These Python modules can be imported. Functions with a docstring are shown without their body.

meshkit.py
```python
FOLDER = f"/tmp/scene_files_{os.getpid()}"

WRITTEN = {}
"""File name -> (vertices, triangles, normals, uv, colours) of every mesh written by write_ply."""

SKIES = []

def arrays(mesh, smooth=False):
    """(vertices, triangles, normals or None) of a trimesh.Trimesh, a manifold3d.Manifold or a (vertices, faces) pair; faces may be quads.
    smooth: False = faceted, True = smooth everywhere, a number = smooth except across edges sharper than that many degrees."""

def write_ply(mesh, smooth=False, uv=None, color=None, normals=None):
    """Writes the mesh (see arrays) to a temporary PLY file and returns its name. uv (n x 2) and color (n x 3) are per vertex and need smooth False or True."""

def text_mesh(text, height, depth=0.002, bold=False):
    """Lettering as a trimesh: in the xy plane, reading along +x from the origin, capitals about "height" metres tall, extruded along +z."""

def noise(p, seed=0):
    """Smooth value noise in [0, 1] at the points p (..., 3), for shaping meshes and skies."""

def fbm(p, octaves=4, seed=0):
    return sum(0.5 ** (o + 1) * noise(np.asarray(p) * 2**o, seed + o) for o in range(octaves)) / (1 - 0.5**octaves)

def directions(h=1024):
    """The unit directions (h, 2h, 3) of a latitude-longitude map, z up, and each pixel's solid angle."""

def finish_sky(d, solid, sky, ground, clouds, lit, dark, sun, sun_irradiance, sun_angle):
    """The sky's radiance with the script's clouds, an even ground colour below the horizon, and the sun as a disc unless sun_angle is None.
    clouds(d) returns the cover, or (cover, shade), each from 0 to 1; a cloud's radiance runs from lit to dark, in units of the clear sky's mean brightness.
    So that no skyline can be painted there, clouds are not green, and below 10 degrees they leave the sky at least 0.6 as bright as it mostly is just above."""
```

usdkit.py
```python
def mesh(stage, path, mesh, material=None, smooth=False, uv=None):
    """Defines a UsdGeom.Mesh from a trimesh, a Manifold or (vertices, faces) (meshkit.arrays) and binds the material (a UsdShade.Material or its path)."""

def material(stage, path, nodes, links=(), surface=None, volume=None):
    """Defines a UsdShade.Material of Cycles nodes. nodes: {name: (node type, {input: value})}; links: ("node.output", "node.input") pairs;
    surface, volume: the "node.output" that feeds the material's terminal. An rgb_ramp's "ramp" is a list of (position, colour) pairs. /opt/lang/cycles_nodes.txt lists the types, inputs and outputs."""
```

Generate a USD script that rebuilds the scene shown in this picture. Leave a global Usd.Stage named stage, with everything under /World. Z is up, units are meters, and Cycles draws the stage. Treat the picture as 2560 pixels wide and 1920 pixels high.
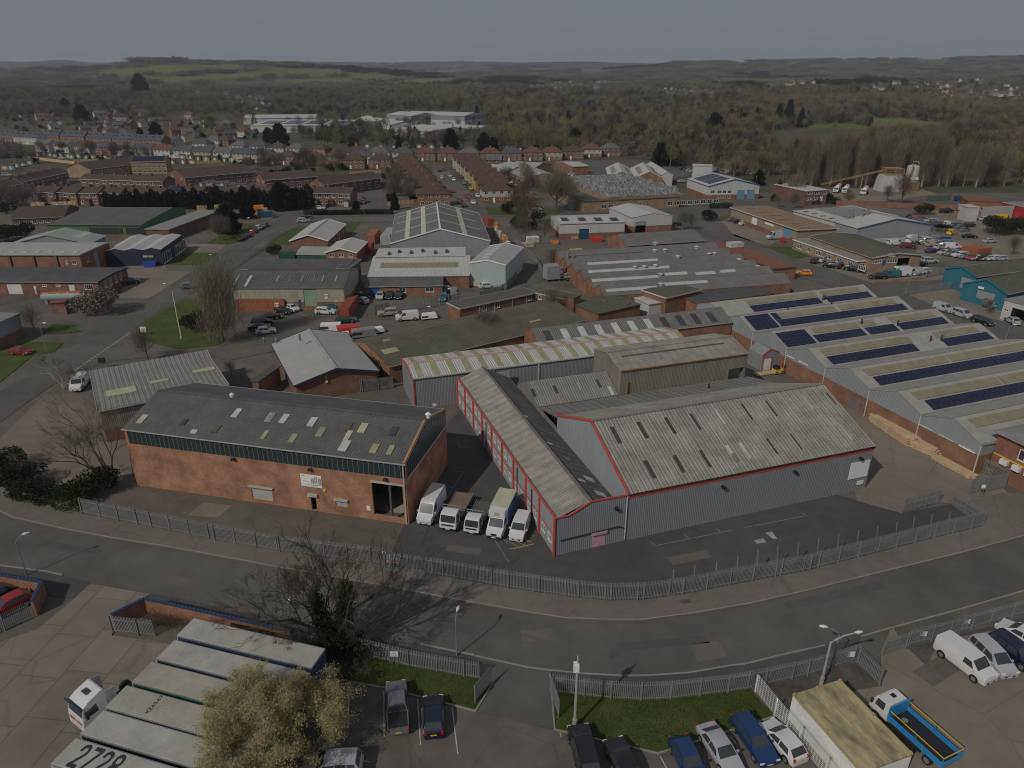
import math,random
import numpy as np
import trimesh,meshkit,usdkit
from shapely.geometry import Polygon,LineString,Point,box as sbox
from shapely.ops import unary_union
from pxr import Usd,UsdGeom,UsdLux,UsdShade,Sdf,Gf,Vt
stage=Usd.Stage.CreateInMemory()
UsdGeom.SetStageUpAxis(stage,'Z')
UsdGeom.SetStageMetersPerUnit(stage,1.0)
UsdGeom.Xform.Define(stage,'/World')
UsdGeom.Scope.Define(stage,'/World/Looks')
R=random.Random(7)
RN=np.random.default_rng(7)
F,HZ,H=1777.0,185.0,50.0
PIT=math.atan((960-HZ)/F)
cam=UsdGeom.Camera.Define(stage,'/World/camera')
cam.AddTranslateOp().Set((0,0,H))
cam.AddRotateXOp().Set(90-math.degrees(PIT))
cam.CreateHorizontalApertureAttr(36.0)
cam.CreateVerticalApertureAttr(27.0)
cam.CreateFocalLengthAttr(36.0*F/2560)
cam.CreateClippingRangeAttr((0.5,40000.0))
cam.CreateExposureAttr(-0.66)
SUN_EL=math.radians(40)
SD=np.array([-0.66,-0.75,0.0]);SD/=np.linalg.norm(SD)
SUN=np.array([SD[0]*math.cos(SUN_EL),SD[1]*math.cos(SUN_EL),math.sin(SUN_EL)])
sky_m=usdkit.material(stage,'/World/Looks/sky_material',{'sky':('sky_texture',{'sky_type':'single_scattering','sun_disc':False,'sun_elevation':SUN_EL,'sun_rotation':math.atan2(SUN[0],SUN[1]),'altitude':100.0,'air_density':1.0,'aerosol_density':2.0,'ozone_density':1.0}),'tc':('texture_coordinate',{}),'mp':('mapping',{'scale':(1.5,1.5,5.0)}),'nz':('noise_texture',{'scale':1.3,'detail':4.0,'roughness':0.5}),'cv':('map_range',{'from_min':0.3,'from_max':0.7,'to_min':0.72,'to_max':0.86,'clamp':True}),'mx':('mix',{'color2':(2.98,3.1,3.58),'fac':0.8}),'bg':('background_shader',{'strength':0.092})},[('tc.generated','mp.vector'),('mp.vector','nz.vector'),('nz.fac','cv.value'),('cv.result','mx.fac'),('sky.color','mx.color1'),('mx.color','bg.color')],surface='bg.background')
dome=UsdLux.DomeLight.Define(stage,'/World/sky')
UsdShade.MaterialBindingAPI.Apply(dome.GetPrim()).Bind(sky_m)
dome.GetPrim().SetCustomDataByKey('kind','structure')
dome.GetPrim().SetCustomDataByKey('label','even pale grey hazy sky over the town')
sun=UsdLux.DistantLight.Define(stage,'/World/sun')
sun.CreateAngleAttr(0.9)
sun.CreateIntensityAttr(0.74)
sun.CreateColorAttr((1.0,0.94,0.86))
sun.CreateNormalizeAttr(True)
sun.AddRotateXYZOp().Set((90-math.degrees(SUN_EL),0,math.degrees(math.atan2(SUN[0],-SUN[1]))))
def crop(x0,y0,s):
 return lambda x,y:(x0+x/s,y0+y/s)
t1,t2,t3=crop(0,100,2.572),crop(850,100,2.572),crop(1700,100,2.572)
m1,m2,m3,m4=[crop(x,480,3.16)for x in(0,550,1200,1860)]
n1,n2,n3,n4=[crop(x,900,3.16)for x in(0,620,1250,1860)]
b1,b2,b3,b4=[crop(x,1380,3.073)for x in(0,620,1250,1860)]
CP,SP=math.cos(PIT),math.sin(PIT)
O=np.array([0,0,H])
def ray(q):
 dx,dy=(q[0]-1280)/F,(q[1]-960)/F
 return np.array([dx,CP-dy*SP,-SP-dy*CP])
def G(q,z=0.0):
 if len(q)==3:
  return np.array(q,float)
 d=ray(q)
 t=(z-H)/d[2]
 return np.array([d[0]*t,d[1]*t,z])
def hit(q,P,N):
 d=ray(q)
 return O+d*(np.dot(np.asarray(P)-O,N)/np.dot(d,N))
def rise(P,q):
 """height above the plan point P at which it is seen at the row of q"""
 d=ray(q)
 return H+d[2]*(P[1]/d[1])
COUNT,MAT={},{}
XF={}
def path_for(name,parent=None):
 base=(parent if isinstance(parent,str)else str(parent.GetPath()))if parent else '/World'
 k=(base,name)
 n=COUNT.get(k,0)
 COUNT[k]=n+1
 return f'{base}/{name}' if n==0 else f'{base}/{name}_{n:03d}'
def put(prim,**kw):
 for k,v in kw.items():
  if v:
   prim.SetCustomDataByKey(k,v)
 return prim
def thing(name,label,cat,loc=(0,0,0),rz=0.0,group=None,kind=None,s=None):
 x=UsdGeom.Xform.Define(stage,path_for(name))
 x.AddTranslateOp().Set(Gf.Vec3d(*map(float,loc)))
 x.AddRotateZOp().Set(math.degrees(rz))
 if s is not None:
  x.AddScaleOp().Set(Gf.Vec3f(*([float(s)]*3 if np.ndim(s)==0 else map(float,s))))
 p=x.GetPrim()
 XF[str(p.GetPath())]=(np.array(loc,float),rz)
 return put(p,label=label,category=cat,group=group,kind=kind)
def copy(src,label,loc,rz=0.0,s=None,group=None,cat=None):
 name=src.GetName()
 while name[-4:-3]=='_' and name[-3:].isdigit():
  name=name[:-4]
 cd=src.GetCustomData()
 p=thing(name,label,cat or cd.get('category'),loc,rz,group or cd.get('group'),None,s)
 p.GetReferences().AddInternalReference(src.GetPath())
 p.SetInstanceable(True)
 return p
def write(path,v,f,mat,smooth=False):
 m=UsdGeom.Mesh.Define(stage,path)
 n=None
 v,f=np.asarray(v,float),np.asarray(f,np.int32)
 if smooth:
  v,f,n=meshkit.arrays((v,f),smooth)
 m.CreatePointsAttr(Vt.Vec3fArray.FromNumpy(np.ascontiguousarray(v,np.float32)))
 m.CreateFaceVertexCountsAttr(Vt.IntArray.FromNumpy(np.full(len(f),f.shape[1],np.int32)))
 m.CreateFaceVertexIndicesAttr(Vt.IntArray.FromNumpy(np.ascontiguousarray(f,np.int32).ravel()))
 m.CreateSubdivisionSchemeAttr('none')
 if n is not None:
  m.CreateNormalsAttr(Vt.Vec3fArray.FromNumpy(n.astype(np.float32)))
  m.SetNormalsInterpolation('vertex')
 UsdShade.MaterialBindingAPI.Apply(m.GetPrim()).Bind(MAT[mat]if isinstance(mat,str)else mat)
 return m.GetPrim()
BOXF=np.array([[0,2,3],[0,3,1],[4,5,7],[4,7,6],[0,1,5],[0,5,4],[2,6,7],[2,7,3],[0,4,6],[0,6,2],[1,3,7],[1,7,5]])
class MB:
 """collects shapes; build() makes them one mesh (world or local coordinates)"""
 def __init__(s):
  s.v,s.f,s.n=[],[],0
 def add(s,v,f):
  v,f=np.asarray(v,float),np.asarray(f,int)
  if f.shape[1]==4:
   f=np.vstack([f[:,[0,1,2]],f[:,[0,2,3]]])
  s.v.append(v);s.f.append(f+s.n);s.n+=len(v)
  return s
 def tm(s,m,T=None):
  v=np.asarray(m.vertices)
  if T is not None:
   v=v@np.asarray(T)[:3,:3].T+np.asarray(T)[:3,3]
  return s.add(v,m.faces)
 def box(s,x0,y0,z0,x1,y1,z1,top=None):
  """axis box; top=(ix, iy) insets its top"""
  ix,iy=top or(0,0)
  v=[(x0,y0,z0),(x1,y0,z0),(x0,y1,z0),(x1,y1,z0),(x0+ix,y0+iy,z1),(x1-ix,y0+iy,z1),(x0+ix,y1-iy,z1),(x1-ix,y1-iy,z1)]
  return s.add(v,BOXF)
 def bar(s,a,b,w,h=None,up=(0,0,1)):
  """square bar from a to b"""
  a,b=np.asarray(a,float),np.asarray(b,float)
  t=b-a;t=t/(np.linalg.norm(t)+1e-9)
  u=np.cross(t,up)
  if np.linalg.norm(u)<1e-3:u=np.cross(t,(1,0,0))
  u/=np.linalg.norm(u);q=np.cross(u,t)
  h=h or w
  v=[p+u*i*w/2+q*j*h/2 for p in(a,b)for j in(-1,1)for i in(-1,1)]
  return s.add(v,BOXF)
 def tube(s,pts,rad,n=6,cap=True):
  p=np.asarray(pts,float)
  t=np.gradient(p,axis=0);t/=np.linalg.norm(t,axis=1,keepdims=True)+1e-9
  ref=np.where(np.abs(t[:,2:])<0.9,[[0,0,1.0]],[[1.0,0,0]])
  a=np.cross(t,ref);a/=np.linalg.norm(a,axis=1,keepdims=True)+1e-9
  b=np.cross(t,a)
  g=np.arange(n)*2*np.pi/n
  r=np.broadcast_to(rad,(len(p),))[:,None,None]
  v=(p[:,None]+r*(np.cos(g)[None,:,None]*a[:,None]+np.sin(g)[None,:,None]*b[:,None])).reshape(-1,3)
  i,j=np.meshgrid(np.arange(len(p)-1),np.arange(n),indexing='ij')
  q=np.stack([i*n+j,i*n+(j+1)%n,(i+1)*n+(j+1)%n,(i+1)*n+j],-1).reshape(-1,4)
  s.add(v,q)
  if cap:
   m=len(p)
   for e in(0,(m-1)*n):
    s.add(v[e:e+n],[[0,k,k+1]for k in range(1,n-1)])
  return s
 def prism(s,poly,z0,z1):
  """plan polygon (list of xy or shapely) from z0 to z1"""
  pg=poly if hasattr(poly,'geom_type')else Polygon(poly)
  for g in getattr(pg,'geoms',[pg]):
   if g.area>1e-4:
    m=trimesh.creation.extrude_polygon(g,z1-z0,engine='earcut')
    s.add(m.vertices+[0,0,z0],m.faces)
  return s
 def wallpoly(s,pg,P,u,n,th):
  """polygon in (s, z) set up at P along u, extruded th metres along n"""
  for g in getattr(pg,'geoms',[pg]):
   if getattr(g,'area',0)>1e-3 and g.geom_type=='Polygon':
    m=trimesh.creation.extrude_polygon(g,th,engine='earcut')
    q=np.asarray(m.vertices)
    s.add(np.asarray(P)+q[:,:1]*u+q[:,1:2]*np.array([0,0,1.0])+q[:,2:3]*n,m.faces)
  return s
 def quad(s,a,b,c,d):
  return s.add([a,b,c,d],[[0,1,2],[0,2,3]])
 def build(s,name,mat,parent=None,smooth=False,world=False,**kw):
  if not s.v:
   return None
  v,f=np.vstack(s.v),np.vstack(s.f)
  if world and parent is not None:
   q=parent
   while str(q.GetPath())not in XF:
    q=q.GetParent()
   o,a=XF[str(q.GetPath())]
   v=v-o
   c,t=math.cos(-a),math.sin(-a)
   v=np.stack([v[:,0]*c-v[:,1]*t,v[:,0]*t+v[:,1]*c,v[:,2]],1)
  return put(write(path_for(name,parent),v,f,mat,smooth),**kw)
def mat(name,nodes,links,surface='p.BSDF'):
 MAT[name]=usdkit.material(stage,f'/World/Looks/{name}',nodes,links,surface=surface)
def plain(name,c,rough=0.6,metal=0.0,var=0.25,scale=0.6,fine=6.0,spec=0.3,coat=0.0,rnd=0.0):
 """one colour with large soft stains and fine grain"""
 nodes={'g':('geometry',{}),'n':('noise_texture',{'scale':scale,'detail':4.0,'roughness':0.65}),'n2':('noise_texture',{'scale':fine,'detail':2.0}),'a':('math',{'math_type':'multiply_add','value2':0.65}),'b':('math',{'math_type':'multiply','value2':0.35}),'r':('rgb_ramp',{'ramp':[(0.3,[x*(1-var)for x in c]),(0.5,c),(0.7,[min(0.95,x*(1+var))for x in c])]}),'p':('principled_bsdf',{'roughness':rough,'metallic':metal,'specular_ior_level':spec,'coat_weight':coat})}
 links=[('g.position','n.vector'),('g.position','n2.vector'),('n2.fac','b.value1'),('n.fac','a.value1'),('b.value','a.value3'),('a.value','r.fac'),('r.color','p.base_color')]
 if rnd:
  nodes['o']=('object_info',{});nodes['h']=('hsv',{})
  nodes['m']=('map_range',{'to_min':1-rnd,'to_max':1+rnd})
  links[-1]=('r.color','h.color')
  links+=[('o.random','m.value'),('m.result','h.value'),('h.color','p.base_color')]
 mat(name,nodes,links)
def flat(name,c,rough=0.5,metal=0.0,coat=0.0,spec=0.5):
 mat(name,{'p':('principled_bsdf',{'base_color':c,'roughness':rough,'metallic':metal,'coat_weight':coat,'specular_ior_level':spec})},[])
def ribbed(name,c,axis,pitch,var=0.2,dark=0.7,rough=0.7,patch=0.5,metal=0.0,sheet=None,streak=0.0):
 """profiled sheeting: ribs by bump and a darker groove; axis 'x','y' for roofs, 'w' for walls"""
 nodes={'tc':('texture_coordinate',{}),'sx':('separate_xyz',{}),'cx':('combine_xyz',{}),'wv':('wave_texture',{'wave_type':'bands','bands_direction':'x','profile':'sine','scale':0.31416/pitch}),'n':('noise_texture',{'scale':patch,'detail':6.0,'roughness':0.7}),'n2':('noise_texture',{'scale':7.0,'detail':2.0}),'r':('rgb_ramp',{'ramp':[(0.28,[x*(1-var)for x in c]),(0.5,c),(0.72,[min(.95,x*(1+var))for x in c])]}),'a':('math',{'math_type':'multiply_add','value2':0.6}),'b':('math',{'math_type':'multiply','value2':0.4}),'k':('map_range',{'to_min':dark,'to_max':1.0}),'kk':('combine_xyz',{}),'mx':('mix',{'mix_type':'multiply','fac':1.0}),'bp':('bump',{'strength':0.6,'distance':0.04}),'p':('principled_bsdf',{'roughness':rough,'metallic':metal,'specular_ior_level':0.25})}
 links=[('tc.object','sx.vector'),('cx.vector','wv.vector'),('tc.object','n.vector'),('tc.object','n2.vector'),('n2.fac','b.value1'),('n.fac','a.value1'),('b.value','a.value3'),('a.value','r.fac'),('wv.fac','k.value'),('k.result','kk.x'),('k.result','kk.y'),('k.result','kk.z'),('r.color','mx.color1'),('kk.vector','mx.color2'),('mx.color','p.base_color'),('wv.fac','bp.height'),('bp.normal','p.normal')]
 if axis=='w':
  nodes['ad']=('math',{'math_type':'add'})
  nodes['mp']=('mapping',{'scale':(3.0,3.0,0.3)});links[2]=('mp.vector','n.vector')
  links+=[('tc.object','mp.vector'),('sx.x','ad.value1'),('sx.y','ad.value2'),('ad.value','cx.x')]
 else:
  links.append((f'sx.{axis}','cx.x'))
 mat(name,nodes,links)
def brickm(name,c,var=0.3,mortar=0.85,s=1.0):
 c2=[x*0.72 for x in c]
 nodes={'tc':('texture_coordinate',{}),'sx':('separate_xyz',{}),'ad':('math',{'math_type':'add'}),'cx':('combine_xyz',{}),'bk':('brick_texture',{'color1':c,'color2':c2,'mortar':[x*mortar for x in(0.26,0.21,0.17)],'scale':1.0,'mortar_size':0.008,'brick_width':0.225*s,'row_height':0.075*s,'bias':-0.2}),'n':('noise_texture',{'scale':0.35,'detail':7.0,'roughness':0.7}),'k':('map_range',{'from_min':0.3,'from_max':0.7,'to_min':1-var,'to_max':1+var}),'kk':('combine_xyz',{}),'mx':('mix',{'mix_type':'multiply','fac':1.0}),'bp':('bump',{'strength':0.5,'distance':0.01,'invert':True}),'p':('principled_bsdf',{'roughness':0.9,'specular_ior_level':0.15})}
 mat(name,nodes,[('tc.object','sx.vector'),('sx.x','ad.value1'),('sx.y','ad.value2'),('ad.value','cx.x'),('sx.z','cx.y'),('cx.vector','bk.vector'),('tc.object','n.vector'),('n.fac','k.value'),('k.result','kk.x'),('k.result','kk.y'),('k.result','kk.z'),('bk.color','mx.color1'),('kk.vector','mx.color2'),('mx.color','p.base_color'),('bk.fac','bp.height'),('bp.normal','p.normal')])
def leafm(name,c,rnd=0.3,trans=0.25,hs=0.015):
 nodes={'o':('object_info',{}),'g':('geometry',{}),'m':('map_range',{'to_min':1-rnd,'to_max':1+rnd}),'m2':('map_range',{'to_min':0.65,'to_max':1.35}),'mh':('map_range',{'to_min':0.5-hs,'to_max':0.5+hs}),'x':('math',{'math_type':'multiply'}),'h':('hsv',{'color':c}),'d':('principled_bsdf',{'roughness':0.75,'specular_ior_level':0.15}),'t':('translucent_bsdf',{}),'mc':('mix_closure',{'fac':trans})}
 mat(name,nodes,[('o.random','m.value'),('g.random_per_island','m2.value'),('o.random','mh.value'),('mh.result','h.hue'),('m.result','x.value1'),('m2.result','x.value2'),('x.value','h.value'),('h.color','d.base_color'),('h.color','t.color'),('d.BSDF','mc.closure1'),('t.BSDF','mc.closure2')],surface='mc.closure')
def groundm(name,c1,c2,c3,s1=0.05,s2=0.6,rough=0.95,crack=0.0,lines=None):
 """weathered ground: three tones, two scales, optional cracks"""
 nodes={'g':('geometry',{}),'n1':('noise_texture',{'scale':s1,'detail':8.0,'roughness':0.65}),'n2':('noise_texture',{'scale':s2,'detail':6.0,'roughness':0.7}),'n3':('noise_texture',{'scale':14.0,'detail':3.0,'roughness':0.8}),'a':('math',{'math_type':'multiply_add','value2':0.5}),'b':('math',{'math_type':'multiply_add','value2':0.32}),'e':('math',{'math_type':'multiply','value2':0.18}),'r':('rgb_ramp',{'ramp':[(0.36,c1),(0.5,c2),(0.64,c3)]}),'bp':('bump',{'strength':0.35,'distance':0.02}),'p':('principled_bsdf',{'roughness':rough,'specular_ior_level':0.2})}
 links=[('g.position','n1.vector'),('g.position','n2.vector'),('g.position','n3.vector'),('n3.fac','e.value1'),('e.value','b.value3'),('n2.fac','b.value1'),('b.value','a.value3'),('n1.fac','a.value1'),('a.value','r.fac'),('n3.fac','bp.height'),('bp.normal','p.normal')]
 if crack:
  nodes['wd']=('mix',{'mix_type':'add','fac':0.8});nodes['vo']=('voronoi_texture',{'feature':'distance_to_edge','scale':crack})
  nodes['cr']=('rgb_ramp',{'ramp':[(0.0,(0.45,)*3),(0.006,(0.6,)*3),(0.012,(1,1,1))]});nodes['mx']=('mix',{'mix_type':'multiply','fac':0.3})
  links+=[('g.position','wd.color1'),('n2.color','wd.color2'),('wd.color','vo.vector'),('vo.distance','cr.fac'),('r.color','mx.color1'),('cr.color','mx.color2'),('mx.color','p.base_color')]
 else:
  links.append(('r.color','p.base_color'))
 mat(name,nodes,links)
brickm('brick_red',(0.235,0.105,0.07));brickm('brick_warm',(0.43,0.198,0.112),var=0.45);brickm('brick_orange',(0.28,0.132,0.08),var=0.35);brickm('brick_dark',(0.16,0.08,0.06));brickm('brick_tan',(0.34,0.235,0.145))
brickm('brick_house',(0.185,0.09,0.063));brickm('brick_bright',(0.285,0.118,0.072))
for nm,c,v in(('fibre_grey',(0.25,0.245,0.225),.28),('fibre_dark',(0.125,0.125,0.122),.45),('fibre_mid',(0.185,0.18,0.17),.3),('fibre_moss',(0.12,0.115,0.085),.4),('fibre_brown',(0.31,0.293,0.26),.5),('sheet_white',(0.50,0.495,0.47),.2),('sheet_pale',(0.41,0.41,0.39),.15),('sheet_grey',(0.34,0.345,0.34),.15),('sheet_tan',(0.27,0.21,0.14),.2),('sheet_pale_green',(0.36,0.38,0.35),.12),('sheet_slate',(0.13,0.14,0.14),.2)):
 for ax in 'xy':
  ribbed(f'{nm}_{ax}',c,ax,0.33,var=v,dark=0.72,patch=0.35)
for nm,c,v in(('clad_grey',(0.33,0.348,0.365),.12),('clad_dark_grey',(0.255,0.266,0.278),.12),('clad_white',(0.54,0.54,0.52),.12),('clad_pale_green',(0.42,0.50,0.46),.12),('clad_teal',(0.035,0.17,0.22),.15),('clad_green',(0.10,0.20,0.09),.15),('clad_navy',(0.035,0.045,0.065),.15),('clad_weathered',(0.235,0.215,0.185),.4),('clad_blue_grey',(0.30,0.325,0.34),.12),('clad_stained',(0.36,0.35,0.28),.35),('clad_red',(0.45,0.03,0.035),.1)):
 ribbed(nm,c,'w',0.25,var=v,dark=0.78,patch=0.25)
for nm,c,r in(('white_paint',(0.72,0.72,0.70),.4),('red_trim',(0.50,0.085,0.06),.45),('black_trim',(0.03,0.032,0.035),.5),('grey_trim',(0.35,0.35,0.34),.5),('galvanised',(0.20,0.212,0.216),.5),('door_blue',(0.03,0.09,0.24),.45),('door_grey',(0.27,0.29,0.30),.5),('door_green',(0.22,0.32,0.23),.6),('door_teal',(0.02,0.075,0.14),.5),('door_white',(0.66,0.66,0.64),.5),('door_sky',(0.14,0.27,0.38),.5),('pink_shutter',(0.52,0.30,0.34),.5),('shutter_grey',(0.40,0.40,0.39),.5),('rust',(0.36,0.20,0.10),.8),('timber',(0.52,0.39,0.23),.75),('yellow_paint',(0.62,0.42,0.05),.5),('orange_paint',(0.62,0.20,0.05),.5),('blue_paint',(0.035,0.11,0.24),.5),('red_paint',(0.50,0.04,0.035),.45),('plant_yellow',(0.40,0.29,0.10),.7),('sheet_cream',(0.31,0.305,0.275),.75),('container_red',(0.32,0.08,0.055),.6),('container_orange',(0.38,0.14,0.08),.6),('green_paint',(0.03,0.10,0.06),.5),('navy_trim',(0.03,0.05,0.10),.5),('concrete',(0.33,0.31,0.28),.9),('roof_felt',(0.085,0.085,0.085),.9),('roof_moss_felt',(0.10,0.098,0.075),.95),('flat_grey',(0.23,0.23,0.22),.85),('flat_pale',(0.45,0.44,0.42),.8),('flat_brown',(0.24,0.165,0.105),.9),('flat_red',(0.19,0.085,0.06),.9),('cream_roof',(0.46,0.45,0.34),.7),('trailer_roof',(0.375,0.365,0.33),.65),('trailer_tan',(0.34,0.325,0.275),.7),('tiles_brown',(0.080,0.058,0.048),.9),('tiles_rust',(0.095,0.058,0.047),.9),('tiles_red',(0.14,0.068,0.052),.9),('tiles_grey',(0.12,0.117,0.11),.9),('tiles_slate',(0.075,0.082,0.094),.85),('render_white',(0.42,0.41,0.385),.9),('render_cream',(0.38,0.34,0.25),.9),('render_yellow',(0.38,0.31,0.15),.9),('plate_steel',(0.10,0.095,0.09),.7),('wood_bed',(0.19,0.14,0.105),.85),('skylight',(0.45,0.465,0.455),.5),('skylight_yellow',(0.40,0.385,0.26),.6),('skylight_dark',(0.06,0.06,0.058),.6),('skylight_tan',(0.245,0.22,0.155),.7),('skylight_stained',(0.30,0.29,0.17),.7)):
 plain(nm,c,r,var=0.22)
flat('glass',(0.04,0.05,0.055),0.08,spec=0.8);flat('glass_green',(0.03,0.045,0.045),0.16,spec=0.5);flat('tyre',(0.018,0.018,0.018),0.85);flat('rim',(0.35,0.35,0.36),0.35,0.6)
flat('lamp_clear',(0.75,0.76,0.78),0.2);flat('lamp_red',(0.42,0.015,0.012),0.25);flat('plate_white',(0.75,0.75,0.72),0.5);flat('plate_yellow',(0.70,0.45,0.03),0.5);flat('plastic_black',(0.02,0.02,0.022),0.6)
flat('interior_dark',(0.02,0.02,0.02),0.9);flat('panel_blue',(0.012,0.018,0.045),0.18,spec=0.6);flat('panel_edge',(0.25,0.26,0.27),0.4);flat('sign_white',(0.74,0.75,0.74),0.5);flat('sign_green',(0.10,0.42,0.12),0.5);flat('ink_grey',(0.30,0.31,0.31),0.6)
flat('ink_dark',(0.025,0.027,0.035),0.7);flat('ink_red',(0.50,0.03,0.03),0.6);flat('ink_blue',(0.02,0.07,0.35),0.6)
PAINTS=dict(white=(0.62,0.62,0.62),silver=(0.40,0.41,0.43),grey=(0.14,0.15,0.165),black=(0.012,0.013,0.016),navy=(0.008,0.014,0.034),blue=(0.012,0.04,0.13),red=(0.27,0.014,0.018),maroon=(0.13,0.015,0.025),orange=(0.70,0.24,0.015),yellow=(0.68,0.48,0.02),green=(0.02,0.07,0.045),gold=(0.36,0.32,0.24),teal=(0.04,0.14,0.17),sky_blue=(0.03,0.24,0.50))
for k,c in PAINTS.items():
 flat(f'paint_{k}',c,0.28,0.0,0.5,0.45)
plain('trunk_bark',(0.13,0.105,0.08),0.95,var=0.35,scale=2);plain('bark_dark',(0.075,0.062,0.05),0.95,var=0.35,scale=2);plain('pale_bark',(0.30,0.27,0.22),0.95,var=0.3,scale=2)
leafm('twigs_brown',(0.235,0.185,0.125),0.4,0.0,0.02);leafm('twigs_grey',(0.22,0.19,0.155),0.3,0.0);leafm('twigs_dark',(0.11,0.09,0.065),0.2,0.0);leafm('twigs_pale',(0.27,0.235,0.18),0.2,0.0);leafm('twigs_olive',(0.25,0.225,0.105),0.3,0.0,0.02)
leafm('conifer_leaf',(0.038,0.056,0.028),0.35,0.15);leafm('hedge_leaf',(0.038,0.052,0.022),0.35,0.2);leafm('ivy_leaf',(0.045,0.070,0.022),0.2,0.25);leafm('blossom_yellow',(0.72,0.66,0.33),0.1,0.35,0.005);leafm('willow_leaf',(0.25,0.23,0.07),0.25,0.3)
leafm('blossom_white',(0.42,0.40,0.36),0.2,0.3);leafm('grass_blade',(0.060,0.085,0.022),0.3,0.25)
groundm('asphalt',(0.082,0.079,0.071),(0.112,0.108,0.097),(0.145,0.139,0.123),0.05,0.3)
groundm('asphalt_new',(0.062,0.062,0.063),(0.084,0.083,0.081),(0.110,0.108,0.103),0.05,0.5)
groundm('asphalt_patch',(0.072,0.069,0.063),(0.097,0.094,0.086),(0.125,0.121,0.11),0.05,0.3)
groundm('asphalt_old',(0.088,0.079,0.068),(0.130,0.117,0.100),(0.175,0.156,0.132),0.06,0.4,crack=0.16)
groundm('pavement',(0.13,0.118,0.103),(0.165,0.148,0.128),(0.20,0.18,0.155),0.08,0.8,crack=0.12)
groundm('concrete_yard',(0.155,0.137,0.112),(0.205,0.180,0.146),(0.255,0.225,0.182),0.05,0.35,crack=0.1)
groundm('concrete_yard_pale',(0.165,0.145,0.118),(0.222,0.194,0.156),(0.27,0.238,0.192),0.05,0.35);groundm('concrete_yard_dark',(0.135,0.12,0.098),(0.188,0.165,0.134),(0.235,0.208,0.168),0.05,0.35);groundm('slab_joint',(0.05,0.045,0.035),(0.06,0.053,0.042),(0.07,0.062,0.05))
groundm('kerb_stone',(0.20,0.185,0.165),(0.26,0.24,0.21),(0.31,0.285,0.25),0.3,2.0)
groundm('grass',(0.038,0.060,0.016),(0.064,0.092,0.024),(0.105,0.118,0.038),0.25,1.6)
groundm('dirt',(0.07,0.058,0.042),(0.105,0.088,0.064),(0.15,0.125,0.09),0.15,1.2)
groundm('gravel_bed',(0.055,0.050,0.045),(0.09,0.082,0.073),(0.14,0.13,0.115),0.5,3.0)
groundm('garden',(0.052,0.052,0.03),(0.085,0.08,0.052),(0.14,0.122,0.092),0.03,0.25)
plain('line_paint',(0.42,0.41,0.37),0.8,var=0.45,scale=2.0);plain('line_yellow',(0.32,0.27,0.13),0.8,var=0.45,scale=2.0);plain('line_worn',(0.23,0.225,0.21),0.9,var=0.4,scale=2.0)
for ax in 'xy':
 mat(f'speckled_roof_{ax}',{'tc':('texture_coordinate',{}),'mp':('mapping',{'scale':(1.0,0.35,0.35)if ax=='x' else(0.35,1.0,1.0)}),'n':('noise_texture',{'scale':1.5,'detail':4.0,'roughness':0.7}),'r':('rgb_ramp',{'ramp':[(0.40,(0.075,0.075,0.075)),(0.5,(0.16,0.16,0.16)),(0.6,(0.29,0.29,0.285))]}),'p':('principled_bsdf',{'roughness':0.85})},[('tc.object','mp.vector'),('mp.vector','n.vector'),('n.fac','r.fac'),('r.color','p.base_color')])
ribbed('clad_tan',(0.33,0.265,0.185),'w',0.9,var=0.1)
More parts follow.
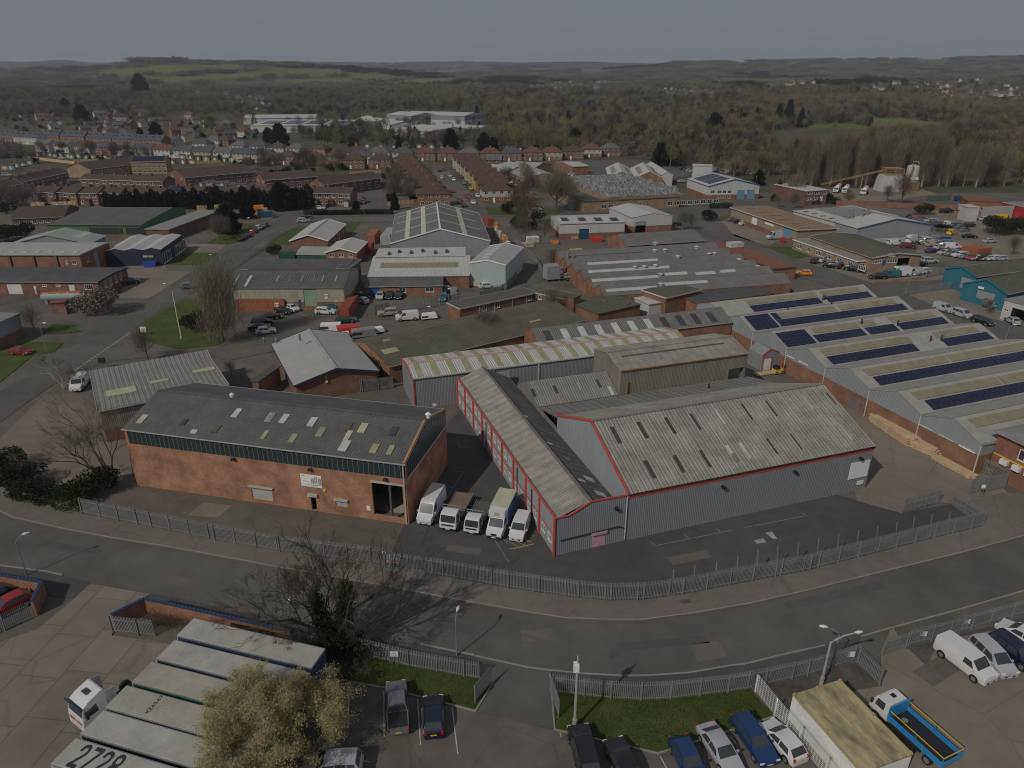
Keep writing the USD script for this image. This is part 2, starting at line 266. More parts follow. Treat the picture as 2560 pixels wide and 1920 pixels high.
RIDGES=[(1750,900,1500,[(-600,224),(1500,222),(1900,215),(2200,204),(2560,198),(3200,195)]),(2750,1100,1500,[(-600,178),(0,176),(200,172),(300,163),(345,152),(450,151),(490,157),(560,161),(620,159),(700,163),(860,172),(1050,186),(1250,194),(1600,200),(3200,200)]),(4000,1500,2000,[(-600,185),(1000,188),(1240,182),(1500,174),(1640,165),(1690,158),(1780,156),(1900,154),(2130,151),(2400,146),(2560,142),(3200,145)]),(6800,2500,3000,[(-600,158),(0,156),(80,158),(170,153),(230,160),(700,157),(900,159),(1150,157),(1300,160),(1450,157),(1600,162),(1900,163),(3200,160)])]
def smooth(t):
 t=np.clip(t,0,1)
 return t*t*(3-2*t)
def terr(x,y):
 x,y=np.asarray(x,float),np.asarray(y,float)
 yy=np.maximum(y,1.0)
 s=np.clip(1280+F*1.0909*x/yy,-600,3200)
 z=np.zeros_like(s)
 for d,wf,wb,prof in RIDGES:
  row=np.interp(s,[p[0]for p in prof],[p[1]for p in prof])
  dy=(row-960)/F
  zk=H+d*(-SP-dy*CP)/(CP-dy*SP)
  zk=zk*smooth(1-np.where(y<d,(d-y)/wf,(y-d)/wb))
  z=np.maximum(z,zk)
 far=smooth((y-900)/900)
 z=z+far*9*(meshkit.fbm(np.stack([x/330,y/330,0*x],-1),3)-0.5)
 return np.where(y<300,0,z)
def to_px(x,y,z):
 c=y*CP-(z-H)*SP
 u=-(y*SP+(z-H)*CP)
 return 1280+F*x/c,960+F*u/c
def inside(px,py,poly):
 poly=np.asarray(poly,float)
 x0,y0=poly[:,0],poly[:,1]
 x1,y1=np.roll(x0,-1),np.roll(y0,-1)
 r=np.zeros(np.shape(px),bool)
 for a,b,c,d in zip(x0,y0,x1,y1):
  if b!=d:
   r^=((b>py)!=(d>py))&(px<(c-a)*(py-b)/(d-b)+a)
 return r
FIELDS=[([t1(570,250),t1(640,205),t1(880,176),t1(1200,160),t1(1480,155),t1(1640,172),t1(1500,190),t1(1250,200),t1(1050,215),t1(800,222)],(0.088,0.105,0.040)),([t1(700,262),t1(1060,235),t1(1330,225),t1(1560,205),t1(1760,215),t1(1600,235),t1(1400,250),t1(1150,262)],(0.098,0.112,0.042)),([t1(1660,180),t1(2212,185),t1(2212,235),t1(1850,238),t1(1650,225)],(0.085,0.098,0.042)),([t1(1780,255),t1(2212,243),t1(2212,275),t1(1900,275)],(0.09,0.105,0.042)),([t2(0,205),t2(310,218),t2(430,240),t2(240,262),t2(0,268)],(0.088,0.102,0.042)),([t2(330,275),t2(520,245),t2(780,246),t2(700,262),t2(480,290)],(0.125,0.105,0.062)),([t2(1150,190),t2(1300,178),t2(1440,186),t2(1280,204)],(0.08,0.09,0.045)),([t2(1440,380),t2(1700,368),t2(1910,362),t2(1890,388),t2(1560,402)],(0.095,0.105,0.042)),([t2(1600,330),t2(1760,322),t2(1760,345),t2(1620,358)],(0.08,0.09,0.038)),([t3(520,600),t3(820,565),t3(860,540),t3(1080,535),t3(1220,560),t3(1360,600),t3(1100,700),t3(800,710),t3(560,690)],(0.088,0.105,0.030)),([t3(1180,505),t3(1420,500),t3(1560,520),t3(1780,545),t3(1700,600),t3(1380,610),t3(1230,560)],(0.10,0.112,0.038)),([t3(830,205),t3(960,198),t3(980,212),t3(900,224)],(0.10,0.108,0.05)),([t3(0,168),t3(120,160),t3(190,180),t3(40,190)],(0.08,0.09,0.05)),([t3(280,150),t3(420,138),t3(520,150),t3(380,166)],(0.085,0.10,0.05)),([t3(760,170),t3(900,158),t3(960,176),t3(820,190)],(0.09,0.105,0.05)),([t3(1480,128),t3(1700,118),t3(1760,136),t3(1540,146)],(0.085,0.10,0.05)),([t3(1850,165),t3(2050,155),t3(2100,172),t3(1900,182)],(0.08,0.095,0.05)),([t2(1500,196),t2(1700,184),t2(1760,200),t2(1580,214)],(0.085,0.10,0.05)),([t2(560,200),t2(760,188),t2(800,204),t2(620,218)],(0.085,0.10,0.05)),([t3(640,150),t3(760,132),t3(770,150),t3(690,165)],(0.085,0.095,0.055)),([t3(520,190),t3(650,170),t3(660,185),t3(540,200)],(0.085,0.095,0.05))]
cols=np.concatenate([np.linspace(-9000,-640,20),np.arange(-600,3201,12.0),np.linspace(3240,11000,20)])
rows=np.concatenate([[-1500,-600,-200,0,20],np.geomspace(60,9000,300)])
sx,yy=np.meshgrid((cols-1280)/(F*1.0909),rows)
xx=np.where(yy>20,sx*yy,np.sign(sx)*np.abs(sx)*20*(1+np.maximum(0,20-yy)/12))
zz=terr(xx,yy)-0.16-0.0*xx
ppx,ppy=to_px(xx,np.maximum(yy,1),zz)
tint=np.empty(xx.shape+(3,))
nz=meshkit.fbm(np.stack([xx/120,yy/120,0*xx],-1),4)[...,None]
tint[:]=np.array((0.085,0.075,0.05))*(0.75+0.5*nz)
for poly,c in FIELDS:
 k=inside(ppx,ppy,poly)&(yy>300)
 tint[k]=np.array(c)*[1.25,1.35,1.15]*(0.85+0.3*nz[k])
nr,nc=xx.shape
i,j=np.meshgrid(np.arange(nr-1),np.arange(nc-1),indexing='ij')
q=np.stack([i*nc+j,i*nc+j+1,(i+1)*nc+j+1,(i+1)*nc+j],-1).reshape(-1,4)
mat('terrain_ground',{'a':('attribute',{'attribute':'tint'}),'g':('geometry',{}),'n':('noise_texture',{'scale':0.08,'detail':8.0,'roughness':0.7}),'k':('map_range',{'from_min':0.3,'from_max':0.7,'to_min':0.7,'to_max':1.3}),'kk':('combine_xyz',{}),'m':('mix',{'mix_type':'multiply','fac':1.0}),'p':('principled_bsdf',{'roughness':0.95,'specular_ior_level':0.1})},[('g.position','n.vector'),('n.fac','k.value'),('k.result','kk.x'),('k.result','kk.y'),('k.result','kk.z'),('a.color','m.color1'),('kk.vector','m.color2'),('m.color','p.base_color')])
tp=write('/World/terrain',np.stack([xx,yy,zz],-1).reshape(-1,3),q,'terrain_ground',True)
put(tp,kind='structure',label='wide countryside of fields and wooded hills out to the skyline')
UsdGeom.PrimvarsAPI(tp).CreatePrimvar('tint',Sdf.ValueTypeNames.Color3fArray,'vertex').Set(Vt.Vec3fArray.FromNumpy(tint.reshape(-1,3).astype(np.float32)))
UsdGeom.Imageable(tp)
def sheet(name,pts,z,m,label,zs=None):
 p2=[G(q,zs if zs is not None else z)[:2]for q in pts]
 pg=Polygon(p2).buffer(0)
 mb=MB()
 for g in getattr(pg,'geoms',[pg]):
  v,f=trimesh.creation.triangulate_polygon(g,engine='earcut')
  mb.add(np.c_[v,np.full(len(v),z)],f)
 return mb.build(name,m,kind='structure',label=label)
def slab(name,pts,z0,z1,m,label):
 return MB().prism(Polygon([G(q,z1)[:2]for q in pts]).buffer(0),z0,z1).build(name,m,kind='structure',label=label)
def kerb(name,pts,label,w=0.14,h=0.13,m='kerb_stone'):
 ln=LineString([G(q)[:2]for q in pts])
 return MB().prism(ln.buffer(w/2,cap_style=2,join_style=1),-0.05,h).build(name,m,kind='structure',label=label)
Z=0.0
sheet('estate_ground',[(-330,-40,0),(330,-40,0),(330,335,0),(-330,335,0)],-0.06,'asphalt_old','worn grey brown hard standing between the industrial units')
sheet('neighbourhood_ground',[(-520,334,0),(-330,334,0),(-330,335.2,0),(330,335.2,0),(330,334,0),(520,334,0),(700,640,0),(300,760,0),(-160,900,0),(-760,1000,0)],-0.08,'garden','gardens, paths and bare ground around the houses')
UK=[(-320,1222),(-120,1255),n1(0,1195),n1(100,1245),n1(500,1335),n1(900,1410),n1(1320,1475),n1(1700,1545),(760,1430),b2(1150,280),b2(1400,330),b2(1900,420),b3(250,470),b3(500,510),b3(850,525),b3(1100,522),b3(1500,470),b3(1900,400),b4(0,408),b4(500,295),b4(1000,170),b4(1700,0),n4(2212,1390),(2800,1290)]
LK=[(-330,1345),b1(0,105),b1(350,150),b1(480,178),b1(700,232),b1(1160,320),b1(1350,347),(670,1543),b2(890,650),b2(1330,710),b2(1740,795),b2(2150,885),b3(400,910),b3(620,935),b3(950,953),b3(1150,950),b3(1450,930),b3(1800,870),b4(0,865),b4(300,790),b4(620,720),b4(900,650),b4(1150,580),b4(1700,430),b4(2151,300),(2800,1400)]
FB=[n1(655,1212),n1(1200,1318),n1(1700,1422),n1(2212,1512),b2(1060,100),b2(1500,185),b2(2000,275),b3(300,310),b3(600,352),b3(850,372),b3(1100,365),b3(1400,325),b3(2151,180),b4(500,140),n4(580,1640),n4(1500,1405),n4(1880,1312)]
sheet('curving_road',UK+LK[::-1],0.0,'asphalt','wide grey road curving past the front of the industrial lot')
slab('north_pavement',UK[1:]+[(2800,1180),n4(2212,1060),n4(2090,1045),n4(1650,1135),n4(1900,1300)]+FB[::-1]+[n1(560,1180),n1(330,1130),n1(150,1050),n1(0,930),(-120,1180)],-0.05,0.11,'pavement','brown pavement between the curving road and the palisade fence')
kerb('kerb',UK,'kerb along the far side of the curving road')
kerb('kerb',LK[:4],'kerb beside the dark pavement at the left brick wall',h=0.1)
kerb('kerb',LK[9:11],'kerb stretch behind the left grass patch',h=0.1)
kerb('kerb',LK[12:21],'kerb behind the right grass patch fence',h=0.1)
kerb('kerb',LK[21:],'kerb outside the parked vans at the right',h=0.1)
kerb('driveway_line',LK[10:13],'pale kerb line flush across the driveway mouth',h=0.015,w=0.2)
sheet('dark_pavement',[(-330,1345),b1(0,108),b1(350,153),b1(690,237),b1(560,360),b1(390,335),b1(0,190),(-300,1420)],0.02,'asphalt_new','dark tarmac pavement behind the left brick wall')
sheet('dark_pavement',[b1(1160,323),b1(1350,350),(670,1546),b2(890,655),b2(1330,714),b2(1740,800),b2(1870,960),b2(1780,950),b2(900,770),(640,1600),b1(1400,430),b1(1130,370)],0.02,'asphalt_new','dark tarmac pavement between the wall and the curving road')
sheet('dark_pavement',[b3(400,912),b3(620,937),b3(950,955),b3(1150,952),b3(1450,932),b3(1800,872),b4(0,868),b4(620,724),b4(900,655),b4(850,735),b4(100,920),b3(1940,920),b3(1090,1000),b3(400,955)],0.02,'asphalt_new','dark tarmac pavement behind the fence of the right grass patch')
sheet('concrete_yard',[b1(-300,800),b1(0,690),b1(290,592),b1(560,365),b1(690,240),b1(1160,323),b1(900,480),b1(860,640),b1(1240,690),b1(2200,900),b1(2300,2300),b1(-500,2300)],0.006,'slab_joint','pale concrete lorry yard of large slabs')
yd=stage.GetPrimAtPath('/World/concrete_yard');XF['/World/concrete_yard']=(np.zeros(3),0.0)
ypg=Polygon([G(q)[:2]for q in(b1(-300,800),b1(0,690),b1(290,592),b1(560,365),b1(690,240),b1(1160,323),b1(900,480),b1(860,640),b1(1240,690),b1(2200,900),b1(2300,2300),b1(-500,2300))]).buffer(-.02)
d1=G(b1(800,258))-G(b1(440,627));d1/=np.linalg.norm(d1);d2=np.array([d1[1],-d1[0],0]);o1=G(b1(440,627))
for i in range(-8,3):
 for j in range(-7,8):
  c=[o1+d1*(i*5.2+a+.35*(j%2)*3)+d2*(j*4.1+b)for a,b in((.02,.02),(5.18,.02),(5.18,4.08),(.02,4.08))]
  pg=Polygon([q[:2]for q in c]).intersection(ypg)
  if pg.area>.4:MB().prism(pg,.007,.016).build('slab',R.choice(['concrete_yard','concrete_yard','concrete_yard_pale','concrete_yard_dark']),yd)
sheet('car_park_ground',[b2(300,800),b2(700,985),b2(1060,1050),b2(1745,1228),b2(1980,1270),b3(90,1290),b3(420,1370),b3(1215,1552),b3(2140,1258),b4(250,1270),b4(900,2300),b2(-200,2300)],0.010,'asphalt_old','worn tarmac car park in front of the grass patches')
sheet('driveway',[b2(1740,797),b2(2150,887),b3(395,912),b3(385,960),b3(418,1366),b3(90,1290),b2(1980,1270),b2(1760,1228),b2(1885,1000)],0.012,'asphalt','smooth grey driveway between the two grass patches')
sheet('vehicle_yard',[b4(1050,770),b4(1120,600),b4(1150,585),b4(1250,745),b4(2300,505),b4(2600,2300),b4(1100,2300),b4(250,1270),b4(800,1070),b4(1060,1030)],0.004,'concrete_yard','brown concrete yard where the vans and the tipper stand')
sheet('gravel_bed',[b4(130,1020),b4(850,845),b4(1050,1022),b4(800,1075),b4(400,1180),b4(240,1262)],0.02,'gravel_bed','dark gravel bed behind the cabin')
sheet('gravel_bed',[b4(1255,735),b4(2200,490),b4(2200,560),b4(1640,645),b4(1490,680),b4(1430,830),b4(1530,935),b4(1490,962)],0.02,'gravel_bed','dark gravel strip along the fence by the white vans')
GR=[('left grass patch with its fence above the parked pickup',[b2(840,830),b2(1000,800),b2(1780,975),b2(1885,1003),b2(1750,1220),b2(1060,1046),b2(700,980)]),('right grass patch around the grey lamp post',[b3(392,980),b3(1085,1140),b3(1920,1040),b3(2010,1160),b3(2130,1255),b3(1213,1548),b3(420,1364)]),('triangular lawn by the tall bare tree and white pole',[m1(1110,1060),m1(1290,930),m1(1450,855),m1(1640,855),m1(1720,1000),m1(1780,1180),m1(1680,1215),m1(1400,1238),m1(1200,1190),m1(1060,1130)]),('small lawn in front of the dark navy units',[m1(1300,565),m1(1420,500),m1(1500,478),m1(1720,482),m1(1600,580)]),('long verge with birches beside the left road',[m1(1640,400),m1(1880,260),m1(2060,250),m1(1900,390),m1(1790,412)]),('grass bank at the side street corner',[m1(400,1040),m1(520,1045),m1(645,1098),m1(560,1112),m1(330,1120)]),('dark verge at the far left below the red hatchback',[m1(-100,1290),m1(150,1180),m1(500,1190),m1(430,1260),m1(260,1290),m1(0,1500),m1(-100,1480)]),('sloping lawn beside the small white roofed unit',[m2(390,405),m2(520,320),m2(650,268),m2(720,270),m2(590,425)]),('lawn behind the small white roofed unit',[m2(950,240),m2(1108,240),m2(1035,330),m2(960,320)]),('green at the near end of the house street',[t2(930,1075),t2(1250,1068),t2(1450,1105),t2(1390,1122),t2(960,1125)]),('small lawn behind the pale green clad shed',[m3(205,560),m3(245,590),m3(290,690),m3(270,730),m3(205,735)]),('lawn in front of the tan brick workshop',[m4(190,440),m4(250,430),m4(390,440),m4(590,500),m4(400,525)]),('verge in front of the tan roofed unit',[t3(230,1135),t3(300,1128),t3(330,1138),t3(260,1160)]),('lawn in front of the brick block with solar panels',[t1(850,850),t1(985,843),t1(1010,868),t1(860,872)])]
for k,(lb,pts)in enumerate(GR):
 sheet('grass',pts,0.06 if k<2 else 0.03,'grass',lb)
kerb('kerb',[b2(700,985),b2(1060,1050),b2(1748,1226),b2(1885,1005)],'concrete edging of the left grass patch')
kerb('kerb',[b3(385,940),b3(420,1368),b3(1215,1552),b3(2140,1258)],'concrete edging of the right grass patch')
sheet('left_yard',[n1(640,1215),FB[1],FB[2],FB[3],n2(1080,1640),n2(1200,1368),n2(1300,1240),n1(1000,900)],0.008,'asphalt_old','brownish tarmac in front of the brick warehouse')
sheet('lot_tarmac',[n2(1082,1640)]+FB[5:]+[n4(1650,1135),n4(1240,1207),n4(1060,1155),n4(890,1108),n4(500,1000),n3(700,1300),n2(1900,700),n2(1700,380),n2(1500,560),n2(1262,1245),n2(1200,1372)],0.012,'asphalt_new','dark tarmac of the lot between the brick warehouse and the grey shed')
sheet('timber_yard_ground',[n4(890,1110),n4(1060,1158),n4(1245,1210),n4(1545,1125),n4(1650,1137),n4(2080,1045),n4(1900,830),n4(1500,640),n4(900,380),n4(760,300),n4(800,700)],0.016,'concrete_yard','brown concrete yard beside the stacks of timber')
sheet('concrete_patch',[n1(1610,1125),n1(1830,1150),n1(1720,1245),n1(1480,1225)],0.016,'concrete_yard','pale concrete patch in the tarmac before the brick wall')
sheet('concrete_apron',[n1(-120,720),n1(60,560),n1(340,290),n1(600,250),n1(800,420),n1(1000,600),n1(1060,985),n1(650,1215),n1(560,1180),n1(330,1130),n1(150,1050),n1(0,930)],0.002,'concrete_yard_dark','brown apron left of the brick warehouse')
sheet('estate_road',[(-150,1030),n1(0,245),m1(480,1290),m1(590,1205),m1(670,1112),m1(1010,935),m1(1150,852),m1(1300,770),m1(1500,640),m1(1700,512),m1(1890,406),m1(2060,300),m2(400,245),m2(520,200),m2(700,178),m2(1320,172),m2(1320,190),m2(820,193),m2(640,236),m2(500,283),m2(400,332),m2(290,405),m2(130,545),m1(1780,612),m1(1600,742),m1(1440,850),m1(1290,917),m1(1100,1052),m1(1035,1107),m1(590,1417),n1(370,227),n1(120,402),n1(0,490),(-150,1150)],0.0,'asphalt','estate road climbing away at the left')
sheet('side_lane',[m1(1035,1107),m1(1080,1140),m1(1200,1195),m1(1400,1242),m1(1700,1215),m1(2212,1150),m2(560,1080),m2(560,1130),m1(2212,1250),m1(1800,1330),m1(1500,1280),m1(900,1330),m1(590,1417)],0.004,'asphalt_old','lane behind the striped barn roof')
sheet('side_street',[m1(450,1035),m1(570,975),m1(930,850),m1(1150,855),m1(700,1108),m1(660,1120),m1(640,1090)],0.004,'asphalt_old','side street mouth by the round dark bush')
sheet('units_yard',[m1(840,565),m1(1300,570),m1(1330,620),m1(1510,632),m1(1180,840),m1(930,840),m1(990,720),m1(980,610)],0.0,'concrete_yard','pale yard with a blue skip before the brick units')
sheet('units_yard',[m1(1480,410),m1(1790,415),m1(1700,500),m1(1500,475)],0.0,'concrete_yard','pale parking apron by the navy units')
sheet('right_road',[m3(1540,215),m4(-310,340),m4(0,450),m4(400,650),m4(700,760),m4(1010,860),m4(1300,920),m4(1620,1040),m4(2000,1190),m4(2400,1330),m4(2400,1100),m4(1900,1000),m4(1480,900),m4(1230,810),m4(1250,780),m4(1600,690),m4(1560,660),m4(1020,715),m4(900,690),m4(520,570),m4(180,430),m3(2000,330),m3(1720,160)],0.0,'asphalt','estate road running down past the solar roofed sheds')
sheet('units_yard',[m4(-180,230),m4(0,240),m4(300,380),m4(180,425),m4(-70,350)],0.0,'concrete_yard','pale yard in front of the tan roofed unit')
sheet('units_yard',[m4(1020,720),m4(500,560),m4(900,640),m4(1400,590),m4(1600,600),m4(1590,690)],0.004,'concrete_yard','forecourt of the tan brick workshop full of cars')
sheet('units_yard',[m4(1250,790),m4(1650,760),m4(1720,800),m4(1900,900),m4(2300,1000),m4(2300,1080),m4(1900,990),m4(1480,890)],0.004,'concrete_yard','yard in front of the teal sheds')
sheet('cross_street',[t1(1900,1090),t2(0,1092),t2(850,1108),t2(1400,1100),t2(1900,1085),t3(0,1050),t3(400,1030),t3(800,1050),t3(1300,1050),t3(1700,1030),t3(2300,1010),t3(2300,1030),t3(1700,1050),t3(1300,1072),t3(700,1075),t3(100,1160),t3(0,1140),t2(1900,1150),t2(1400,1128),t2(850,1135),t2(0,1118),t1(1900,1115)],0.008,'asphalt','street crossing behind the grey gabled works')
sheet('house_street',[t2(580,805),t2(665,805),t2(760,900),t2(890,1030),t2(970,1110),t2(830,1112),t2(755,1090),t2(690,1010),t2(615,880)],0.004,'asphalt_old','straight street of brick houses with parked cars')
sheet('house_street',[t2(150,872),t2(265,880),t2(290,1098),t2(175,1096)],0.004,'asphalt','short cul-de-sac beside the terrace')
sheet('house_street',[t1(1290,880),t1(1420,800),t1(1700,820),t1(1600,880),t1(1480,960),t1(1400,945)],0.004,'asphalt','parking court between the dark roofed terraces')
sheet('works_lane',[m3(10,170),m3(60,170),m3(330,500),m3(500,700),m3(340,760),m3(300,690),m3(180,480)],0.004,'asphalt','narrow lane beside the pale green shed')
sheet('plant_yard',[t3(960,960),t3(1500,940),t3(1650,990),t3(1300,1040),t3(960,1030)],0.004,'concrete_yard','dusty yard of the concrete plant')
sheet('sales_yard',[t3(1620,1140),t3(1500,1080),t3(1900,1080),t3(2300,1160),t3(2300,1420),t3(1500,1400)],0.004,'concrete_yard','yard packed with cars for sale at the right')
sheet('retail_yard',[t2(1380,770),t2(2212,780),t3(480,820),t3(560,870),t3(-20,880),t2(2140,900),t2(1500,850)],0.004,'asphalt','car park around the white multi gabled works')
for k,(q,w_,l_,a_,m_)in enumerate([(b3(1250,700),1.0,9,.12,'asphalt_patch'),(b3(300,640),1.6,3.4,.1,'asphalt_old'),(b2(1500,560),1.2,6,-.2,'asphalt_patch'),(b4(700,330),1.1,12,.28,'asphalt_patch'),(b1(1350,220),1.4,4,-.22,'asphalt_old'),(n1(560,1480),1.0,8,-.22,'asphalt_patch'),(b3(1600,760),2.2,3,.2,'asphalt_old'),(n3(1500,1560),1.4,5,.3,'asphalt_old'),(n2(1700,1500),1.2,4,-.2,'asphalt_old'),(b4(1500,900),2.0,5,.5,'asphalt_old')]):
 c=G(q);t=np.array([math.cos(a_),math.sin(a_)]);n=np.array([-t[1],t[0]]);z0=.017 if k in(7,8,9)else .004
 MB().prism(Polygon([c[:2]+t*l_/2*i+n*w_/2*j for i,j in((-1,-1),(1,-1),(1,1),(-1,1))]),z0,z0+.004).build('tarmac_patch',m_,kind='structure',label='rectangular repair patch in the road surface')
def line(pts,label,w=0.1,m='line_paint',z=0.022,name='painted_line',lift=None):
 mb=MB()
 for a,b in zip(pts[:-1],pts[1:]):
  a,b=G(a),G(b)
  t=(b-a)/np.linalg.norm(b-a);n=np.array([-t[1],t[0],0])*w/2
  mb.quad(*[p+[0,0,z]for p in(a-n,b-n,b+n,a+n)])
 return mb.build(name,m,kind='structure',label=label)
for k,(a,b)in enumerate([(b2(778,1030),b2(768,1350)),(b2(1043,1070),b2(1046,1420)),(b2(1303,1130),b2(1325,1482)),(b2(1567,1190),b2(1612,1555)),(b2(800,1585),b2(935,1615)),(b3(460,1390),b3(470,1420)),(b3(960,1505),b3(1050,1665)),(b3(1230,1570),b3(1290,1680)),(b3(1455,1490),b3(1570,1665)),(b3(1770,1420),b3(1820,1480))]):
 line([a,b],'worn white bay line of the car park',0.1)
for a,b in[(n2(1650,640),n2(1672,692)),(n2(1672,692),n2(1755,685)),(n2(1650,878),n2(1702,886)),(n2(1702,886),n2(1540,1140)),(n2(1560,1000),n2(1615,1008)),(n2(1955,1430),n2(2065,1600)),(n2(1985,1385),n2(2050,1455)),(n2(2060,1210),n2(2120,1240)),(n3(1960,1285),n3(1995,1312)),(n3(1190,1435),n3(1225,1468)),(n3(1225,1468),n3(1835,1345)),(n3(1455,1382),n3(1490,1410)),(n3(1705,1330),n3(1742,1360)),(n4(30,1282),n4(68,1312)),(n4(0,1325),n4(470,1235)),(n4(450,1205),n4(500,1235)),(n3(80,1495),n3(230,1470)),(n3(0,1490),n3(70,1600))]:
 line([a,b],'worn white line on the lot tarmac',0.09,'line_worn')
for a,b in[(n2(1970,1390),n2(2145,1480)),(n2(2060,1495),n2(2260,1452)),(n2(2145,1395),n2(2240,1440)),(n2(2090,1420),n2(2190,1465)),(n3(80,1495),n3(270,1455)),(n3(160,1415),n3(230,1440))]:
 line([a,b],'faded yellow hatching beside the small white van',0.09,'line_yellow',z=0.026)
A,B=G(m1(590,1412)),G(m1(1035,1105))
for k in range(22):
 a,b=A+(B-A)*(k/22),A+(B-A)*((k+0.6)/22)
 line([tuple(a),tuple(b)],'dashed give way line across the lane mouth',0.22)
for q in([n3(2005,1425),n3(2080,1408),n3(2105,1440),n3(2030,1452)],[n3(2095,1365),n3(2150,1355),n3(2190,1410),n3(2160,1415)]):
 sheet('tarmac_patch',q,0.03,'concrete','pale repair patch on the dark tarmac')
sheet('cellar_hatch',[b2(1245,195),b2(1345,215),b2(1310,262),b2(1210,240)],0.122,'roof_felt','black patch on the pavement left of the bend',zs=0.11)
sheet('cellar_hatch',[b3(1375,372),b3(1450,358),b3(1475,388),b3(1400,400)],0.122,'roof_felt','black patch on the pavement right of the bend',zs=0.11)
c=G(b3(915,865));MB().prism(Point(c[0],c[1]).buffer(0.45),0.0,0.012).build('manhole_cover','plate_steel',label='round manhole cover in the curving road',category='manhole cover')
c=G(b3(875,782));MB().prism(sbox(c[0]-.45,c[1]-.45,c[0]+.45,c[1]+.45),0.0,0.012).build('manhole_cover','plate_steel',label='square manhole cover in the curving road',category='manhole cover')
for nm,q in(('gully',b3(1112,540)),('gully',b4(1180,140))):
 c=G(q);MB().prism(sbox(c[0]-.3,c[1]-.25,c[0]+.3,c[1]+.25),0.0,0.01).build('drain_grate','plate_steel',label='iron drain grate at the kerb'+(' below the bend' if q[0]<1700 else ' right of the bend'),category='drain')
def vbox(mb,P,u,out,s0,s1,z0,z1,d0,d1):
 """box on a wall: s along it, d outward"""
 P=np.array([P[0],P[1],0.0]);u=np.array([u[0],u[1],0.0]);out=np.array([out[0],out[1],0.0])
 v=[P+u*s+out*d+np.array([0,0,z])for z in(z0,z1)for d in(d0,d1)for s in(s0,s1)]
 return mb.add(v,BOXF)
